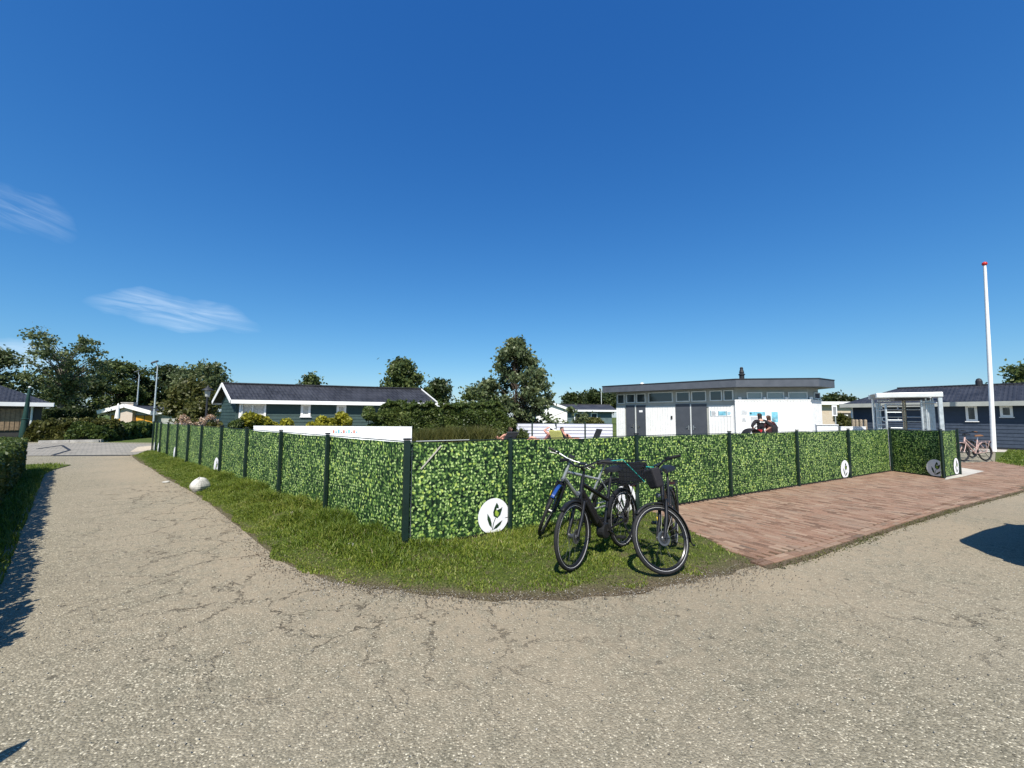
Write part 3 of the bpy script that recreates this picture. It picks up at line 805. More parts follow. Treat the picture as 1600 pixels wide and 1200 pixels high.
for r in range(int((shi + 1) / BW)):
    s = slo + r * BW
    for c in range(60):
        tt = -10 + c * BL + (r % 2) * BL * 0.5
        p = P0 + s_ax * s + t_ax * tt
        if p.y < 0.5 or abs(p.x) > 1.35 * p.y + 1.0 or not inside(p, AP): continue
        if p.y > 19 or min(((p - a_) - (b_ - a_) * max(0, min(1, (p - a_).dot(b_ - a_) / (b_ - a_).length_squared))).length for a_, b_ in zip(APRON_EDGE[:-1], APRON_EDGE[1:])) < 0.16: continue
        bricks.append((p.length, p))
for a_, b_ in zip(APRON_EDGE[:-2], APRON_EDGE[1:-1]):          # border course along the tarmac
    L_ = (b_ - a_).length; d_ = (b_ - a_).normalized(); n_ = Vector((-d_.y, d_.x, 0)); k2 = int(L_ / BL)
    for k in range(k2):
        p = a_ + d_ * (L_ * (k + 0.5) / k2)
        for o_ in (0.035, 0.105): bricks.append(((p + n_ * o_).length, p + n_ * o_, ang(d_) + math.pi / 2))
bricks.sort(key=lambda a: a[0])
def brick_mb(mb, c, rz, tilt, h, simple):
    R = Matrix.Translation(c) @ Matrix.Rotation(rz, 4, 'Z') @ Matrix.Rotation(tilt[0], 4, 'X') @ Matrix.Rotation(tilt[1], 4, 'Y')
    x, y, b = BW / 2 - 0.003, BL / 2 - 0.003, 0.004
    vs = [(i * x, j * y, -0.02) for i, j in ((-1, -1), (1, -1), (1, 1), (-1, 1))] + [(i * x, j * y, h - b) for i, j in ((-1, -1), (1, -1), (1, 1), (-1, 1))] + [(i * (x - b), j * (y - b), h) for i, j in ((-1, -1), (1, -1), (1, 1), (-1, 1))]
    fs = [(8, 9, 10, 11)] + [(a, (a + 1) % 4, (a + 1) % 4 + 4, a + 4) for a in range(4)] + [(a + 4, (a + 1) % 4 + 4, (a + 1) % 4 + 8, a + 8) for a in range(4)]
    mb.add([R @ Vector(v) for v in vs], fs)
base_brick = MB(); brick_mb(base_brick, (0, 0, 0), 0, (0, 0), 0.022, False)
bme = None; mass = MB(); RZ = ang(ER_)
for i, bb_ in enumerate(bricks):
    p = bb_[1]
    rz = (bb_[2] if len(bb_) > 2 else RZ) + rb.gauss(0, 0.014); tl = (rb.gauss(0, 0.008), rb.gauss(0, 0.010)); dz = rb.gauss(0, 0.0018)
    off = Vector((rb.gauss(0, 0.0012), rb.gauss(0, 0.002), 0))
    if i < 300:
        if bme is None:
            o = base_brick.build('brick', 'clinker', bed); bme = o.data
        else:
            o = bpy.data.objects.new('brick', bme); COL.objects.link(o); o.parent = bed
        o.location = (p.x + off.x, p.y + off.y, dz); o.rotation_euler = (tl[0], tl[1], rz)
    else:
        brick_mb(mass, (p.x + off.x, p.y + off.y, dz), rz, tl, 0.022, True)
mo = mass.build('brick_field', 'clinker_mass', bed, kind='stuff')
# mossy, weedy seam between the apron and the tarmac
rg2 = np.random.default_rng(5)
pts = []; 
for a, b in zip(APRON_EDGE[:-1], APRON_EDGE[1:]):
    n = int((b - a).length * 420 * (1.0 if a.length < 9 else 0.4)); t_ = rg2.random(n)
    q = np.array([a.x, a.y])[None] * (1 - t_[:, None]) + np.array([b.x, b.y])[None] * t_[:, None]
    wv = 0.5 + 0.5 * np.sin(q[:, 0] * 3.1) * np.sin(q[:, 0] * 1.3 + 1)
    q = q + rg2.normal(0, 0.045, (n, 2)) - np.array([NR.x, NR.y])[None] * 0.06
    pts.append(q[rg2.random(n) < 0.25 + 0.75 * wv])
q = np.concatenate(pts)
o = blades('seam_weeds', np.column_stack([q, np.zeros(len(q))]), rg2.uniform(0.008, 0.028, len(q)), 1.2, 'leaf_olive', rg2, 0.005)
o['label'] = 'mossy weeds in the seam between brick apron and tarmac'; o['category'] = 'weeds'
seam = [(p - NR * (0.075 + 0.03 * math.sin(i * 2.1))) for i, p in enumerate(APRON_EDGE)]
sm = MB().add([(p.x, p.y, 0.002) for p in seam] + [(p.x, p.y, 0.007) for p in (APRON_EDGE)], [(i, i + 1, len(seam) + i + 1, len(seam) + i) for i in range(len(seam) - 1)]).build('earth_seam', 'soil')
if sm.data.polygons[0].normal.z < 0: sm.data.flip_normals()
struct(sm)

# other ground sheets
sheet('concrete_slab', [g(1477, 751), g(1503, 746.5), g(1538, 737.5), g(1500, 731.5), g(1479, 736)], 0.026, 'concrete_light')
LW = [g(1555, 724), g(1700, 744), g(1900, 700), g(1900, 690), g(1556, 706.5)]
struct(sheet('right_lawn', LW, 0.010, 'lawn'))
sheet('right_path', [g(1380, 706), g(1900, 708), g(1900, 698), g(1380, 697)], 0.016, 'concrete_light')
sheet('pool_terrace', [P0 + NL * 0.4 + NR * 0.6, P0 + ER_ * 14 + NR * 0.4, P0 + ER_ * 14 + NR * 16, P0 + EL_ * 17 + NL * 12, P0 + EL_ * 17 + NL * 0.4], 0.008, 'concrete_light')
cs = [g(-60, 713), g(60, 712.5), g(203, 711.5), g(262, 704), g(262, 695.5), g(150, 692), g(60, 693), g(-60, 694)]
sheet('cross_street', cs, 0.012, 'grey_brick_paving')
sheet('sand_patch', [g(203, 707), g(222, 706), g(240, 702), g(240, 697), g(215, 699)], 0.02, 'sand')
HD = Vector((-0.734, 0.679, 0)); HN = Vector((0.679, 0.734, 0))      # hedge direction, and from hedge to road
HP = g(0, 737, 0.93); HP.z = 0
HP = HP + HN * (-0.72 - HP.dot(HN))
sheet('hedge_strip', [HP + HN * 0.30 - HD * 4.3, HP + HN * 0.34 + HD * 9.5, HP + HN * 0.9 + HD * 11.6, HP + HN * 0.1 + HD * 12.6, HP - HN * 3 + HD * 12.6, HP - HN * 3 - HD * 4.3], 0.008, 'lawn')
n = 9000
tt = rg2.uniform(-3.6, 12.0, n); oo = rg2.uniform(-0.15, 0.40, n) + np.clip((tt - 8.8) / 3.0, 0, 1) * rg2.random(n) * 0.45
q = np.array([HP.x, HP.y])[None] + tt[:, None] * np.array([HD.x, HD.y])[None] + oo[:, None] * np.array([HN.x, HN.y])[None]
o = blades('hedge_foot_grass', np.column_stack([q, np.full(n, 0.005)]), rg2.uniform(0.03, 0.12, n), 0.8, 'grass', rg2, 0.006)
o['label'] = 'rough grass along the foot of the clipped hedge'; o['category'] = 'grass'
n = 5000
q0, q1, q2 = g(1557, 723), g(1620, 734), g(1620, 707); ra, rbb = rg2.random(n), rg2.random(n)
q = np.array([q0.x, q0.y])[None] + ra[:, None] * np.array([q1.x - q0.x, q1.y - q0.y])[None] + (rbb)[:, None] * np.array([q2.x - q1.x, q2.y - q1.y])[None]
o = blades('lawn_grass', np.column_stack([q, np.full(n, 0.008)]), rg2.uniform(0.03, 0.08, n), 0.7, 'grass', rg2, 0.012)
o['label'] = 'mown lawn grass behind the white flagpole'; o['category'] = 'grass'

# ------------------------------------------------------------------ fence with printed ivy banners
FH = 1.285
def disc_mb(r, y, n=36, cut_lo=None, cut_hi_x=None, cx=0, cz=0):
    pts = []
    for i in range(n):
        t = 2 * math.pi * i / n
        x = cx + r * math.cos(t); z = cz + r * math.sin(t)
        if cut_lo is not None: z = max(z, cut_lo)
        if cut_hi_x is not None: x = min(x, cut_hi_x)
        pts.append((x, y, z))
    return MB().add(pts, [tuple(range(n))])
def tulip(banner, cx, cz, r, y):
    """the logo: flower head, stem and two leaves"""
    def S(pts): return [(cx + px_ * r, y, cz + pz_ * r) for px_, pz_ in pts]
    head = [(-0.02, 0.00), (0.22, -0.14), (0.42, 0.02), (0.52, 0.30), (0.55, 0.46), (0.33, 0.36), (0.30, 0.56), (0.18, 0.74), (0.05, 0.50), (-0.05, 0.22)]
    MB().add(S(head), [tuple(range(len(head)))]).build('logo_tulip', 'print_green', banner)
    hi = [(0.08, 0.02), (0.26, -0.06), (0.33, 0.14), (0.22, 0.26), (0.14, 0.36), (0.06, 0.2)]
    MB().add([(a, y - 0.0015, c) for a, _, c in S(hi)], [tuple(range(len(hi)))]).build('logo_petal', 'print_yellow', banner)
    pet = [(0.17, 0.30), (0.52, 0.41), (0.45, 0.44), (0.31, 0.40), (0.16, 0.42)]
    MB().add([(a, y - 0.002, c) for a, _, c in S(pet)], [tuple(range(len(pet)))]).build('logo_petal', 'print_white', banner)
    stem = [(0.09, -0.10), (0.13, -0.11), (0.00, -0.40), (-0.07, -0.78), (-0.12, -0.78), (-0.05, -0.42)]
    MB().add(S(stem), [tuple(range(len(stem)))]).build('logo_stem', 'print_green', banner)
    l1 = [(-0.42, 0.18), (-0.22, -0.12), (-0.14, -0.40), (-0.13, -0.66), (-0.30, -0.46), (-0.42, -0.14)]
    MB().add(S(l1), [tuple(range(len(l1)))]).build('logo_leaf', 'print_green', banner)
    l2 = [(-0.05, -0.76), (0.10, -0.56), (0.32, -0.42), (0.56, -0.30), (0.42, -0.54), (0.20, -0.70)]
    MB().add(S(l2), [tuple(range(len(l2)))]).build('logo_leaf', 'print_green', banner)
def fence_run(name, label, A, e, cuts, logos=(), zlift=0.0, group=None, first_post=True, last_post=True, wave=0.010, seed=1):
    """posts and banners from A along e; cuts are post distances; logos: panel number -> distance of the disc's centre before the panel's end"""
    root = empty(name, (A[0], A[1], 0), ang(e)); tag(root, label, 'fence', group)
    rr = random.Random(seed)
    for i, s in enumerate(cuts):
        if (i == 0 and not first_post) or (i == len(cuts) - 1 and not last_post): continue
        big = 0.075 if i == 0 and last_post else 0.046
        p = MB().box((s, 0, (FH + 0.02) / 2 + zlift - 0.05), (big, 0.05, FH + 0.12)).build('post', 'post_green', root, bevel=0.004)
        MB().box((s, 0, FH + 0.035 + zlift), (big + 0.012, 0.062, 0.022)).build('post_cap', 'black_plastic', p, bevel=0.004)
    for i, (s0, s1) in enumerate(zip(cuts[:-1], cuts[1:])):
        a, b = s0 - 0.022, s1 + 0.022
        y_b = 0.040 + 0.004 * (i % 2)
        n, k = max(6, int((b - a) / 0.16)), 7
        vs = []; ph = rr.uniform(0, 6)
        for j in range(k + 1):
            z = 0.035 + (FH - 0.045) * j / k + zlift
            for q in range(n + 1):
                x = a + (b - a) * q / n; m_ = math.sin(math.pi * q / n)
                sag = -0.010 * m_ * (j == k) * (0.5 + rr.random()) 
                y = y_b + wave * m_ * math.sin(math.pi * j / k) * math.sin(ph + q * 1.9 + j * 1.1) + 0.006 * m_ * math.sin(q * 0.7 + ph)
                vs.append((x, y, z + sag))
        fs = [(j * (n + 1) + q, j * (n + 1) + q + 1, (j + 1) * (n + 1) + q + 1, (j + 1) * (n + 1) + q) for j in range(k) for q in range(n)]
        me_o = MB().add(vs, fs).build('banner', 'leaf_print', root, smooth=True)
        uvl = me_o.data.uv_layers.new(name='uv'); ou = rr.uniform(0, 40)
        for lp in me_o.data.loops:
            c = me_o.data.vertices[lp.vertex_index].co; uvl.data[lp.index].uv = (c.x + ou, c.z)
        MB().beam((a + 0.005, 0.068, FH - 0.004 + zlift), (b - 0.005, 0.068, FH - 0.004 + zlift), 0.012, 0.012).build('top_rail', 'post_green', root)
        MB().beam((a + 0.03, 0.025, 0.03 + zlift), (b - 0.03, 0.025, 0.03 + zlift), 0.02, 0.03).build('bottom_rail', 'black_plastic', root)
        for q in range(3):
            z = 0.22 + q * 0.42 + zlift
            for xx in (a + 0.062, b - 0.062):
                MB().beam((xx - 0.02, 0.022, z), (xx + 0.02, 0.022, z), 0.008, 0.006).build('cable_tie', 'black_plastic', root)
        if i in logos:
            cx = b - 0.035 - logos[i]; rad = 0.235; cz = 0.262 + zlift
            dsc = disc_mb(rad, 0.020, cut_lo=0.05 + zlift, cut_hi_x=b - 0.02, cx=cx, cz=cz).build('logo_disc', 'print_white', me_o)
            tulip(me_o, cx, cz, rad, 0.017)
    return root
cl_ = [wallhit(P0, EL_, x, 720)[0] for x in LEFT_POSTS]
# local x of the left run points from its far end to the corner, so that its front faces the road
LE = P0 + EL_ * cl_[-1]
fence_run('privacy_fence', 'long leafy print fence along the narrow lane, from corner post to the cross street', LE, -EL_, [cl_[-1] - c for c in reversed(cl_)], logos={0: 0.25, 1: 0.28, 3: 0.28, 6: 0.35}, first_post=True, last_post=False, seed=3)
crr = [wallhit(P0, ER_, x, 720)[0] for x in RIGHT_POSTS]
run_r = fence_run('privacy_fence', 'leafy print fence behind the black bicycles and brick apron', P0, ER_, crr, logos={0: 0.225, 1: 0.25, 4: 0.25}, seed=8)
# light hem and fold at the corner end of the first banner
MB().beam((0.10, 0.055, FH + 0.004), (crr[1] - 0.6, 0.055, FH + 0.006), 0.006, 0.007).build('banner_hem', 'light_metal', run_r)
MB().beam((0.046, 0.03, 0.10), (0.044, 0.03, FH - 0.06), 0.004, 0.006).build('banner_edge', 'concrete_light', run_r)
MB().beam((0.16, 0.030, FH - 0.34), (0.42, 0.030, FH - 0.06), 0.006, 0.016).build('banner_fold', 'concrete_light', run_r)
e = unit(PJ - PR); fence_run('gate_fence', 'short leafy print fence panel in front of the turnstile, with tulip disc', PR, e, [0.0, (PJ - PR).length], logos={0: 0.20}, first_post=False, seed=12)
e = unit(PK - PJ); fence_run('gate_fence', 'narrowest leafy print panel, between turnstile panel and parked bicycles', PJ, e, [0.0, (PK - PJ).length], logos={0: 0.22}, first_post=False, seed=15)

# ------------------------------------------------------------------ foliage
def leaf_quads(C, size, rng, elong=1.7, up=0.0):
    """pointed leaf faces with random tilt round the points C"""
    n = len(C)
    nrm = rng.normal(size=(n, 3)); nrm[:, 2] += up; nrm /= np.linalg.norm(nrm, axis=1)[:, None] + 1e-9
    a = rng.normal(size=(n, 3)); a -= (a * nrm).sum(1)[:, None] * nrm; a /= np.linalg.norm(a, axis=1)[:, None] + 1e-9
    b = np.cross(nrm, a)
    s = (size * rng.uniform(0.6, 1.35, n))[:, None]
    L = a * s * 0.5 * elong; Wd = b * s * 0.5
    V = np.stack([C - L, C + Wd - L * 0.15, C + L, C - Wd - L * 0.15], 1).reshape(-1, 3)
    i = np.arange(n) * 4
    return V, np.stack([i, i + 1, i + 2, i + 3], 1)
def leaves(name, C, size, mat, rng, parent, elong=1.7, up=0.0, kind=None):
    V, Fq = leaf_quads(np.asarray(C), size, rng, elong, up)
    return npmesh(name, V, Fq, mat, parent, kind)
def tree(name, label, base, height, rx, crown_lo, mat, seed, clumps=60, per=150, leaf=0.13, lean=(0, 0), bark='bark', spread=0.30, shape='round', group=None, twigs=0, ry=None, trunk_r=None, lobes=None, top_bias=1.0):
    """tapered trunk, limbs out to every leaf clump, clumps of leaves inside an uneven envelope"""
    rng = np.random.default_rng(seed); rr = random.Random(seed)
    root = empty(name, base); tag(root, label, 'tree', group)
    ry = ry or rx; zc = (height + crown_lo) / 2; rz = (height - crown_lo) / 2
    tr = trunk_r or height * 0.022
    mb = MB()
    tp = [Vector((0, 0, -0.1))]
    for i in range(1, 7):
        t = i / 6
        tp.append(Vector((lean[0] * t + rr.gauss(0, 0.02) * height * t * 0.6, lean[1] * t + rr.gauss(0, 0.015) * height * t * 0.6, height * 0.86 * t)))
    mb.tube(tp, [tr * (1.25 if i == 0 else 1 - 0.82 * i / 6) for i in range(7)], 8)
    def trunk_at(t):
        x = min(5.999, max(0, t * 6)); i = int(x); return tp[i].lerp(tp[i + 1], x - i)
    cen = []
    tries = 0
    while len(cen) < clumps and tries < clumps * 40:
        tries += 1
        u = rr.uniform(-1, 1); 
        z = zc + rz * u
        if shape == 'pear': env = 1.0 - 0.72 * max(0, u) - 0.10 * (1 + u) - 0.35 * max(0, -u - 0.7)
        elif shape == 'cone': env = (1 - 0.85 * (u + 1) / 2)
        elif shape == 'vase': env = math.sqrt(max(0, 1 - (0.8 * u - 0.1) ** 2)) * (0.62 + 0.38 * u)
        else: env = math.sqrt(max(0, 1 - u * u * 0.96))
        th = rr.uniform(0, 2 * math.pi)
        wob = 1 + 0.28 * math.sin(2 * th + seed) * math.cos(3.1 * u + seed) + 0.18 * math.sin(5 * th + seed * 2 + 4 * u)
        if lobes: wob *= lobes(th, u)
        r = env * wob * math.sqrt(rr.uniform(0.08, 1.0))
        p = Vector((rx * r * math.cos(th) + lean[0] * 0.8, ry * r * math.sin(th) + lean[1] * 0.8, z))
        cen.append((p, r))
    C = []; 
    for p, r in cen:
        zt = max(0.12, min(0.97, (p.z - 0.10 * height - (Vector((p.x, p.y)).length) * 0.55) / (height * 0.86)))
        s = trunk_at(zt)
        mid = s.lerp(p, 0.55) + Vector((rr.gauss(0, 0.03), rr.gauss(0, 0.03), 0.05)) * height * 0.35
        r0 = tr * (0.36 - 0.2 * zt)
        mb.tube([s, mid, p + Vector((0, 0, spread * 0.2))], [r0, r0 * 0.6, r0 * 0.22], 5)
        cs = spread * rr.uniform(0.6, 1.35)
        n = int(per * rr.uniform(0.55, 1.3))
        q = rng.normal(size=(n, 3)) * np.array([cs, cs, cs * 0.62])[None]
        C.append(q + np.array(p)[None])
        for _ in range(twigs):
            d = Vector((rr.gauss(0, 1), rr.gauss(0, 1), rr.gauss(0.5, 0.7))).normalized() * cs * rr.uniform(1.2, 2.2)
            mb.tube([p, p + d], [r0 * 0.22, r0 * 0.08], 3)
            m_ = 6; tt = rng.random((m_, 1)); C.append(np.array(p)[None] + np.array(d)[None] * tt + rng.normal(size=(m_, 3)) * leaf * 0.7)
    mb.build('trunk', bark, root, smooth=True)
    C = np.concatenate(C)
    leaves('crown', C, leaf, mat, rng, root, 1.7, 0.35)
    return root
def ground_under(x, Y):
    p = at(x, 651, Y); return Vector((p.x, p.y, 0))
def zat(x, y, Y): return at(x, y, Y).z
def ptree(name, label, x, ytop, Y, halfw_px, ylow, mat, seed, **kw):
    """a tree from its place in the picture at a chosen distance"""
    b = ground_under(x, Y); h = zat(x, ytop, Y)
    return tree(name, label, b, h, halfw_px / F * Y, max(0.4, zat(x, ylow, Y)), mat, seed, **kw)

def hedge(name, label, A, e, L, D, H, mat, seed, n=20000, leaf=0.05, bumpy=0.08, cat='hedge', group=None, round_top=0.15, core='hedge_core', up=0.0, elong=1.6, parent=None, shoots=0):
    """a hedge box from A along e (length L), depth D away from its front, height H: dense core and a skin of leaves"""
    rng = np.random.default_rng(seed)
    root = empty(name, (A[0], A[1], 0), ang(e)); tag(root, label, cat, group)
    def surf(x, t):
        """t 0..1 over front face, top, back face"""
        per = H + D + H; d = t * per
        nz = bumpy * (np.sin(x * 3.1 + seed) * np.sin(d * 3.7 + seed * 2) + 0.6 * np.sin(x * 7.9 + d * 5.1 + seed) + 0.5 * np.sin(x * 1.3 + seed * 3))
        fy = np.where(d < H, 0.0, np.where(d < H + D, d - H, D)); fz = np.where(d < H, d, np.where(d < H + D, H, H - (d - H - D)))
        ny = np.where(d < H, -1.0, np.where(d < H + D, 0.0, 1.0)); nz_ = np.where((d >= H) & (d < H + D), 1.0, 0.0)
        # round the shoulders
        sh = np.clip((fz - (H - round_top)) / round_top, 0, 1) * (1 - nz_)
        fy = fy - ny * sh ** 2 * round_top * 0.7
        en = np.clip((np.minimum(x, L - x)) / max(round_top, 0.05), 0, 1)
        fz = np.where(fz > H * 0.6, H * 0.6 + (fz - H * 0.6) * (0.7 + 0.3 * np.sqrt(en)), fz)
        edge = np.clip(fz / 0.15, 0, 1)
        return fy + ny * nz * edge, fz + nz_ * nz
    # core
    nx_, nt = max(8, int(L / 0.25)), 18
    X, T = np.meshgrid(np.linspace(0.06, L - 0.06, nx_), np.linspace(0, 1, nt))
    Yc, Zc = surf(X, T); cy, cz = D / 2, H * 0.45
    shrink = min(0.10, D * 0.22)
    Yk = cy + (Yc - cy) * (1 - shrink / (D / 2)); Zk = np.maximum(0.0, cz + (Zc - cz) * (1 - shrink / H))
    Zk[0] = Zk[-1] = 0.0
    V = np.stack([X, Yk, Zk], -1).reshape(-1, 3)
    ii = (np.arange(nt - 1)[:, None] * nx_ + np.arange(nx_ - 1)[None]).ravel()
    Fq = np.stack([ii, ii + 1, ii + nx_ + 1, ii + nx_], 1)
    ends = []
    half = nt // 2
    for c in (0, nx_ - 1):
        for k in range(half): ends.append([k * nx_ + c, (k + 1) * nx_ + c, (nt - 2 - k) * nx_ + c, (nt - 1 - k) * nx_ + c])
    npmesh('stems', V, np.concatenate([Fq, np.array(ends)]), core, root)  # solid dark core, not stems; inner hedge shade put into its colour
    # skin
    x = rng.uniform(0, L, n); t = rng.random(n)
    fy, fz = surf(x, t)
    dep = np.abs(rng.normal(0, 0.055, n)) * min(1, D / 0.5) - 0.03
    C = np.stack([x, cy + (fy - cy) * (1 - dep / (D / 2)), cz + (fz - cz) * (1 - dep / H)], 1)
    m_ = int(n * (H * D) / (L * (2 * H + D)) * 1.0) + 200          # the two ends
    xe = np.where(rng.random(m_) < 0.5, 0.0, L) ; te = rng.random(m_); ye, ze = surf(xe, te); kx = rng.random(m_) ** 0.5
    C2 = np.stack([xe + rng.normal(0, 0.05, m_), cy + (ye - cy) * kx, np.maximum(0.03, cz + (ze - cz) * kx)], 1)
    C = np.concatenate([C, C2]); C[:, 2] = np.maximum(C[:, 2], 0.02)
    if shoots:
        xs_ = rng.uniform(0.1, L - 0.1, shoots); ys_ = rng.uniform(0.1, max(0.11, D - 0.1), shoots); hs_ = rng.uniform(0.05, 0.30, shoots)
        for a_, b_, c_ in zip(xs_, ys_, hs_):
            k = 10; C = np.concatenate([C, np.stack([a_ + rng.normal(0, 0.015, k), b_ + rng.normal(0, 0.015, k), H + np.linspace(0, c_, k)], 1)])
    leaves('foliage', C, leaf, mat, rng, root, elong, up)
    return root
def bush(name, label, base, rx, ry, H, mat, seed, n=4000, leaf=0.06, cat='shrub', group=None, lobes=9, elong=1.6, up=0.3):
    """a shrub: stems fanning from the ground, lobes of leaves"""
    rng = np.random.default_rng(seed); rr = random.Random(seed)
    root = empty(name, base); tag(root, label, cat, group)
    mb = MB(); C = []; core = MB()
    for k in range(lobes):
        th = rr.uniform(0, 2 * math.pi); r = math.sqrt(rr.random()) * 0.75
        c = Vector((rx * r * math.cos(th), ry * r * math.sin(th), H * rr.uniform(0.42, 0.95) * (1 - 0.25 * r)))
        s = 0.36 * min(rx, H) * rr.uniform(0.8, 1.25)
        mb.tube([(rr.gauss(0, 0.06), rr.gauss(0, 0.06), -0.03), c * 0.5, c], [0.016, 0.012, 0.005], 5)
        m_ = n // lobes
        q = rng.normal(size=(m_, 3)); q /= np.linalg.norm(q, axis=1)[:, None]
        q = q * (s * (rng.random(m_) ** 0.33))[:, None] * np.array([1.15, 1.15, 0.95])[None] + np.array(c)[None]
        q[:, 2] = np.minimum(q[:, 2], H * 1.03)
        C.append(q)
    # skirt of leaves down to the ground
    m_ = n // 3; th = rng.uniform(0, 2 * math.pi, m_); r = np.sqrt(rng.random(m_)) * 0.9
    C.append(np.stack([rx * r * np.cos(th), ry * r * np.sin(th), rng.uniform(0.03, 0.5, m_) * H], 1))
    mb.build('stems', 'bark', root)
    C = np.concatenate(C); C[:, 2] = np.maximum(C[:, 2], 0.02)
    leaves('foliage', C, leaf, mat, rng, root, elong, up)
    return root

# --- trees, from left to right
ptree('alder_tree', 'loose grey green tree top behind the dark roofed bungalow, at the end of the row', -8, 552, 42, 26, 640, 'leaf_ash', 21, clumps=34, per=120, leaf=0.22, spread=0.5)
ptree('open_tree', 'tall open crowned tree with ragged gappy top between bungalow and orange curtained house', 92, 528, 44, 62, 630, 'leaf_ash', 22, clumps=84, per=60, leaf=0.19, spread=0.40, twigs=4, shape='vase', bark='bark_grey', trunk_r=0.26)
ptree('dense_tree', 'dark leafy tree filling the gap under the open crowned tree', 108, 588, 53, 44, 668, 'leaf_dark', 23, clumps=60, per=150, leaf=0.22, spread=0.45)
ptree('dense_tree', 'broad dark tree with bare twigs above, behind the stone chimney', 180, 569, 62, 44, 640, 'leaf_tree', 24, clumps=80, per=140, leaf=0.24, spread=0.5, twigs=2)
ptree('dense_tree', 'low dark tree between the two tall street lamps', 222, 600, 66, 26, 645, 'leaf_dark', 25, clumps=44, per=120, leaf=0.25, spread=0.5)
ptree('round_tree', 'round topped dark tree right behind the nearer tall street lamp', 262, 577, 68, 30, 640, 'leaf_dark', 26, clumps=64, per=160, leaf=0.26, spread=0.55)
ptree('pale_tree', 'lighter grey green tree behind the gable of the green house', 318, 571, 44, 34, 650, 'leaf_ash', 27, clumps=70, per=120, leaf=0.2, spread=0.42, twigs=1)
ptree('olive_tree', 'olive green tree beside the lantern and green gable', 296, 598, 34, 30, 660, 'leaf_olive', 28, clumps=54, per=150, leaf=0.16, spread=0.36)
ptree('roof_top_tree', 'small tree top peeping over the middle of the green house roof', 484, 591, 48, 22, 618, 'leaf_tree', 29, clumps=26, per=110, leaf=0.2, spread=0.4, shape='cone')
ptree('maple_tree', 'pointed bright green tree behind the right end of the green house roof', 627, 565, 40, 36, 612, 'leaf_tree', 30, clumps=60, per=150, leaf=0.19, spread=0.36, shape='cone', twigs=1)
ptree('small_round_tree', 'small dark round tree right of the green house roof', 684, 598, 52, 20, 630, 'leaf_dark', 31, clumps=34, per=130, leaf=0.22, spread=0.4)
ptree('low_dark_tree', 'low dark tree left of the tall feathery tree', 752, 610, 36, 30, 650, 'leaf_tree', 32, clumps=40, per=130, leaf=0.18, spread=0.36)
ptree('feathery_tree', 'tall feathery tree standing alone behind the overgrown hedge', 806, 532, 23.5, 68, 676, 'leaf_ash', 33, clumps=170, per=40, leaf=0.125, spread=0.20, twigs=9, ry=1.8, trunk_r=0.09, shape='pear', lobes=lambda th, u: 1.15 + 0.15 * math.sin(3 * th))
for i, (x, yt, Y, hw) in enumerate(((892, 617, 95, 14), (912, 619, 100, 14), (930, 614, 92, 16), (951, 617, 96, 16))):
    ptree('distant_tree', ['rounded far tree above the white gabled house roof', 'flat topped far tree above the dark bungalow', 'highest far tree by the thin pole above the dark bungalow', 'far tree against the left end of the pool house'][i], x, yt, Y, hw, 642, 'leaf_dark', 40 + i, clumps=34, per=90, leaf=0.42, spread=0.7, group='far trees behind the dark bungalow')
for i, (x, yt, hw) in enumerate(((1296, 622, 9), (1307, 618, 9), (1322, 622, 9))):
    ptree('distant_tree', ['far tree touching the right end of the pool house', 'highest far tree above the beige brick house', 'far tree beside the navy bungalow roof'][i], x, yt, 100, hw, 642, 'leaf_dark', 50 + i, clumps=26, per=80, leaf=0.42, spread=0.6, group='far trees behind the beige house')
ptree('edge_tree', 'tree crown just reaching past the navy bungalow roof', 1634, 566, 40, 38, 630, 'leaf_tree', 55, clumps=60, per=120, leaf=0.2, spread=0.4)

# --- hedges and shrubs
A = HP - HN * 1.0 + HD * 9.55
hedge('clipped_hedge', 'clipped low hedge along the near side of the lane', HP - HD * 3.4, HD, 13.4, 1.6, 0.93, 'leaf_hedge', 61, n=62000, leaf=0.042, bumpy=0.035, round_top=0.1)
def hedge_px(name, label, x0, y0, x1, y1, z, D, mat, seed, **kw):
    a, b = g(x0, y0), g(x1, y1)
    return hedge(name, label, a, unit(b - a), (b - a).length, D, z, mat, seed, **kw)
hedge_px('conifer_hedge', 'yellowish green conifer hedge along the cross street', 40, 690, 165, 689, 1.05, 1.4, 'leaf_olive', 62, n=16000, leaf=0.14, bumpy=0.16, round_top=0.5, shoots=50, elong=2.2)
hedge_px('laurel_hedge', 'dark glossy laurel hedge in front of the orange curtained house', 158, 690, 250, 681, 0.80, 1.5, 'leaf_hedge', 63, n=13000, leaf=0.17, bumpy=0.16, round_top=0.4)
a = ground_under(70, 36); b = ground_under(150, 40)
hedge('tall_hedge', 'dark trimmed hedge behind the conifer hedge by the bungalow', a, unit(b - a), (b - a).length, 1.2, 2.0, 'leaf_dark', 64, n=9000, leaf=0.16, bumpy=0.08)

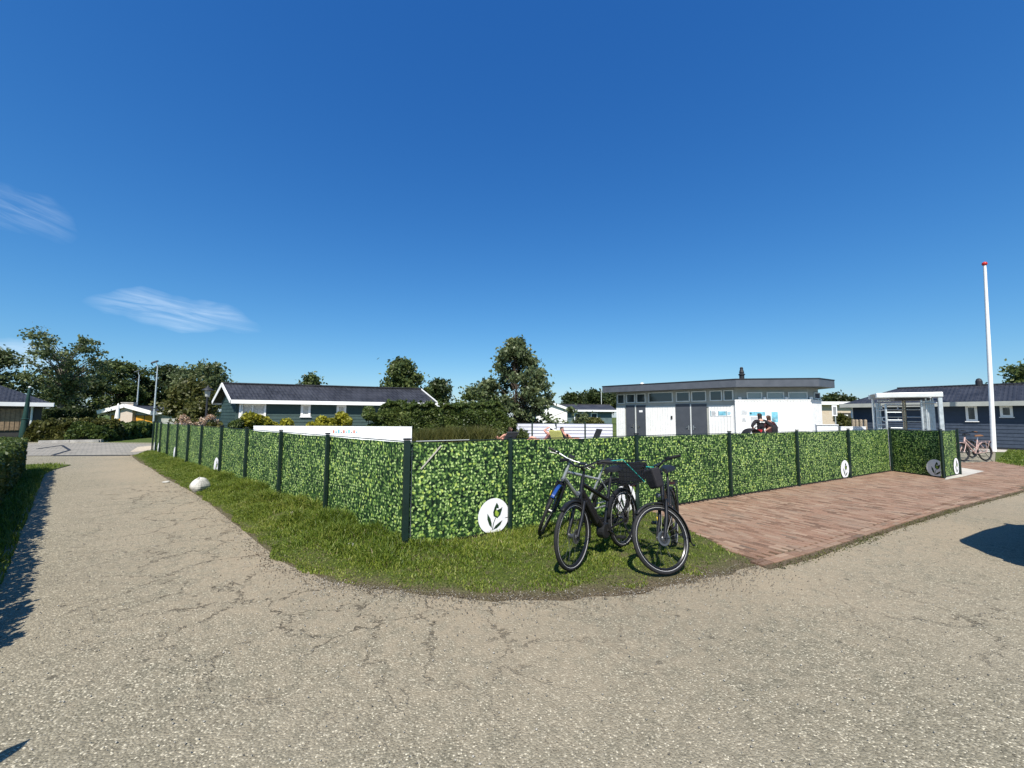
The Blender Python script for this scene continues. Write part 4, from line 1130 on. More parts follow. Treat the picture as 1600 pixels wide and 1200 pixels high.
# ------------------------------------------------------------------ buildings
def window_in(root, x0, x1, z0, z1, y=0.0, frame='white_paint', fw=0.09, depth=0.06, curtain=None, mull=0, glass='window_glass'):
    """a framed window on the wall y (front is -y): frame bars, pane, maybe curtains behind clear glass"""
    w = MB(); yy = y - depth / 2 - 0.012
    w.lohi((x0, yy - depth / 2, z0), (x0 + fw, yy + depth / 2, z1)); w.lohi((x1 - fw, yy - depth / 2, z0), (x1, yy + depth / 2, z1))
    w.lohi((x0 + fw, yy - depth / 2, z1 - fw), (x1 - fw, yy + depth / 2, z1)); w.lohi((x0 + fw, yy - depth / 2, z0), (x1 - fw, yy + depth / 2, z0 + fw))
    for i in range(mull):
        xm = x0 + (x1 - x0) * (i + 1) / (mull + 1); w.lohi((xm - fw * 0.4, yy - depth / 2 + 0.004, z0 + fw), (xm + fw * 0.4, yy + depth / 2 - 0.004, z1 - fw))
    o = w.build('window', frame, root, bevel=0.004)
    MB().lohi((x0 + fw, yy + 0.012, z0 + fw), (x1 - fw, yy + 0.018, z1 - fw)).build('pane', glass, o)
    if curtain:
        vs = []; n = 24
        for side in (0, 1):
            a = x0 + fw if side == 0 else x1 - fw - (x1 - x0) * 0.38; b = a + (x1 - x0) * 0.38
            m_ = MB(); vs = []
            for k in range(n + 1):
                xx = a + (b - a) * k / n; dy = 0.010 * math.sin(k * 1.7)
                vs += [(xx, yy + 0.006 + dy * 0.2, z0 + fw), (xx, yy + 0.006 + dy * 0.2, z1 - fw)]
            m_.add(vs, [(2 * k, 2 * k + 2, 2 * k + 3, 2 * k + 1) for k in range(n)]).build('curtain', curtain, o)
    MB().lohi((x0 - 0.04, yy - depth / 2 - 0.03, z0 - 0.045), (x1 + 0.04, yy + depth / 2, z0 - 0.003)).build('sill', frame, o)
    return o
def boards(root, x0, x1, z0, z1, mat, pitch=0.18, holes=(), y=0.0, clip=None, rot=None):
    """horizontal weatherboards on a wall, each one its own plank, cut round the windows"""
    k = 0; z = z0
    while z < z1 - 0.02:
        h = min(pitch, z1 - z)
        spans = [(x0, x1)]
        if clip: spans = [clip(z + h / 2)]
        for hx0, hx1, hz0, hz1 in holes:
            if z + h > hz0 + 0.02 and z < hz1 - 0.02:
                ns = []
                for a, b in spans:
                    if hx1 <= a or hx0 >= b: ns.append((a, b)); continue
                    if hx0 - a > 0.03: ns.append((a, hx0))
                    if b - hx1 > 0.03: ns.append((hx1, b))
                spans = ns
        for a, b in spans:
            if b - a < 0.03: continue
            m_ = MB().add([(a, y - 0.003, z + h), (b, y - 0.003, z + h), (a, y - 0.012, z + h), (b, y - 0.012, z + h), (a, y - 0.032, z + 0.004), (b, y - 0.032, z + 0.004), (a, y - 0.003, z + 0.004), (b, y - 0.003, z + 0.004)],
                          [(0, 2, 3, 1), (2, 4, 5, 3), (4, 6, 7, 5), (0, 6, 4, 2), (1, 3, 5, 7), (0, 1, 7, 6)])
            if rot is not None: m_.xform(rot)
            m_.build('plank', mat, root)
        z += pitch
def gable_roof(root, L, Wd, eave, ridge, ov, mat, ridge_axis='x', fascia='white_paint', th=0.07, hip=0.0, fh=0.16, hip_end=True):
    """two tiled slopes with fascia and verge boards; ridge along local x (or y)"""
    if ridge_axis == 'x':
        T = lambda p: Vector(p)
        A, B = L, Wd
    else:
        T = lambda p: Vector((p[1], p[0], p[2]))
        A, B = Wd, L
    h0 = hip
    sl = (ridge - eave) / (B / 2)
    ze = eave - sl * ov * 0
    f = [(-ov, -ov, ze), (A + ov, -ov, ze), (A + ov - h0 * (1 if hip_end else 0), B / 2, ridge), (-ov + h0, B / 2, ridge)]
    b = [(A + ov, B + ov, ze), (-ov, B + ov, ze), (-ov + h0, B / 2, ridge), (A + ov - h0 * (1 if hip_end else 0), B / 2, ridge)]
    m_ = MB()
    for q in (f, b):
        m_.slab([T(p) for p in q], th if ridge_axis == 'x' else -th)
    if h0:
        m_.slab([T(p) for p in ((-ov, B + ov, ze), (-ov, -ov, ze), (-ov + h0, B / 2, ridge))], th)
        if hip_end: m_.slab([T(p) for p in ((A + ov, -ov, ze), (A + ov, B + ov, ze), (A + ov - h0, B / 2, ridge))], th)
    r = metric_uv(m_.build('roof', mat, root))
    rt_ = MB().beam(T((-ov + h0, B / 2, ridge + 0.03)), T((A + ov - h0 * (1 if hip_end else 0), B / 2, ridge + 0.03)), 0.18, 0.07).build('ridge_tile', mat, r); metric_uv(rt_)
    for y in (-ov - 0.015, B + ov + 0.015):
        MB().beam(T((-ov, y, ze - fh * 0.28)), T((A + ov, y, ze - fh * 0.28)), 0.03, fh).build('fascia', fascia, r)
    if h0:
        for x in (-ov - 0.015, A + ov + 0.015):
            MB().beam(T((x, -ov, ze - fh * 0.28)), T((x, B + ov, ze - fh * 0.28)), 0.03, fh).build('fascia', fascia, r)
    else:
        for x in (-ov - 0.02, A + ov + 0.02):
            for y in (-ov, B + ov):
                MB().beam(T((x, y, ze - 0.05)), T((x, B / 2, ridge - 0.05)), 0.03, fh).build('verge_board', fascia, r)
    MB().lohi(T((-ov + 0.01, -ov + 0.01, ze - 0.10)), T((A + ov - 0.01, -0.004, ze - 0.085))).build('soffit', fascia, r)
    return r
def wall_gabled(root, L, Wd, eave, ridge, mat, ridge_axis='x', name='wall'):
    if ridge_axis == 'x':
        pts = [(0, 0, 0), (0, Wd, 0), (0, Wd, eave), (0, Wd / 2, ridge - 0.05), (0, 0, eave)]; d = (L, 0, 0)
    else:
        pts = [(0, 0, 0), (L, 0, 0), (L, 0, eave), (L / 2, 0, ridge - 0.05), (0, 0, eave)]; d = (0, Wd, 0)
    n = 5; vs = pts + [(p[0] + d[0], p[1] + d[1], p[2] + d[2]) for p in pts]
    m_ = MB().add(vs, [tuple(range(n)), tuple(range(n, 2 * n))[::-1]] + [(i, n + i, n + (i + 1) % n, (i + 1) % n) for i in range(n)])
    o = m_.build(name, mat, root); return metric_uv(o)

# --- green weatherboard house
ZE = 2.38
eA, eB, eC = g(354, 625.6, ZE), g(680, 630.8, ZE), g(325, 628, ZE)
e = unit(eB - eA); nn = Vector((-e.y, e.x, 0)); OV = 0.38
Lh = (eB - eA).length - 2 * OV; Wh = 2.7
gp = eA + e * OV + nn * OV; gp.z = 0
gh = empty('green_house', gp, ang(e)); tag(gh, 'long dark green weatherboard house with black tiled roof and white trim', 'house')
rid = zat(340, 599, (eA.y + eC.y) / 2)
wall_gabled(gh, Lh, Wh, ZE - 0.06, rid - 0.08, 'board_green')
gable_roof(gh, Lh, Wh, ZE, rid, OV, 'roof_tile', fh=0.20)
def wx(x, y=640): return wallhit(gp, e, x, y)[0]
def wz(x, y): return wallhit(gp, e, x, y)[1]
wins = [(wx(373), wx(415), wz(395, 655), wz(395, 627), 1, 'curtain_white'), (wx(469.5), wx(484.5), wz(475, 651), wz(475, 628.5), 0, 'curtain_white'), (wx(525.5), wx(540), wz(530, 653), wz(530, 629.5), 0, 'curtain_white')]
holes = []
for a, b, z0, z1, mu, cu in wins:
    z1 = min(z1, ZE - 0.14)
    window_in(gh, a, b, z0, z1, 0.0, 'white_paint', 0.11 if b - a < 0.8 else 0.09, curtain=cu, mull=mu, glass='window_glass' if not cu else 'clear_glass'); holes.append((a, b, z0, z1))
    MB().lohi((a + 0.05, -0.012, z0 + 0.05), (b - 0.05, -0.006, z1 - 0.05)).build('dark_room_sheet', 'dark_inside', gh)  # dark sheet standing in for the unlit room behind the glass
boards(gh, 0.07, Lh - 0.07, 0.1, ZE - 0.10, 'board_green', 0.185, holes)
Rg = Matrix.Rotation(math.radians(-90), 4, 'Z')          # x -> -y, for the gable end seen from the left
slp = (rid - 0.13 - ZE) / (Wh / 2)
def gclip(z):
    if z < ZE - 0.06: return (-Wh + 0.05, -0.05)
    d = (z - ZE + 0.06) / slp; return (-Wh + d, -d) if Wh - 2 * d > 0.1 else (0, 0)
boards(gh, 0, 0, 0.1, rid - 0.2, 'board_green', 0.185, (), 0.0, gclip, Rg)
for (x, y) in ((-0.02, -0.02),):
    MB().lohi((x - 0.03, y - 0.035, 0.05), (x + 0.09, y + 0.04, ZE - 0.1)).build('corner_board', 'board_green', gh)
MB().tube([(0.24, -0.09, 0.1), (0.24, -0.09, ZE - 0.1)], 0.035, 8).build('downpipe', 'light_metal', gh)
GK = ((eC - eA).dot(e)) / max(0.5, (eC - eA).dot(nn))            # the gable end is set at a slant to the long wall
for o in [x for x in bpy.data.objects if x.parent == gh or (x.parent and x.parent.parent == gh)]:
    for v in o.data.vertices: v.co.x += GK * v.co.y

# --- far left bungalow
bw = at(66, 640, 28); bw.z = 0
ze = zat(40, 631, 28)
bl = empty('bungalow', Vector((bw.x - 8.2 * 0.656, bw.y - 8.2 * 0.755, 0)), math.radians(49)); tag(bl, 'dark bungalow with hipped black roof and white gutter line beside the conifer hedge', 'house')
wl = MB().lohi((0, 0, 0), (8.2, 6, ze)).build('wall', 'dark_wall', bl)
gable_roof(bl, 8.2, 6, ze + 0.02, zat(40, 605, 31), 0.5, 'roof_tile', hip=2.6, fh=0.26)
pn = MB().lohi((6.0, -0.05, 0.5), (7.5, -0.003, ze - 0.35)).build('timber_panel', 'timber_panel', bl)
for k in range(7): MB().lohi((6.04 + k * 0.208, -0.075, 0.55), (6.04 + k * 0.208 + 0.17, -0.053, ze - 0.4)).build('slat', 'timber_panel', bl)
for k in range(4): window_in(bl, 0.6 + k * 1.32, 1.75 + k * 1.32, 0.7, ze - 0.25, 0, 'fascia_grey', 0.07, curtain='curtain_white', glass='clear_glass')
MB().tube([(7.75, -0.06, 0.05), (7.75, -0.06, ze - 0.1)], 0.06, 8).build('downpipe', 'light_metal', bl)

# --- house with orange curtains and stone chimney
Yh = 47.0
a0, a1 = at(172, 645, Yh), at(234, 645, Yh); zz = zat(200, 644.5, Yh)
Lo = a1.x - a0.x
oh = empty('orange_curtain_house', (a0.x, a0.y, 0), 0.0); tag(oh, 'low white house with orange curtains and pale stone chimney', 'house')
rz_ = zat(203, 634, Yh)
wall_gabled(oh, Lo, 7, zz, rz_, 'grey_band', 'y')
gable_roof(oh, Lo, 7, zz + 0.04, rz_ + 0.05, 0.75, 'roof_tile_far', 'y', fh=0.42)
ch = metric_uv(MB().lohi((Lo * 0.36, -0.45, 0), (Lo * 0.36 + 1.35, -0.004, zat(203, 630.2, Yh))).build('chimney', 'chimney_stone', oh))
MB().lohi((Lo * 0.36 - 0.06, -0.5, zat(203, 630.2, Yh)), (Lo * 0.36 + 1.41, 0.04, zat(203, 630.2, Yh) + 0.1)).build('chimney_cap', 'concrete', ch)
for (x0, x1) in ((0.25, 1.05), (1.12, 1.75), (Lo * 0.36 + 1.45, Lo * 0.36 + 2.35), (Lo * 0.36 + 2.45, Lo * 0.36 + 3.3)):
    f_ = MB().lohi((x0 - 0.05, -0.06, 0.6), (x1 + 0.05, -0.004, zz - 0.28)).build('window', 'dark_wall', oh)
    MB().lohi((x0, -0.075, 0.66), (x1, -0.063, zz - 0.34)).build('curtain', 'orange_curtain', f_)
an = MB().lohi((Lo + 0.1, 0.6, 0), (Lo + 5.6, 6, zz - 0.15)).build('annex_wall', 'grey_band', oh)
MB().lohi((Lo + 0.0, 0.2, zz - 0.15), (Lo + 6.0, 6.3, zz + 0.12)).build('annex_roof', 'white_paint', oh)
# folded white parasol in front of it
q = at(183, 655, 42); um = empty('folded_parasol', (q.x, q.y, 0)); tag(um, 'folded white parasol in front of the orange curtains', 'parasol')
MB().tube([(0, 0, 0), (0, 0, 2.6)], 0.03, 8).build('pole', 'timber_grey', um)
MB().lathe([(0.05, 1.1), (0.22, 1.2), (0.18, 1.7), (0.06, 2.7), (0.01, 2.75)], 10).build('canopy', 'cloth_white', um, smooth=True)
MB().box((0, 0, 0.04), (0.5, 0.5, 0.08)).build('base', 'concrete', um)

# --- flat white roof behind the green house, white gabled house, dark far bungalow
Yf = 36; a0, a1 = at(664, 632, Yf), at(703, 632, Yf); zt = zat(690, 630, Yf)
fr_ = empty('flat_roof_house', (a0.x, a0.y, 0)); tag(fr_, 'white flat roofed house showing between green house and overgrown hedge', 'house')
MB().lohi((0.2, 0.3, 0), (a1.x - a0.x - 0.2, 5, zt - 0.3)).build('wall', 'board_teal', fr_)
MB().lohi((0, 0, zt - 0.3), (a1.x - a0.x, 5.3, zt)).build('roof', 'white_paint', fr_, bevel=0.02)
window_in(fr_, 0.4, 1.3, 0.9, zt - 0.5, 0.3)
Yw = 36.0; a0, a1 = at(838, 650, Yw), at(886, 650, Yw); Lw = a1.x - a0.x
wh = empty('white_gable_house', (a0.x, a0.y, 0), math.radians(-2)); tag(wh, 'plain white house gable behind the slatted fence', 'house')
zz = zat(886, 639.5, Yw); rz_ = zat(863, 630.5, Yw)
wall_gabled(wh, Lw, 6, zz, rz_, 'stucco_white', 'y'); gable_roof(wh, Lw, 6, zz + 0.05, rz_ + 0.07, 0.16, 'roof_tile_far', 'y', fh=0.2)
Yd = 46.0; a0, a1 = at(876, 650, Yd), at(956, 650, Yd); Ld = a1.x - a0.x
dh = empty('far_bungalow', (a0.x, a0.y, 0), 0); tag(dh, 'far blue grey bungalow with dark roof between white gable and pool house', 'house')
zz = zat(920, 641.5, Yd)
MB().lohi((0, 0, 0), (Ld, 6, zz)).build('wall', 'board_teal', dh)
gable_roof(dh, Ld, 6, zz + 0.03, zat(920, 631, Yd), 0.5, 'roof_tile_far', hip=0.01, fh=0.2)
for k, x in enumerate((897, 906, 923)):
    xx = at(x, 650, Yd).x - a0.x; window_in(dh, xx, xx + 0.75, 0.35, zz - 0.25, 0, 'white_paint', 0.1)
# beige brick house on the right
Yb = 44.0; a0, a1 = at(1279, 650, Yb), at(1345, 650, Yb); Lb = a1.x - a0.x; zt = zat(1300, 627.5, Yb)
bb = empty('beige_brick_house', (a0.x, a0.y, 0)); tag(bb, 'flat roofed beige brick house beside the pool house', 'house')
metric_uv(MB().lohi((0.2, 0.5, 0), (Lb, 6, zt - 0.35)).build('wall', 'beige_brick', bb))
MB().lohi((0, 0, zt - 0.35), (Lb + 0.4, 6.3, zt)).build('roof', 'white_paint', bb, bevel=0.02)
xx = at(1313, 650, Yb).x - a0.x
MB().lohi((xx, 0.40, 0), (Lb, 0.497, zat(1310, 645, Yb))).build('garage_door', 'dark_wall', bb)
window_in(bb, at(1324, 650, Yb).x - a0.x, at(1329, 650, Yb).x - a0.x, 0.9, zat(1310, 645, Yb) - 0.2, 0.40)

# --- pool house
YB = 20.4
rB = at(1149.6, 591.5, YB); HR = rB.z
rA, rC, rD = g(941, 603.2, HR), g(1279.5, 590.3, HR), g(1303.6, 593.4, HR)
eL = unit(rB - rA)             # left wing, from its far left end to the bend
nL_ = Vector((-eL.y, eL.x, 0)) # into the house
dep = 7.0
rA2 = rA + nL_ * dep; rD2 = rD + Vector((0.3, 5.5, 0))
ph = empty('pool_house', (rB.x, rB.y, 0)); tag(ph, 'white clad pool house with angled grey flat roof and clerestory windows', 'building')
def loc(p): return Vector((p.x - rB.x, p.y - rB.y, 0))
roofp = [loc(rA), loc(rB), loc(rC), loc(rD), loc(rD2), loc(rA2)]
th = HR - at(1149.6, 604.5, YB).z
rf = MB().prism([(p.x, p.y) for p in roofp], HR - th, HR - 0.05).build('roof', 'fascia_grey', ph)
def offset_poly(P, d):
    n = len(P); out = []
    for i in range(n):
        a, b, c = P[i - 1], P[i], P[(i + 1) % n]
        d1, d2 = (b - a).normalized(), (c - b).normalized()
        n1, n2 = Vector((-d1.y, d1.x, 0)), Vector((-d2.y, d2.x, 0)); k = (n1 + n2); k = k / max(0.3, k.dot(n1))
        out.append(b + k * d)
    return out
MB().prism([(p.x, p.y) for p in offset_poly(roofp, -0.02)], HR - 0.047, HR + 0.0).build('roof_trim', 'roof_edge', rf)
OVH = 0.62
wp = offset_poly(roofp, OVH)
ZT = HR - th - 0.003
MB().prism([(p.x, p.y) for p in offset_poly(roofp, OVH + 0.22)], 0.0, ZT - 0.02).build('inner_wall', 'grey_band', ph)
# wall faces: band under the roof, clerestory frame, white vertical boards below
def wallface(A, B, items, boards_top, nbw=0.145, proud=0.0, doors=()):
    e = unit(B - A); L = (B - A).length
    face = empty('wall_face', (A.x, A.y, 0), ang(e)); face.parent = ph
    return e, L
class Face:
    def __init__(s, A, B):
        s.A = A; s.e = unit(B - A); s.L = (B - A).length; s.M = Matrix.Translation(A) @ Matrix.Rotation(ang(s.e), 4, 'Z')
        s.wA = A + Vector((rB.x, rB.y, 0))
    def h(s, x, y): return wallhit(s.wA, s.e, x, y)
    def put(s, mb, name, mat, parent=None, bevel=0):
        o = mb.xform(s.M).build(name, mat, parent or ph, bevel=bevel); return o
def clad(fc, ztop, holes, x0=0.0, x1=None, y=0.0, pitch=0.15):
    x1 = fc.L if x1 is None else x1
    n = max(1, round((x1 - x0) / pitch)); pw = (x1 - x0) / n
    for k in range(n):
        a = x0 + k * pw + 0.006; b = a + pw - 0.012; m_ = (a + b) / 2; z0, z1 = 0.08, ztop
        hit = [h for h in holes if h[0] - 0.01 < m_ < h[1] + 0.01]
        if hit:
            z0 = hit[0][3] + 0.06
            if z1 - z0 < 0.08: continue
        fc.put(MB().lohi((a, y - 0.028, z0), (b, y - 0.004, z1)), 'plank', 'white_paint')
f1, f2, f3 = Face(wp[0], wp[1]), Face(wp[1], wp[2]), Face(wp[2], wp[3])
ztop1 = f1.h(1020, 636.5)[1]
def cle(fc, px, frame='light_metal', glass='window_glass'):
    """one clerestory window from its pixel box"""
    x0, x1, y0, y1 = px
    a, zt_ = fc.h(x0, y0); b, zb_ = fc.h(x1, y1)
    zt_ = min(zt_, ZT - 0.06)
    w = MB(); fw = 0.05
    w.lohi((a, -0.06, zb_), (a + fw, 0.0, zt_)); w.lohi((b - fw, -0.06, zb_), (b, 0.0, zt_)); w.lohi((a + fw, -0.06, zt_ - fw), (b - fw, 0, zt_)); w.lohi((a + fw, -0.06, zb_), (b - fw, 0, zb_ + fw))
    o = fc.put(w, 'window', frame)
    fc.put(MB().lohi((a + fw, -0.034, zb_ + fw), (b - fw, -0.028, zt_ - fw)), 'pane', glass, o)
    return a, b, zb_, zt_
# backing walls (0.2 thick) under the roof
for fc, y in ((f1, 0), (f2, 0), (f3, 0)):
    fc.put(MB().lohi((0.0, 0.0, 0.0), (fc.L, 0.12, ZT)), 'wall', 'grey_band')  # white wall above the boards; roof shade put into its grey colour
for px in ((965, 976.5, 616.5, 631), (979, 992.8, 615.8, 629.6), (994.8, 1009.3, 615.3, 629.3), (1013.5, 1052, 613.6, 628.4), (1056.6, 1078.5, 612.6, 627.6), (1080.4, 1104.2, 611.5, 627.2), (1109, 1129, 610.6, 626.4), (1130.5, 1146.5, 609.8, 626)):
    cle(f1, px)
dz = f1.h(1080, 632.0)[1]
dholes = []
for (x0, x1, pair) in ((978.3, 992.8, 0), (994.6, 1009.8, 0), (1055.8, 1079.6, 1), (1080.2, 1105.4, 2)):
    a, b = f1.h(x0, 650)[0], f1.h(x1, 650)[0]
    z1 = f1.h((x0 + x1) / 2, 633.2 if x0 < 1020 else 631.2)[1]
    fr0 = f1.put(MB().lohi((a + 0.02, -0.045, 0.03), (b - 0.02, -0.004, z1)), 'door', 'door_grey')
    hx = b - 0.12 if x0 < 985 or pair == 1 else a + 0.12
    hm = MB().lohi((hx - 0.03, -0.06, 0.93), (hx + 0.03, -0.046, 1.17)).beam((hx, -0.09, 1.06), (hx + (0.13 if hx < (a + b) / 2 else -0.13), -0.09, 1.06), 0.02, 0.02); hm.beam((hx, -0.06, 1.06), (hx, -0.10, 1.06), 0.02, 0.02)
    f1.put(hm, 'handle', 'steel', fr0)
    if 994 < x0 < 996: f1.put(MB().lohi((a + 0.2, -0.05, z1 - 0.42), (a + 0.42, -0.046, z1 - 0.30)), 'door_sign', 'white_board', fr0)
    dholes.append((a, b, 0, z1))
for x in (993.6, 1079.9):
    a = f1.h(x, 650)[0]; f1.put(MB().lohi((a - 0.03, -0.05, 0.03), (a + 0.03, -0.004, dz)), 'door_post', 'light_metal')
clad(f1, ztop1, dholes)
f1.put(MB().lohi((0, -0.033, ztop1 + 0.004), (f1.L, -0.003, ztop1 + 0.05)), 'trim', 'light_metal')
ztop2 = f2.h(1200, 626.5)[1]
for px in ((1166, 1190.5, 612.6, 624), (1197, 1224.8, 612.4, 624), (1230.4, 1261.2, 612.4, 624)):
    cle(f2, px, glass='sky_tinted_glass')
cle(f3, (1270.5, 1280, 613, 624))
PRD = 0.10
clad(f2, ztop2, (), y=-PRD, x0=-0.10, x1=f2.L + 0.07)
f2.put(MB().lohi((-0.1, -PRD - 0.003, 0.05), (f2.L + 0.05, -0.003, ztop2 - 0.01)), 'cladding_core', 'white_paint')
f2.put(MB().lohi((-0.12, -PRD - 0.05, ztop2 + 0.003), (f2.L + 0.08, -0.003, ztop2 + 0.06)), 'ledge', 'white_paint', bevel=0.01)
for x in (1155, 1193.7, 1227.5, 1266):
    a = f2.h(x, 622)[0]; f2.put(MB().lohi((a - 0.07, -0.12, ztop2 + 0.063), (a + 0.07, -0.003, ztop2 + 0.2)), 'mullion_foot', 'white_paint', bevel=0.02)
clad(f3, ztop2, (), y=-PRD, x0=0.05)
f3.put(MB().lohi((0.02, -PRD - 0.003, 0.05), (f3.L, -0.003, ztop2 - 0.01)), 'cladding_core', 'white_paint')
f3.put(MB().lohi((0.06, -PRD - 0.05, ztop2 + 0.003), (f3.L + 0.03, -0.003, ztop2 + 0.06)), 'ledge', 'white_paint')
# small wall lamp by the double door
a, z = f1.h(1050, 652); lm = f1.put(MB().lohi((a - 0.04, -0.07, z - 0.1), (a + 0.04, -0.03, z + 0.08)), 'coat_hook', 'black_plastic')
# roof vents and flue
q = loc(at(1159, 588, 23)); fl = MB().lathe([(0.13, 0), (0.13, 0.45), (0.17, 0.47), (0.17, 0.52), (0.11, 0.56), (0.13, 0.62), (0.08, 0.80), (0.09, 0.86), (0.05, 0.92)], 14, (q.x, q.y, HR - 0.02)).build('flue', 'roof_edge', rf, smooth=False)
for x, Y in ((1003, 26.0), (1227, 24.0)):
    q = loc(at(x, 590, Y)); MB().lathe([(0.16, 0), (0.16, 0.16), (0.12, 0.24), (0.02, 0.28)], 12, (q.x, q.y, HR - 0.02)).build('roof_vent', 'light_metal', rf, smooth=True)
# signs on the pool house
def signboard(fc, px, name, label, blocks, y, bmat='white_board'):
    x0, x1, y0, y1 = px
    a, z1 = fc.h(x0, y0); b, z0 = fc.h(x1, y1)
    r = empty(name, Vector((rB.x, rB.y, 0)) + fc.A, ang(fc.e)); tag(r, label, 'sign')
    MB().lohi((a, y - 0.012, z0), (b, y, z1)).build('board', bmat, r)
    for k, (u0, u1, v0, v1, mt) in enumerate(blocks):
        MB().lohi((a + (b - a) * u0, y - 0.018, z0 + (z1 - z0) * v0), (a + (b - a) * u1, y - 0.013, z0 + (z1 - z0) * v1)).build('print', mt, r)
    return r
rs = random.Random(4)
def lines(u0, u1, v0, v1, n, mt):
    return [(u0, u0 + (u1 - u0) * rs.uniform(0.6, 1), v0 + (v1 - v0) * (k + 0.25) / n, v0 + (v1 - v0) * (k + 0.7) / n, mt) for k in range(n)]
signboard(f1, (1110.5, 1143.5, 641.5, 650.5), 'wall_sign', 'narrow white sign with pale blue print beside the grey double door', [(0.0, 0.03, 0, 1, 'sign_teal'), (0.42, 0.74, 0.15, 0.85, 'sign_blue'), (0.38, 0.41, 0.1, 0.9, 'sign_teal'), (0.76, 0.79, 0.1, 0.9, 'sign_teal')] + lines(0.06, 0.34, 0.1, 0.9, 5, 'sign_grey') + lines(0.82, 0.97, 0.2, 0.8, 3, 'sign_blue'), -0.030)
signboard(f2, (1168, 1215.5, 642.8, 667), 'pool_rules_board', 'pale blue printed pool rules board behind the standing people', [(0.02, 0.55, 0.72, 0.97, 'sign_blue'), (0.76, 0.97, 0.30, 0.97, 'sign_blue'), (0.03, 0.10, 0.80, 0.92, 'sign_teal')] + lines(0.05, 0.5, 0.1, 0.66, 7, 'sign_grey') + lines(0.78, 0.95, 0.03, 0.27, 4, 'sign_blue') + lines(0.79, 0.94, 0.35, 0.62, 3, 'white_board'), -0.130)
signboard(f2, (1156, 1167, 640.5, 647.5), 'notice_sheet', 'upper small white notice left of the pool rules board', lines(0.05, 0.95, 0.05, 0.95, 4, 'sign_grey'), -0.130)
signboard(f2, (1158, 1165, 652.3, 658.5), 'notice_sheet', 'lower small white notice left of the pool rules board', lines(0.05, 0.95, 0.05, 0.95, 4, 'sign_grey'), -0.130)

# --- navy bungalow on the right
ZE2 = 2.45
aL, aR = g(1312, 633.2, ZE2), g(1600, 628.8, ZE2)
e2 = unit(aR - aL); n2 = Vector((-e2.y, e2.x, 0)); OV2 = 0.5
np_ = aL + e2 * OV2 + n2 * OV2; np_.z = 0
L2 = 13.0; W2 = 6.4
nb = empty('navy_bungalow', np_, ang(e2)); tag(nb, 'long navy weatherboard bungalow with black tiled roof behind turnstile and flagpole', 'house')
MB().lohi((0, 0, 0), (L2, W2, ZE2 - 0.05)).build('wall', 'board_navy', nb)
r2z = 2.45 + 1.15
gable_roof(nb, L2, W2, ZE2 + 0.03, r2z, OV2, 'roof_tile', hip=2.2, fascia='grey_band', fh=0.24)
def w2(x, y): return wallhit(np_, e2, x, y)
hol2 = []
for (x0, x1, y0, y1) in ((1508, 1528.5, 633.7, 658), (1561.5, 1583.5, 633.8, 651.5)):
    a, z1 = w2(x0, y0); b, z0 = w2(x1, y1); z1 = min(z1, ZE2 - 0.12)
    window_in(nb, a, b, z0, z1, 0, 'white_paint', 0.10, curtain=None); hol2.append((a, b, z0, z1))
boards(nb, 0.05, L2 - 0.05, 0.12, ZE2 - 0.1, 'board_navy', 0.19, hol2)
MB().tube([(w2(1332, 650)[0], -0.09, 0.05), (w2(1332, 650)[0], -0.09, ZE2 - 0.15)], 0.06, 8).build('downpipe', 'white_paint', nb)
MB().lohi((-0.02, -0.05, 0.0), (L2, -0.004, 0.11)).build('plinth', 'roof_edge', nb)
q = Vector((w2(1521, 610)[0], W2 / 2, r2z)); MB().lathe([(0.16, -0.1), (0.15, 0.25), (0.10, 0.38), (0.03, 0.42)], 12, q).build('roof_vent', 'roof_edge', nb)
# row of round timber posts in front of it
for k, x in enumerate((1333.5, 1339, 1345.5, 1352.5)):
    q = at(x, 668, 23.0); z = zat(x, 655.5 + 0.2 * (k % 2), 23.0)
    o = MB().lathe([(0.08, 0), (0.08, z - 0.03), (0.05, z)], 10).build('timber_post', 'timber_grey'); o.location = (q.x, q.y, 0)
    tag(o, 'round timber post in a short row before the navy bungalow', 'post', 'row of timber posts')

# --- white pool walls behind the fence
def white_wall(name, label, x0, x1, ytop, Y0, Y1, prints=()):
    a, b = at(x0, ytop[0], Y0), at(x1, ytop[1], Y1); z = (a.z + b.z) / 2
    ee = unit(b - a); L = (b - a).length
    r = empty(name, (a.x, a.y, 0), ang(ee)); tag(r, label, 'wall')
    n = max(1, round(L / 2.0))
    for k in range(n): MB().lohi((k * L / n + 0.003, 0, 0.0), ((k + 1) * L / n - 0.003, 0.06, z)).build('panel', 'white_board', r, bevel=0.004)
    MB().lohi((0, -0.01, z + 0.002), (L, 0.07, z + 0.03)).build('cap', 'white_board', r)
    return r, L, z
r, L, z = white_wall('pool_wall', 'long plain white wall with small coloured lettering inside the fence', 396, 643.5, (668.3, 666.4), 14.0, 14.0)
aa = at(396, 668, 14).x; 
for k in range(10):
    x0 = at(520 + k * 4.0, 675, 14).x - aa; hh = (0.10, 0.06, 0.12, 0.05)[k % 4]
    MB().lohi((x0, -0.012, z - 0.20 + 0.02 * (k % 2)), (x0 + 0.055, -0.004, z - 0.20 + hh)).build('lettering', ('sign_pink', 'sign_blue', 'sign_blue', 'sign_grey')[k % 4], r)
white_wall('far_pool_wall', 'short white wall at the far lane end of the fence', 250, 290, (661.0, 664.0), 22.0, 19.5)
r, L, z = white_wall('bench_wall', 'low white panel with dark rim right of the pool house', 1275, 1310, (664.5, 664.0), 17.5, 17.5)
for (x0, x1, z0, z1) in ((0, L, z - 0.025, z + 0.01), (0, 0.03, 0, z - 0.027), (L - 0.03, L, 0, z - 0.027)):
    MB().lohi((x0, -0.02, z0), (x1, -0.012, z1)).build('rim', 'sign_grey', r)
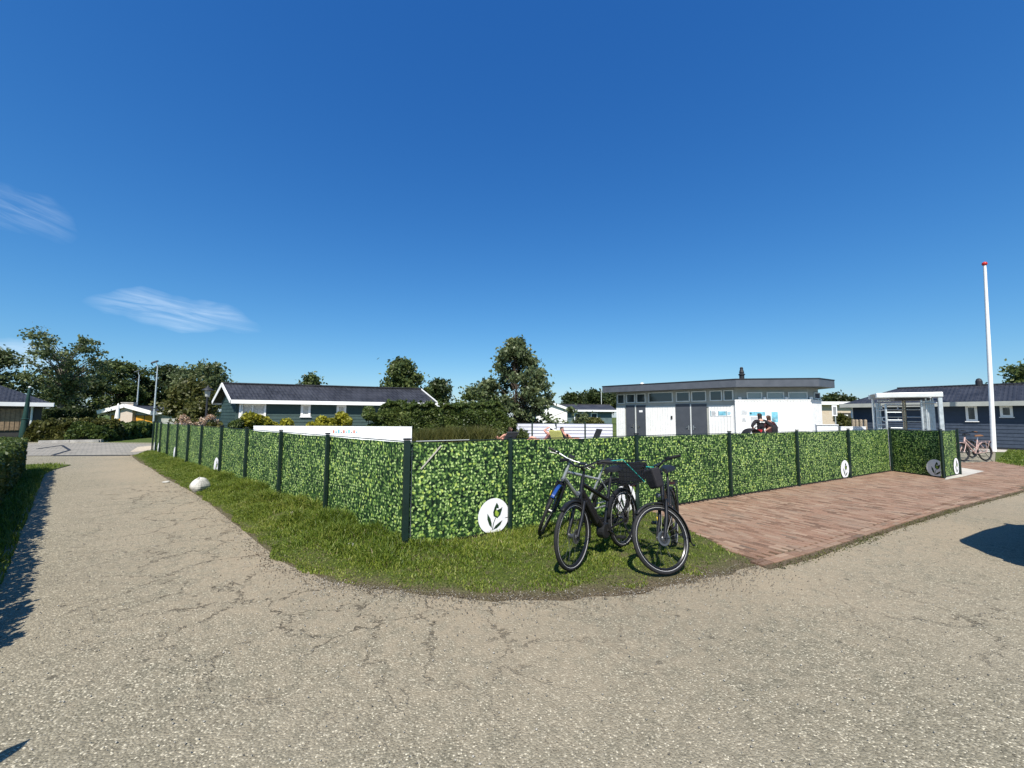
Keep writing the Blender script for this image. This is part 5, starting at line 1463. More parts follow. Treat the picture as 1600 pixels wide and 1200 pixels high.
white_wall('bench_wall', 'low long white panel between pool house and turnstile', 1314, 1353, (667.5, 667.8), 15.5, 15.5)
# slatted lilac white fence with dark posts behind the sunbathers
Ys = 21.5; a0, a1 = at(806, 662, Ys), at(958, 661, Ys); Ls = a1.x - a0.x; zs = zat(880, 661, Ys)
sf = empty('slatted_fence', (a0.x, a0.y, 0)); tag(sf, 'pale lilac white slatted fence with dark posts behind the sunbathers', 'fence')
npx = [806, 831.5, 868.5, 914, 958]
for i in range(4):
    xa, xb = at(npx[i], 662, Ys).x - a0.x, at(npx[i + 1], 662, Ys).x - a0.x
    if i: MB().lohi((xa - 0.035, -0.06, 0), (xa + 0.035, 0.05, zs + 0.03)).build('post', 'post_green', sf)
    k = 0; z = 0.05
    while z < zs - 0.05:
        top = min(z + 0.142, zs - (0.06 if i == 0 else 0)); MB().lohi((xa + 0.04, -0.02, z), (xb - 0.04, 0.015, top)).build('slat', 'lilac_board', sf); z += 0.172
MB().lohi((0.02, 0.017, 0.02), (Ls - 0.02, 0.03, zs - 0.02)).build('backing', 'fascia_grey', sf)

# --- shrubs behind the fence
def pbush(name, label, x, ytop, Y, hw, mat, seed, **kw):
    b = ground_under(x, Y); return bush(name, label, b, hw / F * Y, kw.pop('ry', 0.6), zat(x, ytop, Y), mat, seed, **kw)
pbush('hydrangea', 'faded pink hydrangea with white heads at the lane end of the fence', 316, 646, 18.6, 34, 'leaf_olive', 71, n=5200, leaf=0.09)
rngp = np.random.default_rng(3)
hb = bpy.data.objects['hydrangea']
Cp = []
for k in range(26):
    th = rngp.uniform(0, 6.28); c = np.array([rngp.uniform(-0.9, 0.9), -0.35 + rngp.uniform(-0.2, 0.3), zat(316, 650 + rngp.uniform(0, 17), 18.6)])
    Cp.append(c[None] + rngp.normal(size=(60, 3)) * 0.05)
leaves('flower_heads', np.concatenate(Cp), 0.05, 'petal', rngp, hb, 1.1)
pbush('conifer_shrub', 'loose feathery conifer beside the lantern', 302, 622, 21.5, 24, 'leaf_olive', 72, n=4200, leaf=0.11, elong=2.4)
pbush('yellow_shrub', 'yellow green shrub under the big window of the green house', 402, 641, 15.6, 28, 'leaf_yellow', 73, n=6000, leaf=0.075, cat='shrub')
pbush('yellow_shrub', 'yellow green shrub right of the big window downpipe', 434, 641, 16.2, 20, 'leaf_yellow', 74, n=4500, leaf=0.075)
pbush('green_shrub', 'mid green shrub at the downpipe of the green house', 381, 648, 15.4, 16, 'leaf_hedge', 75, n=3500, leaf=0.075)
pbush('yellow_shrub', 'tall bright yellow shrub between the two small windows', 504, 637, 16.6, 20, 'leaf_yellow', 76, n=4500, leaf=0.075)
pbush('yellow_shrub', 'low bright yellow shrub under the left small window', 484, 654, 16.0, 18, 'leaf_yellow', 77, n=3600, leaf=0.075)
pbush('yellow_shrub', 'bright yellow shrub under the right small window', 534, 641, 17.2, 20, 'leaf_yellow', 78, n=4500, leaf=0.075)
pbush('climber_mound', 'dark green bush in front of the right end of the green house', 578, 631, 17.6, 22, 'leaf_hedge', 79, n=6500, leaf=0.07)
def ohedge(label, x0, x1, yt, Y0, Y1, D, seed, n, mat='leaf_hedge', name='overgrown_hedge', **kw):
    a, b = ground_under(x0, Y0), ground_under(x1, Y1)
    return hedge(name, label, a, unit(b - a), (b - a).length, D, zat((x0 + x1) / 2, yt, (Y0 + Y1) / 2), mat, seed, n=n, leaf=0.085, bumpy=0.13, round_top=0.45, shoots=40, **kw)
ohedge('overgrown climbing hedge hiding the end of the green house', 596, 690, 633.5, 18.0, 19.0, 1.3, 80, 17000)
ohedge('overgrown climbing hedge left of the tall feathery tree', 684, 792, 634.0, 19.2, 20.2, 1.4, 81, 17000)
pbush('tree_foot_shrub', 'leafy growth round the foot of the feathery tree', 800, 655, 21.6, 30, 'leaf_tree', 82, n=5000, leaf=0.09)
# tall ornamental grass
rgp = np.random.default_rng(8)
for k, (x, Y, hw, yt, lab) in enumerate(((668, 16.6, 24, 668, 'tall ornamental grass beside the white pool wall'), (708, 16.8, 26, 664, 'tall ornamental grass in the middle of the overgrown hedge'), (748, 17.2, 26, 664, 'tall ornamental grass nearest the sunbathers'))):
    b = ground_under(x, Y); n = 2600; r = hw / F * Y
    P = np.stack([rgp.normal(0, r * 0.42, n), rgp.normal(0, 0.3, n), np.zeros(n)], 1)
    rt = empty('ornamental_grass', b); tag(rt, lab, 'grass', 'ornamental grasses before the hedge')
    blades('leaf_blades', P, np.full(n, zat(x, yt, Y)) * rgp.uniform(0.6, 1.1, n), 0.45, 'leaf_olive', rgp, 0.013, None, rt)
pbush('broom_shrub', 'feathery green shrub beside the road sign and beige house', 1320, 646, 26, 18, 'leaf_olive', 83, n=4200, leaf=0.12, elong=3.0)
pbush('low_hedge_plant', 'low green planting before the far blue grey bungalow', 926, 654, 40, 28, 'leaf_olive', 84, n=5000, leaf=0.16)

# ------------------------------------------------------------------ bicycles
def circ(c, r, n, ax='y', a0=0.0, a1=2 * math.pi, closed=True):
    k = n if closed else n + 1
    return [Vector((c[0] + r * math.cos(a0 + (a1 - a0) * i / n), c[1], c[2] + r * math.sin(a0 + (a1 - a0) * i / n))) for i in range(k)]
def bicycle(name, label, front, rear, steer=0.0, lean=0.0, frame='black_frame', style='city', fork='black_frame', guard='black_plastic', group=None, basket=None, front_bag=False, rack=True, rackmat='black_plastic', saddle='black_plastic', tyre_line=True, R=0.345, bars='city', battery=False, z0=0.0, fender_front=True, detail=True):
    """front and rear are the tyre contact points on the ground; +x runs from rear to front"""
    h = unit(front - rear); WB = 1.09
    root = empty(name, (front.x - h.x * WB, front.y - h.y * WB, z0), ang(h), lean); tag(root, label, 'bicycle', group)
    HA = math.radians(70); axd = Vector((-math.cos(HA), 0, math.sin(HA)))
    hubF = Vector((WB, 0, R)); pA = hubF - Vector((math.sin(HA), 0, math.cos(HA))) * 0.045
    ST = Matrix.Translation(pA) @ Matrix.Rotation(steer, 4, axd) @ Matrix.Translation(-pA)
    def ax(t): return pA + axd * t
    def wheel(c, M):
        m_ = MB()
        m_.lathe([(0.012, -0.055), (0.03, -0.04), (0.022, -0.03), (0.022, 0.03), (0.03, 0.04), (0.012, 0.055)], 10, c, (0, 1, 0))
        for k in range(28):
            t = 2 * math.pi * k / 28; s = 0.032 if k % 2 else -0.032; o = 0.25 if (k // 2) % 2 else -0.25
            m_.tube([(c.x + 0.028 * math.cos(t + o * 4), s, c.z + 0.028 * math.sin(t + o * 4)), (c.x + (R - 0.05) * math.cos(t), 0, c.z + (R - 0.05) * math.sin(t))], 0.0013, 3)
        w = m_.xform(M).build('wheel', 'dull_steel', root)
        rim = MB().tube(circ(c, R - 0.052, 40), 0.013, 6, True); rim.xform(M).build('rim', 'black_frame', w, smooth=True)
        MB().tube(circ(c, R - 0.022, 40), 0.0215, 8, True).xform(M).build('tyre', 'rubber', w, smooth=True)
        if tyre_line:
            ln = MB()
            for s in (-1, 1): ln.tube(circ((c.x, s * 0.0165, c.z), R - 0.036, 40), 0.0024, 4, True)
            ln.xform(M).build('reflective_line', 'reflect_line', w, smooth=True)
        if detail:
            MB().lathe([(0.074, 0.044), (0.074, 0.047), (0.055, 0.047), (0.055, 0.044), (0.074, 0.044)], 24, c, (0, 1, 0)).xform(M).build('brake_disc', 'dull_steel', w)
        return w
    I = Matrix.Identity(4)
    hubR = Vector((0, 0, R))
    wheel(hubR, I); wheel(hubF, ST)
    BB = Vector((0.45, 0, 0.29)); ST_top = Vector((0.255, 0, 0.80)); HB = ax(0.44); HT = ax(0.60)
    fr_ = MB()
    tw = 0.019
    fr_.tube([BB, ST_top], tw, 8)
    fr_.tube([HB + axd * 0.0, HT], 0.024, 10)
    if style == 'diamond':
        fr_.tube([HT - axd * 0.05, ST_top - Vector((-0.02, 0, 0.10))], 0.020, 8); fr_.tube([HB + axd * 0.03, BB], 0.028 if frame == 'silver_frame' else 0.022, 8)
    elif style == 'ebike':
        fr_.tube([HB + axd * 0.04, HB.lerp(BB, 0.5) + Vector((0, 0, -0.03)), BB], 0.040, 10)
        fr_.tube([HT - axd * 0.04, (HT + ST_top) / 2 + Vector((0.02, 0, -0.13)), BB.lerp(ST_top, 0.62)], 0.024, 8)
    else:
        fr_.tube([HB + axd * 0.03, HB.lerp(BB, 0.55) + Vector((-0.02, 0, -0.04)), BB], 0.023, 8)
        fr_.tube([HT - axd * 0.05, HT.lerp(BB.lerp(ST_top, 0.35), 0.55) + Vector((-0.01, 0, -0.045)), BB.lerp(ST_top, 0.35)], 0.018, 8)
    for s in (-1, 1):
        fr_.tube([BB + Vector((0, s * 0.03, 0)), BB + Vector((-0.08, s * 0.052, 0.01)), hubR + Vector((0, s * 0.062, 0))], 0.011, 6)
        fr_.tube([ST_top - Vector((-0.02, -s * 0.02, 0.08)), ST_top - Vector((0.03, -s * 0.05, 0.16)), hubR + Vector((0, s * 0.062, 0))], 0.009, 6)
    fr_.build('frame', frame, root, smooth=True)
    MB().tube([ST_top - Vector((0, 0, 0.02)), ST_top + Vector((-0.055, 0, 0.14))], 0.0145, 8).build('seat_post', 'steel' if frame != 'black_frame' else 'black_plastic', root)
    sd = MB(); sp = ST_top + Vector((-0.06, 0, 0.16)); vs = []; secs = [(-0.14, 0.085, 0.0), (-0.09, 0.095, 0.012), (0.0, 0.06, 0.0), (0.09, 0.026, 0.0), (0.145, 0.018, -0.012)]
    for x, w_, dz in secs:
        for y, z in ((-1, -0.035), (-0.9, 0.0), (-0.4, 0.022), (0.4, 0.022), (0.9, 0.0), (1, -0.035)): vs.append((sp.x + x, w_ * y, sp.z + z + dz))
    fs = [(i * 6 + j, (i + 1) * 6 + j, (i + 1) * 6 + (j + 1) % 6, i * 6 + (j + 1) % 6) for i in range(4) for j in range(6)] + [tuple(range(6)), tuple(range(24, 30))[::-1]]
    sd.add(vs, fs).build('saddle', saddle, root, smooth=True)
    # fork
    fk = MB()
    cr = ax(0.385)
    thick = 0.016 if fork != 'slim' else 0.011
    for s in (-1, 1):
        fk.tube([cr + Vector((0, s * 0.058, 0)), ax(0.20) + Vector((0.008, s * 0.058, 0)), hubF + Vector((0, s * 0.058, 0))], [thick * 1.0, thick * 1.35, thick * 1.1], 8)
    fk.beam(cr + Vector((0, -0.07, 0.0)), cr + Vector((0, 0.07, 0.0)), 0.035, 0.035)
    fk.tube([cr, HB], 0.018, 8)
    f_ = fk.xform(ST).build('fork', fork if fork != 'slim' else frame, root, smooth=True)
    MB().lohi(ax(0.22) + Vector((0.012, -0.085, -0.03)), ax(0.22) + Vector((0.03, -0.076, 0.03))).xform(ST).build('fork_reflector', 'reflector' if detail and name != 'x' else 'steel', f_)
    # stem and bar
    hm = MB(); s0 = HT; s1 = HT + axd * 0.12; s2 = s1 + Vector((0.07, 0, 0.03))
    hm.tube([s0, s1], 0.015, 8); hm.tube([s1 - axd * 0.01, s2], 0.016, 8)
    if bars == 'city': bp = [(-0.17, 0.30, 0.045), (-0.10, 0.285, 0.055), (-0.01, 0.20, 0.05), (0.02, 0.10, 0.01), (0, 0, 0)]
    elif bars == 'flat': bp = [(-0.035, 0.33, 0.015), (-0.02, 0.20, 0.015), (0.0, 0.10, 0.008), (0.0, 0.05, 0.0), (0, 0, 0)]
    else: bp = [(-0.10, 0.325, 0.06), (-0.06, 0.24, 0.065), (-0.015, 0.15, 0.05), (0.01, 0.07, 0.01), (0, 0, 0)]
    full = [s2 + Vector((x, y, z)) for x, y, z in bp] + [s2 + Vector((x, -y, z)) for x, y, z in bp[-2::-1]]
    hm.tube(full, 0.0115, 8)
    hb_ = hm.xform(ST).build('handlebar', 'black_frame' if frame != 'silver_frame' else 'silver_frame', root, smooth=True)
    for s in (1, -1):
        a, b = (Vector((x, s * y, z)) for x, y, z in bp[:2]); d = (b - a).normalized()
        MB().tube([s2 + a - d * 0.005, s2 + a + d * 0.11], 0.0165, 8).xform(ST).build('grip', saddle if saddle == 'brown_leather' else 'rubber', hb_, smooth=True)
        MB().tube([s2 + a + d * 0.14, s2 + a + d * 0.13 + Vector((0.035, 0, -0.01)), s2 + a + d * 0.04 + Vector((0.06, 0, -0.02))], 0.006, 6).box(s2 + a + d * 0.145, (0.035, 0.03, 0.03)).xform(ST).build('brake_lever', 'black_frame', hb_)
        if detail: MB().tube([s2 + a + d * 0.13, s2 + Vector((0.08, s * 0.09, 0.0)), ax(0.50) + Vector((0.04, s * 0.03, 0)), ax(0.3) + Vector((0.03, s * 0.055, 0))], 0.0028, 4).xform(ST).build('brake_cable', 'black_plastic', hb_)
    if detail:
        MB().box(s2 + Vector((-0.03, 0, 0.035)), (0.06, 0.08, 0.012), 0, 0, 0.3).xform(ST).build('display', 'black_plastic', hb_)
        MB().lathe([(0.012, 0), (0.024, 0.02), (0.026, 0.04), (0.02, 0.045)], 12, ax(0.46) + Vector((0.03, 0, 0)), (1, 0, 0)).xform(ST).build('headlight', 'fascia_grey', root)
    # mudguards
    def guard_mb(c, a0, a1, M, gm=guard):
        m_ = MB(); n = 18; vs = []
        for i in range(n + 1):
            t = a0 + (a1 - a0) * i / n
            for y, dr in ((-0.029, -0.012), (-0.018, 0.004), (0.018, 0.004), (0.029, -0.012)):
                rr_ = R + 0.016 + dr; vs.append((c.x + rr_ * math.cos(t), y, c.z + rr_ * math.sin(t)))
        fs = [(i * 4 + j, i * 4 + j + 1, (i + 1) * 4 + j + 1, (i + 1) * 4 + j) for i in range(n) for j in range(3)]
        g_ = m_.add(vs, fs).xform(M).build('mudguard', gm, root, smooth=True)
        sm_ = g_.modifiers.new('solid', 'SOLIDIFY'); sm_.thickness = 0.003
        st_ = MB()
        tt = a1 - 0.15
        for s in (-1, 1): st_.tube([(c.x, s * 0.06, c.z), (c.x + (R + 0.01) * math.cos(tt), s * 0.028, c.z + (R + 0.01) * math.sin(tt))], 0.0025, 4)
        st_.xform(M).build('mudguard_stay', 'black_frame', g_)
    if fender_front: guard_mb(hubF, math.radians(55), math.radians(200), ST)
    guard_mb(hubR, math.radians(10), math.radians(196), I, guard if guard != 'blue_plastic' else 'black_plastic')
    # drive train
    dv_ = MB()
    dv_.lathe([(0.085, 0.040), (0.085, 0.046), (0.02, 0.046), (0.02, 0.040)], 24, BB, (0, -1, 0))
    for s, a in ((-1, 0.6), (1, 0.6 + math.pi)):
        p = BB + Vector((0.17 * math.cos(a), s * 0.075, 0.17 * math.sin(a))); dv_.tube([BB + Vector((0, s * 0.055, 0)), p], 0.010, 6)
    cr_ = dv_.build('crank', 'black_frame', root)
    for s, a in ((-1, 0.6), (1, 0.6 + math.pi)):
        p = BB + Vector((0.17 * math.cos(a), s * 0.135, 0.17 * math.sin(a))); MB().box(p, (0.085, 0.10, 0.022)).build('pedal', 'black_plastic', cr_, bevel=0.004)
    MB().tube([BB + Vector((0, -0.045, 0.083)), hubR + Vector((0, -0.045, 0.038)), hubR + Vector((-0.036, -0.045, 0)), hubR + Vector((0, -0.045, -0.038)), BB + Vector((0, -0.045, -0.083)), BB + Vector((0.083, -0.045, 0))], 0.006, 4, True).build('chain', 'black_plastic', root)
    if style != 'diamond': MB().lohi((0.10, -0.068, 0.325), (0.50, -0.055, 0.40)).build('chain_guard', guard, root, bevel=0.01)
    # kickstand
    MB().tube([(0.10, 0.07, 0.30), (0.06, 0.20, 0.015 - 0.0)], 0.0085, 6).tube([(0.06, 0.20, 0.012), (0.04, 0.22, 0.012)], 0.011, 6).build('kickstand', 'black_frame', root)
    if battery:
        MB().box(HB.lerp(BB, 0.5) + Vector((0.04, 0, 0.03)), (0.09, 0.075, 0.36), 0, 0, math.radians(38)).build('battery', 'black_plastic', root, bevel=0.015)
        MB().lathe([(0.075, -0.05), (0.09, -0.04), (0.09, 0.04), (0.075, 0.05)], 18, BB + Vector((0.02, 0, -0.005)), (0, 1, 0)).build('motor', 'black_plastic', root, smooth=False)
    zr = 2 * R + 0.055
    if rack:
        m_ = MB(); m_.tube([(0.16, -0.055, zr), (-0.30, -0.065, zr), (-0.33, 0, zr), (-0.30, 0.065, zr), (0.16, 0.055, zr)], 0.006, 6)
        for x in (0.05, -0.08, -0.2): m_.beam((x, -0.06, zr), (x, 0.06, zr), 0.012, 0.006)
        for s in (-1, 1): m_.tube([(-0.05, s * 0.06, zr), (0, s * 0.066, R)], 0.006, 6); m_.tube([(-0.22, s * 0.063, zr), (0, s * 0.066, R)], 0.006, 6)
        rk = m_.build('rear_rack', rackmat, root)
        MB().lohi((-0.345, -0.04, zr - 0.06), (-0.325, 0.04, zr - 0.02)).build('tail_light', 'cloth_maroon', rk)
    if basket:
        w_, l_, hh = basket; z = zr + 0.012; x0, x1 = -0.30, -0.30 + l_; fl = 1.18
        m_ = MB()
        def rim_(zz, k): return [(x0 - (l_ * (k - 1) / 2), -w_ / 2 * k, zz), (x1 + (l_ * (k - 1) / 2), -w_ / 2 * k, zz), (x1 + (l_ * (k - 1) / 2), w_ / 2 * k, zz), (x0 - (l_ * (k - 1) / 2), w_ / 2 * k, zz)]
        for kk in range(6):
            q = rim_(z + hh * kk / 5, 1 + (fl - 1) * kk / 5); m_.tube([*q], 0.006 if kk == 5 else 0.003, 4, True)
        lo, hi = rim_(z, 1), rim_(z + hh, fl)
        for i in range(4):
            a, b, c, d = Vector(lo[i]), Vector(lo[(i + 1) % 4]), Vector(hi[i]), Vector(hi[(i + 1) % 4])
            for k in range(9): m_.tube([a.lerp(b, k / 9), c.lerp(d, k / 9)], 0.0028, 4)
        for k in range(7): m_.tube([Vector(lo[0]).lerp(Vector(lo[1]), k / 6), Vector(lo[3]).lerp(Vector(lo[2]), k / 6)], 0.0028, 4)
        bk = m_.build('basket', 'black_frame', root)
        a, b = Vector(hi[0]), Vector(hi[3]); c, d = Vector(lo[0]), Vector(lo[3])
        MB().add([a.lerp(c, 0.1), b.lerp(d, 0.1), d, c], [(0, 1, 2, 3)]).build('basket_liner', 'black_plastic', bk)
        MB().tube([hi[1], (Vector(hi[1]) + Vector(hi[3])) / 2 + Vector((0, 0, 0.02)), lo[3]], 0.006, 5).build('strap', 'turquoise', bk)
    if front_bag:
        c = s2 + Vector((0.10, 0.05, -0.07)); m_ = MB(); vs = []
        for z, k in ((-0.13, 0.8), (-0.05, 0.95), (0.08, 1.0)):
            vs += [(c.x + sx_ * 0.055 * k, c.y + sy_ * 0.085 * k, c.z + z) for sx_, sy_ in ((-1, -1), (1, -1), (1, 1), (-1, 1))]
        m_.add(vs, [(0, 3, 2, 1)] + [(i * 4 + j, i * 4 + (j + 1) % 4, i * 4 + 4 + (j + 1) % 4, i * 4 + 4 + j) for i in range(2) for j in range(4)] + [(8, 9, 10, 11)])
        b_ = m_.xform(ST).build('handlebar_bag', 'cloth_black', root, bevel=0.02)
        MB().tube([c + Vector((0.0, -0.07, 0.085)), c + Vector((0.03, -0.02, 0.11)), c + Vector((0, 0.06, 0.085))], 0.005, 5).xform(ST).build('strap', 'turquoise', b_)
    return root
ZV = 0.035
bicycle('silver_bicycle', 'silver framed bicycle with blue front guard, leaning between fence and black e-bike', g(852, 839), g(852, 839) + Vector((1.0, 0.52, 0)), steer=math.radians(44), lean=math.radians(-11), frame='silver_frame', style='diamond', fork='black_frame', guard='blue_plastic', rack=False, bars='flat', tyre_line=False, z0=ZV)
bicycle('electric_bicycle', 'black electric bicycle with wire basket on its rear rack', g(897, 893), g(974, 856), steer=math.radians(4), lean=math.radians(3), style='ebike', battery=True, basket=(0.36, 0.40, 0.27), bars='mid', z0=0.012)
fc_ = g(1043, 898); dc = Vector((0.44, 0.9, 0)).normalized()
bicycle('city_bicycle', 'black city bicycle with handlebar bag, front wheel turned, beside the brick apron', fc_, fc_ + dc, steer=math.radians(-46), lean=math.radians(4), style='city', front_bag=True, bars='mid', z0=0.012)
f_, r_ = g(1506, 724), g(1541, 721.5)
hd = unit(g(1500, 722) - g(1541, 721.5)); 
bicycle('pink_bicycle', 'pinkish white ladies bicycle with brown saddle parked beside the flagpole', r_ + Vector((-1.07, -0.20, 0)), r_, style='city', frame='pink_frame', guard='pink_frame', rackmat='pink_frame', saddle='brown_leather', lean=math.radians(4), tyre_line=False, z0=0.025, group='bicycles at the gate', fork='slim', detail=False)
r3 = g(1520, 716.5)
bicycle('dark_bicycle', 'dark bicycle behind the pinkish white one at the gate', r3 + Vector((-1.06, -0.26, 0)), r3, style='city', frame='black_frame', lean=math.radians(4), tyre_line=False, z0=0.025, group='bicycles at the gate', fork='slim', detail=False)

# ------------------------------------------------------------------ turnstile
YT = 12.9
tr_ = at(1475, 640, YT); tl_ = at(1370, 640, YT * 1.065)
et = unit(tr_ - tl_); TW = math.hypot(tr_.x - tl_.x, tr_.y - tl_.y); TH = zat(1475, 612.4, YT)
ts = empty('turnstile', (tl_.x - et.y * 0.6, tl_.y + et.x * 0.6, 0), ang(et)); tag(ts, 'full height galvanised turnstile with rotating barred arms behind the leafy panel', 'turnstile')
def tx(x): return wallhit(tl_, et, x, 640)[0]
hd_ = 0.16
MB().lohi((0, -0.65, TH - hd_), (TW, -0.45, TH)).build('hood_beam', 'light_metal', ts, bevel=0.02)
MB().lohi((0, 0.40, TH - hd_), (TW, 0.58, TH)).build('hood_beam', 'light_metal', ts, bevel=0.02)
MB().lohi((0.02, -0.45, TH - 0.03), (TW - 0.02, 0.40, TH - 0.004)).build('hood_plate', 'light_metal', ts)
MB().lohi((TW - 0.17, -0.62, 0), (TW - 0.02, 0.56, 0.05)).build('base_plate', 'galvanised', ts)
for y in (-0.57, 0.49): MB().lohi((TW - 0.12, y - 0.05, 0), (TW - 0.02, y + 0.05, TH - hd_)).build('post', 'galvanised', ts, bevel=0.008)
MB().lohi((TW - 0.30, -0.30, 0.05), (TW - 0.13, 0.30, TH - hd_ - 0.1)).build('side_panel', 'galvanised', ts, bevel=0.005)
# comb of upright bars on the right
xs_c = [tx(x) for x in (1443.5, 1451.5, 1458.5, 1464)]
for i, x in enumerate(xs_c): MB().tube([(x, -0.40 + 0.05 * i, 0.05), (x, -0.40 + 0.05 * i, TH - hd_ - (0.08 if i % 2 == 0 else 0.0))], 0.030 if i == 0 else 0.022, 8).build('upright_bar', 'galvanised', ts, smooth=True)
MB().tube([(xs_c[0], -0.42, TH - 0.34), (xs_c[-1] + 0.1, -0.26, TH - 0.34)], 0.024, 8).build('cross_bar', 'galvanised', ts)
# left guard frame
gx0, gx1 = tx(1387), tx(1412)
MB().tube([(gx0, -0.35, 0.0), (gx0, -0.35, TH - 0.36)], 0.032, 8).build('upright_bar', 'galvanised', ts, smooth=True)
for k in range(7):
    z = 0.25 + k * 0.26; 
    if z < TH - 0.3: MB().tube([(gx0, -0.35, z), (gx1, -0.32, z)], 0.018, 8).build('cross_bar', 'galvanised', ts, smooth=True)
MB().tube([(gx0, -0.35, TH - 0.37), (gx1, -0.33, TH - 0.37)], 0.028, 8).build('cross_bar', 'galvanised', ts, smooth=True)
for x in (1377.5, 1379.8, 1383): MB().tube([(tx(x), 0.1, 0), (tx(x), 0.1, TH - 0.3)], 0.028, 8).build('upright_bar', 'galvanised', ts, smooth=True)
MB().lohi((tx(1373.5), 0.25, 0.0), (tx(1376), 0.45, TH - hd_)).build('back_panel', 'galvanised', ts)
for k in range(8): MB().tube([(tx(1377), 0.1, 0.2 + k * 0.24), (tx(1386), -0.3, 0.2 + k * 0.24)], 0.016, 6).build('cross_bar', 'galvanised', ts)
MB().tube([(tx(1376), -0.2, TH - hd_ - 0.09), (tx(1398), -0.2, TH - hd_ - 0.09)], 0.03, 8).build('cross_bar', 'galvanised', ts)
# rotor: centre column with hairpin arms in three directions
cx_ = tx(1423.5)
rot_ = MB().tube([(cx_, 0.15, 0.02), (cx_, 0.15, TH - hd_ + 0.02)], 0.05, 12).build('rotor_column', 'brass_steel', ts, smooth=True)
for adeg in (186, -4, 92):
    a = math.radians(adeg); d = Vector((math.cos(a), math.sin(a) * 1.0, 0)); Lr = 0.60 if adeg == 186 else 0.66
    for k in range(5):
        z = 0.38 + k * 0.40
        if z > TH - hd_ - 0.12: break
        c0 = Vector((cx_, 0.15, z)); pts = [c0 + Vector((0, 0, -0.075)), c0 + d * (Lr - 0.07) + Vector((0, 0, -0.075))]
        for q in range(1, 6):
            t = -math.pi / 2 + math.pi * q / 6; pts.append(c0 + d * (Lr - 0.07 + 0.07 * math.cos(t)) + Vector((0, 0, 0.075 * math.sin(t))))
        pts += [c0 + d * (Lr - 0.07) + Vector((0, 0, 0.075)), c0 + Vector((0, 0, 0.075))]
        MB().tube(pts, 0.019, 7).build('rotor_arm', 'galvanised', ts, smooth=True)
MB().lohi((cx_ - 0.3, -0.2, TH - hd_ - 0.08), (TW - 0.2, 0.5, TH - hd_ - 0.003)).build('drive_box', 'fascia_grey', ts)

# ------------------------------------------------------------------ flagpole, lamps, poles, signs
fb = g(1553, 705.5); ft = at(1538.5, 414, fb.y + 0.0)
fp = empty('flagpole', (fb.x, fb.y, 0)); tag(fp, 'tall white flagpole with red ball on the lawn edge', 'flagpole')
d = ft - fb
MB().tube([(0, 0, -0.05), tuple(d * 0.5), tuple(d)], [0.095, 0.085, 0.055], 12).build('pole', 'white_paint', fp, smooth=True)
MB().lathe([(0.01, -0.11), (0.085, -0.07), (0.11, 0.0), (0.085, 0.07), (0.01, 0.11)], 12, d + Vector((0, 0, 0.06))).build('finial', 'red_paint', fp, smooth=True)
MB().tube([tuple(d * 0.985 + Vector((0.09, 0, 0))), tuple(d * 0.5 + Vector((0.11, 0, 0))), tuple(d * 0.17 + Vector((0.12, 0, 0)))], 0.006, 4).build('halyard', 'cloth_white', fp)
def street_lamp(name, label, x, ytop, Y, arm, group=None):
    b = ground_under(x, Y); h = zat(x, ytop, Y)
    r = empty(name, b); tag(r, label, 'street lamp', group)
    MB().tube([(0, 0, 0), (0, 0, h * 0.5), (0, 0, h)], [0.09, 0.075, 0.05], 8).build('pole', 'galvanised', r, smooth=True)
    MB().tube([(0, 0, h - 0.05), (-0.15, 0, h + 0.25), (-arm, 0, h + 0.45)], 0.035, 6).build('arm', 'galvanised', r)
    MB().box((-arm - 0.2, 0, h + 0.48), (0.6, 0.22, 0.12), 0, 0, -0.35).build('lamp_head', 'fascia_grey', r, bevel=0.02)
    return r
street_lamp('street_lamp', 'tall grey street lamp in front of the round topped tree', 240.5, 573, 40, 0.1)
street_lamp('street_lamp', 'lower grey street lamp half hidden by the broad dark tree', 212.5, 586, 52, 0.1)
b = ground_under(31, 60); o = MB().tube([(0, 0, 0), (0, 0, zat(31, 571, 60))], 0.06, 8).build('thin_pole', 'white_paint'); o.location = b; tag(o, 'thin white pole behind the dark roofed bungalow', 'pole')
b = ground_under(940, 88); o = MB().tube([(0, 0, 0), (0, 0, zat(940, 608, 88))], 0.06, 8).build('thin_pole', 'light_metal'); o.location = b; tag(o, 'thin far pole left of the pool house roof', 'pole')
# lantern by the gable of the green house
b = ground_under(322, 21.0); r = empty('lantern_post', b); tag(r, 'black garden lantern post beside the green gable', 'lantern')
h = zat(322, 621, 21.0)
MB().tube([(0, 0, 0), (0, 0, h * 0.3), (0, 0, h)], [0.09, 0.06, 0.045], 10).build('pole', 'roof_edge', r, smooth=True)
MB().lathe([(0.05, 0), (0.10, 0.05), (0.13, 0.34), (0.11, 0.36)], 8, (0, 0, h)).build('lantern_glass', 'grey_band', r)
MB().lathe([(0.26, 0.36), (0.24, 0.40), (0.06, 0.52), (0.02, 0.62)], 12, (0, 0, h)).build('lantern_hood', 'roof_edge', r, smooth=True)
# tapered green post at the left by the hedge
b = g(34, 690); tb = at(34, 676, b.y); tp_ = at(46.5, 606, b.y)
r = empty('tapered_post', (b.x, b.y, 0)); tag(r, 'leaning dark green tapered lamp post behind the clipped hedge', 'post')
top = Vector((tp_.x - b.x, 0, tp_.z))
MB().tube([(0, 0, -0.02), top * 0.28, top * 0.55, top], [0.17, 0.15, 0.11, 0.055], 12).build('pole', 'lamp_green', r, smooth=True)
MB().lathe([(0.14, -0.03), (0.17, 0.0), (0.14, 0.03)], 12, top * 0.42, top).build('collar', 'lamp_green', r, smooth=True)
MB().lathe([(0.06, 0), (0.07, 0.05), (0.02, 0.10)], 10, top).build('cap', 'light_metal', r, smooth=True)
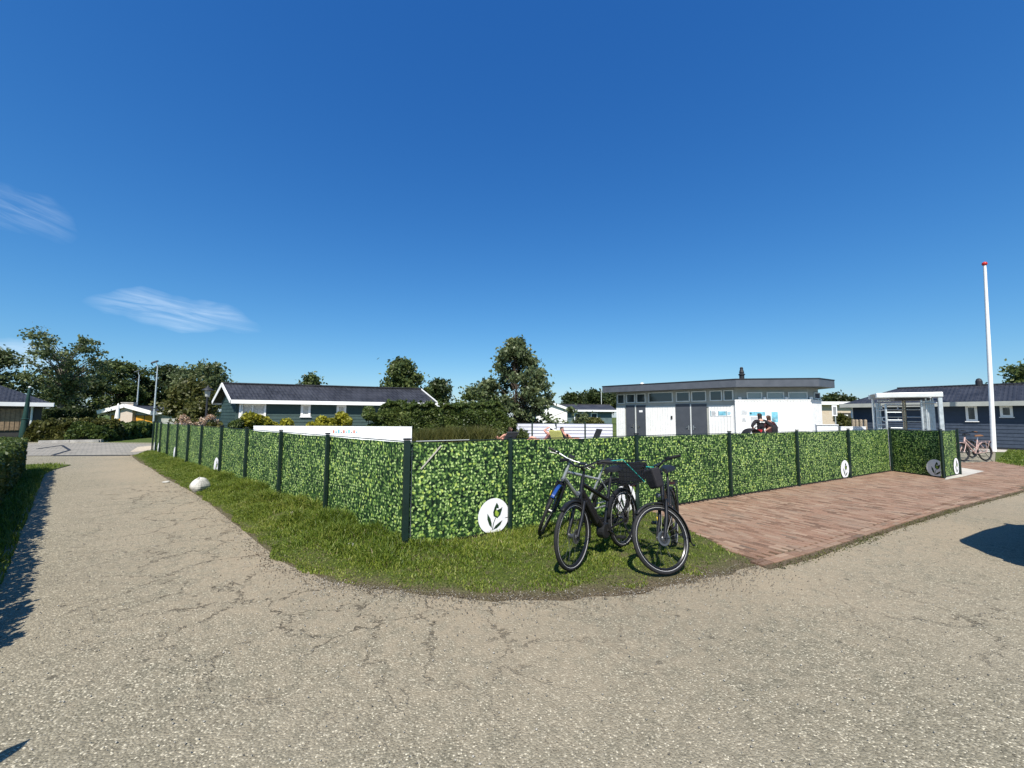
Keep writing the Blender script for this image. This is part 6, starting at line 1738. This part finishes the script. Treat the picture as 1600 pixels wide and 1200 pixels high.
# road sign seen from behind
b = ground_under(1304, 24); r = empty('road_sign', b); tag(r, 'small upright sign with white rim on a grey pole beside the pool house', 'sign')
z0, z1 = zat(1302, 650, 24), zat(1302, 633.5, 24)
MB().tube([(0.04, 0, 0), (0.04, 0, z1 - 0.05)], 0.03, 8).build('pole', 'galvanised', r)
MB().lohi((-0.17, -0.055, z0), (0.13, -0.035, z1)).build('plate', 'white_board', r, bevel=0.01)
MB().lohi((-0.11, -0.062, z0 + 0.07), (0.07, -0.057, z1 - 0.07)).build('plate_back', 'sign_grey', r)
# kerbs along the cross street
def kerb(label, pts, w=0.12, h=0.12, mat='concrete', piece=1.0, nm='kerb'):
    r = empty(nm, (pts[0].x, pts[0].y, 0)); tag(r, label, 'kerb')
    for a, b in zip(pts[:-1], pts[1:]):
        L = (b - a).length; n = max(1, round(L / piece)); d = unit(b - a)
        for k in range(n):
            p, q = a + d * (L * k / n + 0.006), a + d * (L * (k + 1) / n - 0.006)
            MB().beam((p.x - pts[0].x, p.y - pts[0].y, h / 2 - 0.04), (q.x - pts[0].x, q.y - pts[0].y, h / 2 - 0.04), w, h + 0.08).build('kerb_stone', mat, r, bevel=0.01)
kerb('pale concrete kerb before the conifer hedge', [g(60, 692.5), g(155, 690.5), g(168, 689)], 0.15, 0.14, 'concrete')
kerb('dark kerb round the parking corner of the cross street', [g(58, 702), g(97, 696.5), g(109, 704), g(82, 712)], 0.10, 0.03, 'roof_edge')
kerb('thin dark edging between tarmac and the grey brick street', [g(84, 712.3), g(203, 711.8)], 0.08, 0.025, 'roof_edge')

# ------------------------------------------------------------------ people
def hand_bones(J, Bn, side, wrist, elbow, curl):
    d = (Vector(J[wrist]) - Vector(J[elbow])).normalized(); w = Vector(J[wrist])
    palm = w + d * 0.075; J[side + 'palm'] = palm; Bn.append((wrist, side + 'palm', 'hand'))
    s = d.cross(Vector((0, 0, 1)));  s = s.normalized() if s.length > 0.1 else Vector((1, 0, 0))
    for k, l in enumerate((0.075, 0.085, 0.08, 0.06)):
        a = palm + s * (k - 1.5) * 0.021; b = a + d * l * 0.55 + curl * l * 0.2; c = b + d * l * 0.35 + curl * l * 0.5
        J['%sf%d' % (side, k)] = b; J['%sg%d' % (side, k)] = c
        Bn.append((side + 'palm', '%sf%d' % (side, k), 'hand')); Bn.append(('%sf%d' % (side, k), '%sg%d' % (side, k), 'hand'))
    J[side + 't'] = w + d * 0.055 - s * 0.055; Bn.append((wrist, side + 't', 'hand'))
def person(name, label, loc, rz, J, radii, clothes, skin='skin', hair='hair_dark', hair_cap=True, bald=False):
    """J joints; one continuous skinned body; clothes are shells over the body's own faces"""
    J = dict(J)
    Bn = [('pelvis', 'waist', 'torso'), ('waist', 'chest', 'torso'), ('chest', 'neck', 'neck'), ('neck', 'head', 'head'), ('head', 'crown', 'head')]
    for s in 'LR':
        Bn += [('chest', s + 'sho', 'torso'), (s + 'sho', s + 'elb', 'uparm'), (s + 'elb', s + 'wri', 'forearm'), ('pelvis', s + 'hip', 'hips'), (s + 'hip', s + 'kne', 'thigh'), (s + 'kne', s + 'ank', 'shin'), (s + 'ank', s + 'toe', 'foot')]
        hand_bones(J, Bn, s, s + 'wri', s + 'elb', Vector((0, 0, -0.5)))
    names = list(J); ix = {k: i for i, k in enumerate(names)}
    me = bpy.data.meshes.new('skeleton'); me.from_pydata([tuple(J[k]) for k in names], [(ix[a], ix[b]) for a, b, _ in Bn], [])
    ob = bpy.data.objects.new('skeleton', me); COL.objects.link(ob)
    sk = ob.modifiers.new('skin', 'SKIN'); sk.branch_smoothing = 0.5
    def rad(k):
        if k in radii: return radii[k]
        if k[1:] in radii: return radii[k[1:]]
        return (0.010, 0.010)
    for i, k in enumerate(names):
        sv = me.skin_vertices[0].data[i]; sv.radius = rad(k); sv.use_root = (k == 'pelvis')
    su = ob.modifiers.new('sub', 'SUBSURF'); su.levels = su.render_levels = 2
    dg = bpy.context.evaluated_depsgraph_get(); dg.update()
    body_me = bpy.data.meshes.new_from_object(ob.evaluated_get(dg))
    bpy.data.objects.remove(ob)
    root = link(name, body_me, skin); root.location = loc; root.rotation_euler = (0, 0, rz)
    tag(root, label, 'person')
    body_me.polygons.foreach_set('use_smooth', [True] * len(body_me.polygons))
    cs = np.array([p.center for p in body_me.polygons]); best = np.full(len(cs), 1e9); tg = np.zeros(len(cs), int); tt = np.zeros(len(cs))
    for bi, (a, b, t) in enumerate(Bn):
        A = np.array(J[a]); B = np.array(J[b]); ab = B - A; u = np.clip(((cs - A) @ ab) / (ab @ ab + 1e-9), 0, 1)
        dd = np.linalg.norm(cs - A - u[:, None] * ab[None], axis=1) - 0.4 * (rad(a)[0] * (1 - u) + rad(b)[0] * u)
        s = dd < best; best[s] = dd[s]; tg[s] = bi; tt[s] = u[s]
    tags = [Bn[i][2] for i in tg]
    nrm = np.zeros(len(body_me.vertices) * 3); body_me.vertices.foreach_get('normal', nrm); nrm = nrm.reshape(-1, 3)
    co = np.zeros(len(body_me.vertices) * 3); body_me.vertices.foreach_get('co', co); co = co.reshape(-1, 3)
    def shell(nm, sel, mat, off):
        if not sel: return None
        used = {}; vs = []; fs = []
        for pi in sel:
            f_ = []
            for v in body_me.polygons[pi].vertices:
                if v not in used: used[v] = len(vs); vs.append(tuple(co[v] + nrm[v] * off))
                f_.append(used[v])
            fs.append(tuple(f_))
        return MB().add(vs, fs).build(nm, mat, root, smooth=True)
    for nm, which, mat, off in clothes:
        shell(nm, [i for i, t in enumerate(tags) if any(t == w if isinstance(w, str) else (t == w[0] and tt[i] < w[1]) for w in which)], mat, off)
    hd = np.array(J['head']); cw = np.array(J['crown']); up_ = (cw - hd) / np.linalg.norm(cw - hd); fwd = np.array(J.get('_f', (0, 1, 0)))
    if hair:
        shell('hair', [i for i, t in enumerate(tags) if t in ('head',) and ((cs[i] - hd) @ up_ > 0.03 or (cs[i] - hd) @ fwd < -0.02)], hair, 0.012)
    # face: eyes, nose, mouth, ears, on the front of the head
    fv = Vector(fwd).normalized(); uv_ = Vector(up_); sv_ = fv.cross(uv_).normalized(); H0 = Vector(hd)
    rr_ = rad('head')[0] * 0.98
    for s in (-1, 1):
        MB().lathe([(0.004, -0.005), (0.013, 0.0), (0.004, 0.006)], 8, H0 + fv * rr_ * 0.92 + sv_ * s * 0.032 + uv_ * 0.03, fv).build('eye', 'cloth_white', root)
        MB().lathe([(0.008, -0.012), (0.028, -0.004), (0.030, 0.004), (0.012, 0.012)], 8, H0 + sv_ * s * rr_ * 0.98 + uv_ * 0.01, sv_ * s).build('ear', skin, root, smooth=True)
    MB().tube([H0 + fv * rr_ * 0.95 + uv_ * 0.03, H0 + fv * (rr_ + 0.025) - uv_ * 0.012, H0 + fv * rr_ * 0.95 - uv_ * 0.018], [0.008, 0.014, 0.010], 6).build('nose', skin, root, smooth=True)
    MB().tube([H0 + fv * rr_ * 0.93 - uv_ * 0.05 - sv_ * 0.022, H0 + fv * rr_ * 0.99 - uv_ * 0.05, H0 + fv * rr_ * 0.93 - uv_ * 0.05 + sv_ * 0.022], 0.005, 5).build('mouth', 'cloth_pink', root)
    return root
RAD = {'pelvis': (0.145, 0.105), 'waist': (0.135, 0.10), 'chest': (0.165, 0.115), 'neck': (0.058, 0.058), 'head': (0.082, 0.095), 'crown': (0.062, 0.075),
       'sho': (0.065, 0.065), 'elb': (0.043, 0.043), 'wri': (0.028, 0.028), 'palm': (0.026, 0.018), 'hip': (0.095, 0.095), 'kne': (0.058, 0.058), 'ank': (0.038, 0.038), 'toe': (0.035, 0.03), 't': (0.011, 0.011)}
V3 = Vector
YP = 16.6
man = dict(pelvis=V3((0, 0, 0.97)), waist=V3((0, 0.0, 1.12)), chest=V3((0, -0.01, 1.38)), neck=V3((0, 0.01, 1.56)), head=V3((0, 0.035, 1.70)), crown=V3((0, 0.03, 1.775)),
           Lsho=V3((-0.185, -0.01, 1.47)), Lelb=V3((-0.40, -0.10, 1.25)), Lwri=V3((-0.215, 0.02, 1.08)), Rsho=V3((0.185, -0.01, 1.47)), Relb=V3((0.40, -0.10, 1.25)), Rwri=V3((0.215, 0.02, 1.08)),
           Lhip=V3((-0.095, 0, 0.90)), Lkne=V3((-0.13, 0.02, 0.50)), Lank=V3((-0.15, -0.01, 0.085)), Ltoe=V3((-0.17, 0.15, 0.035)), Rhip=V3((0.095, 0, 0.90)), Rkne=V3((0.13, 0.02, 0.50)), Rank=V3((0.15, -0.01, 0.085)), Rtoe=V3((0.18, 0.15, 0.035)))
q = ground_under(1187.5, YP)
pm = person('person', 'person in black T-shirt with white back print, hands on hips, facing the pool house', (q.x, q.y, 0.012), 0.0, man, RAD,
            [('shirt', ('torso', 'uparm', ('neck', 0.35)), 'cloth_black', 0.014), ('trousers', ('hips', 'thigh', ('shin', 0.15)), 'cloth_grey', 0.016), ('shoes', ('foot',), 'cloth_black', 0.012)])
bk = MB(); vs = []
for k in range(9):
    x = -0.10 + 0.2 * k / 8; yb = -0.145 - 0.0 + 0.35 * x * x + 0.0
    vs += [(x, yb, 1.405 - 0.01 * math.cos(k)), (x, yb, 1.44 + (0.012 if k < 2 else 0))]
bk.add(vs, [(2 * k, 2 * k + 2, 2 * k + 3, 2 * k + 1) for k in range(8)]).build('shirt_print', 'cloth_white', pm)
boy = {k: v * 0.955 for k, v in man.items()}
boy['Lelb'] = V3((-0.30, 0.06, 1.14)); boy['Lwri'] = V3((-0.16, 0.25, 1.10)); boy['Relb'] = V3((0.36, -0.05, 1.16)); boy['Rwri'] = V3((0.17, 0.10, 1.02))
q = ground_under(1201.5, YP + 0.35)
person('person', 'person in dark maroon T-shirt with arm bent, beside the hands on hips person', (q.x, q.y, 0.012), math.radians(18), boy, RAD,
       [('shirt', ('torso', 'uparm', ('neck', 0.35)), 'cloth_maroon', 0.014), ('trousers', ('hips', 'thigh', 'shin'), 'cloth_black', 0.016), ('shoes', ('foot',), 'cloth_black', 0.012)], hair='hair_brown')
# rucksack hanging on the second person's right
q2 = ground_under(1208.5, YP + 0.30)
r = empty('rucksack', (q2.x, q2.y, 1.0)); tag(r, 'round black rucksack hanging beside the maroon shirted person', 'rucksack')
m_ = MB(); vs = []; n, k = 12, 7
for i in range(k + 1):
    th_ = math.pi * i / k
    for j in range(n):
        p = 2 * math.pi * j / n; sg = lambda v: math.copysign(abs(v) ** 0.7, v)
        vs.append((0.14 * sg(math.sin(th_)) * sg(math.cos(p)), 0.10 * sg(math.sin(th_)) * sg(math.sin(p)), 0.10 + 0.22 * math.cos(th_)))
m_.add(vs, [(i * n + j, i * n + (j + 1) % n, (i + 1) * n + (j + 1) % n, (i + 1) * n + j) for i in range(k) for j in range(n)]).build('bag', 'cloth_black', r, smooth=True)
MB().tube([(-0.05, 0, 0.30), (-0.12, -0.02, 0.42), (-0.2, 0.0, 0.46)], 0.012, 6).build('strap', 'cloth_grey', r)
# pushchair left of them
q = ground_under(1172, YP - 0.1); r = empty('pushchair', (q.x, q.y, 0.01), math.radians(8)); tag(r, 'black and red pushchair left of the standing people', 'pushchair'); r.scale = (1.2, 1.2, 1.2)
MB().tube([(0.30, -0.18, 0.15), (0.10, -0.20, 0.55), (0.34, -0.20, 1.02)], 0.014, 8).tube([(0.30, 0.18, 0.15), (0.10, 0.20, 0.55), (0.34, 0.20, 1.02)], 0.014, 8).tube([(-0.38, -0.18, 0.15), (0.1, -0.2, 0.55)], 0.014, 8).tube([(-0.38, 0.18, 0.15), (0.1, 0.2, 0.55)], 0.014, 8).tube([(0.34, -0.2, 1.02), (0.34, 0.2, 1.02)], 0.016, 8).build('frame', 'black_frame', r)
vs = []
for i in range(9):
    t = math.radians(20 + 140 * i / 8)
    for y, k in ((-0.2, 0.92), (-0.1, 1.0), (0.1, 1.0), (0.2, 0.92)): vs.append((0.02 - 0.24 * math.cos(t) * k, y, 0.70 + 0.27 * math.sin(t) * k))
hm = MB().add(vs, [(i * 4 + j, i * 4 + j + 1, (i + 1) * 4 + j + 1, (i + 1) * 4 + j) for i in range(8) for j in range(3)]).build('hood', 'cloth_black', r, smooth=True); hm.modifiers.new('s', 'SOLIDIFY').thickness = 0.012
MB().box((0.02, 0, 0.48), (0.42, 0.34, 0.06), 0, 0, 0.1).box((0.22, 0, 0.72), (0.05, 0.34, 0.46), 0, 0, 0.35).build('seat', 'cloth_red', r, bevel=0.02)
for x, y in ((-0.38, -0.2), (-0.38, 0.2), (0.30, -0.2), (0.30, 0.2)):
    MB().tube(circ((x, y, 0.13), 0.115, 18), 0.018, 6, True).lathe([(0.02, -0.02), (0.02, 0.02)], 8, (x, y, 0.13), (0, 1, 0)).beam((x - 0.11, y, 0.13), (x + 0.11, y, 0.13), 0.012, 0.012).beam((x, y, 0.02), (x, y, 0.24), 0.012, 0.012, (1, 0, 0)).build('wheel', 'rubber', r)
# loungers and sunbathers
def lounger(label, x, Y, rz, back, mat='lounger_black', cloth='cloth_grey', group='sun loungers by the pool'):
    """seat along +x towards the feet end at -x; backrest rises at the +x end by angle back"""
    q = ground_under(x, Y); r = empty('sun_lounger', (q.x, q.y, 0.01), rz); tag(r, label, 'sun lounger', group)
    f_ = MB()
    for s in (-0.3, 0.3): f_.beam((-1.1, s, 0.36), (0.62, s, 0.36), 0.035, 0.05)
    f_.beam((-1.1, -0.3, 0.36), (-1.1, 0.3, 0.36), 0.035, 0.05); f_.beam((0.62, -0.3, 0.36), (0.62, 0.3, 0.36), 0.035, 0.05); f_.build('frame', mat, r)
    for x_ in (-1.0, 0.55):
        for s in (-0.29, 0.29): MB().tube([(x_, s, 0), (x_, s, 0.34)], 0.02, 8).build('leg', mat, r)
    MB().lohi((-1.08, -0.27, 0.375), (0.05, 0.27, 0.40)).build('seat', cloth, r, bevel=0.008)
    c, s = math.cos(back), math.sin(back)
    b_ = MB().slab([(0.07, -0.27, 0.40), (0.07 + 0.78 * c, -0.27, 0.40 + 0.78 * s), (0.07 + 0.78 * c, 0.27, 0.40 + 0.78 * s), (0.07, 0.27, 0.40)], 0.03).build('backrest', cloth, r)
    MB().tube([(0.07 + 0.5 * c, 0.25, 0.36 + 0.5 * s), (0.58, 0.25, 0.39)], 0.012, 6).build('prop', mat, r)
    return r, (c, s)
def sunbather(label, lo, cs, skin, clothes, hair, knees=0.0, arm=0):
    c, s = cs
    def B(t, y=0.0, up=0.0): return V3((0.0 + t * c - up * s, y, 0.50 + t * s + up * c))
    J = dict(pelvis=V3((-0.05, 0, 0.53)), waist=B(0.14, 0, 0.03), chest=B(0.38, 0, 0.04), neck=B(0.56, 0, 0.05), head=B(0.69, 0, 0.10), crown=B(0.76, 0, 0.12),
             Lhip=V3((-0.12, -0.1, 0.52)), Rhip=V3((-0.12, 0.1, 0.52)), Lkne=V3((-0.52, -0.12, 0.54 + knees)), Rkne=V3((-0.54, 0.12, 0.54 + knees * 0.7)), Lank=V3((-0.93, -0.1, 0.47)), Rank=V3((-0.95, 0.1, 0.47)), Ltoe=V3((-0.99, -0.11, 0.60)), Rtoe=V3((-1.0, 0.12, 0.60)),
             Lsho=B(0.47, -0.18, 0.03), Rsho=B(0.47, 0.18, 0.03))
    J['Lelb'] = B(0.20, -0.33, 0.06); J['Lwri'] = V3((-0.12, -0.24, 0.60)); J['Relb'] = B(0.22, 0.32, 0.06); J['Rwri'] = V3((-0.1, 0.22, 0.62))
    if arm: J['Lelb'] = B(0.50, -0.30, 0.26); J['Lwri'] = B(0.70, -0.12, 0.20)
    o = person('person', label, lo.location, lo.rotation_euler.z, J, RAD, clothes, skin, hair)
    return o
l1, k1 = lounger('black sun lounger under the leftmost sunbather by the feathery tree', 790, 17.2, math.radians(-58), math.radians(48))
sunbather('sunbather lying back beside the feathery tree at the end of the slatted fence', l1, k1, 'skin_pink', [('swimwear', ('hips',), 'cloth_grey', 0.01)], 'hair_brown', 0.2)
l2, k2 = lounger('black sun lounger under the white hatted sunbather', 851, 16.9, math.radians(-30), math.radians(52), cloth='cloth_grey')
s2_ = sunbather('white hatted sunbather with dark sunglasses lying on a black lounger', l2, k2, 'skin_pink', [('swimwear', ('hips', ('torso', 0.95)), 'cloth_pink', 0.01)], 'hair_brown', 0.22, 1)
hp = V3((0.76 * k2[0] - 0.11 * k2[1], 0, 0.50 + 0.76 * k2[1] + 0.11 * k2[0])); hx_ = V3((k2[0], 0, k2[1]))
MB().lathe([(0.185, 0.0), (0.18, 0.012), (0.105, 0.02), (0.10, 0.085), (0.05, 0.11), (0.01, 0.112)], 16, hp - hx_ * 0.03, hx_).build('sun_hat', 'cloth_white', s2_, smooth=True)
fvv = V3((-k2[1], 0, k2[0])); hh = V3((0.69 * k2[0] - 0.10 * k2[1], 0, 0.50 + 0.69 * k2[1] + 0.10 * k2[0]))
l3, k3 = lounger('lounger with yellow towel over its raised back', 877, 16.4, math.radians(-128), math.radians(58), cloth='cloth_yellow')
l4, k4 = lounger('lounger under the sunbather sitting beside the yellow towel', 889, 17.3, math.radians(-150), math.radians(50))
sunbather('sunburnt dark haired sunbather beside the yellow towel lounger', l4, k4, 'skin_pink', [('swimwear', ('hips',), 'cloth_black', 0.01)], 'hair_dark', 0.15)
l5, k5 = lounger('empty black lounger with steep back before the slatted fence', 922, 16.6, math.radians(12), math.radians(66), cloth='lounger_black')

# ------------------------------------------------------------------ just outside the frame: the parked car whose shadow falls on the tarmac, and a stake by the hedge
cd = Vector((0.885, 0.465, 0)); cpos = Vector((5.60, 4.46, 0)); cn = Vector((0.465, -0.885, 0))
car = empty('parked_car', cpos + cn * 0.9, ang(cd)); tag(car, 'dark hatchback parked on the tarmac opposite the brick apron', 'car')
prof = [(0.0, 0.32), (0.0, 0.72), (0.03, 0.98), (0.10, 1.38), (0.22, 1.47), (1.2, 1.50), (2.0, 1.43), (2.75, 1.02), (3.7, 0.88), (4.0, 0.70), (4.05, 0.35), (3.6, 0.22), (0.4, 0.22)]
m_ = MB(); n = len(prof); vs = []
for y, k in ((-0.84, 0), (-0.90, 1), (0.90, 1), (0.84, 0)):
    for x, z in prof:
        tuck = 0.10 if z > 1.0 else (0.06 if z > 0.9 else 0.0)
        yy = y - math.copysign(tuck, y); vs.append((x if k else 0.04 + x * 0.98, yy, z if k == 0 else z))
fs = [(i * n + j, i * n + (j + 1) % n, (i + 1) * n + (j + 1) % n, (i + 1) * n + j) for i in range(3) for j in range(n)] + [tuple(range(n))[::-1], tuple(range(3 * n, 4 * n))]
bd = m_.add(vs, fs).build('body', 'car_paint', car, bevel=0.03)
for s in (-1, 1):
    MB().add([(0.42, s * 0.812, 1.06), (2.55, s * 0.812, 1.04), (1.92, s * 0.812, 1.38), (0.6, s * 0.812, 1.40)], [(0, 1, 2, 3)]).build('side_window', 'window_glass', car)
    MB().lathe([(0.10, 0), (0.10, 0.02)], 10, (0.03, s * 0.68, 0.82), (-1, 0, 0)).build('tail_light', 'red_paint', car)
    MB().box((2.25, s * 0.96, 1.05), (0.12, 0.16, 0.12)).build('wing_mirror', 'car_paint', car, bevel=0.03)
    MB().box((4.0, s * 0.62, 0.70), (0.10, 0.32, 0.12)).build('headlight', 'light_metal', car, bevel=0.02)
    for x in (0.75, 3.2):
        w = MB().lathe([(0.20, -0.09), (0.21, 0.09)], 20, (x, s * 0.80, 0.315), (0, 1, 0)).build('wheel', 'light_metal', car)
        MB().lathe([(0.21, -0.10), (0.315, -0.09), (0.315, 0.09), (0.21, 0.10)], 24, (x, s * 0.80, 0.315), (0, 1, 0)).build('tyre', 'rubber', w, smooth=True)
MB().add([(0.015, -0.6, 1.02), (0.015, 0.6, 1.02), (0.075, 0.55, 1.36), (0.075, -0.55, 1.36)], [(0, 1, 2, 3)]).build('rear_window', 'window_glass', car)
MB().box((-0.03, 0, 0.45), (0.10, 1.74, 0.20)).build('rear_bumper', 'black_plastic', car, bevel=0.03)
MB().box((-0.012, 0, 0.78), (0.02, 0.52, 0.11)).build('number_plate', 'cloth_yellow', car)
sk_ = MB().lohi((-0.035, -0.035, -0.1), (0.035, 0.035, 0.95)).add([(-0.035, -0.035, 0.95), (0.035, -0.035, 0.95), (0.035, 0.035, 0.95), (-0.035, 0.035, 0.95), (0, 0, 1.08)], [(0, 1, 4), (1, 2, 4), (2, 3, 4), (3, 0, 4)]).build('timber_stake', 'timber_grey')
q = g(48, 1152); c_ = 1.08 / math.tan(SUN_EL); sk_.location = (q.x + math.sin(SUN_AZ) * c_, q.y - math.cos(SUN_AZ) * c_, 0); tag(sk_, 'pointed timber stake at the near end of the clipped hedge', 'stake')
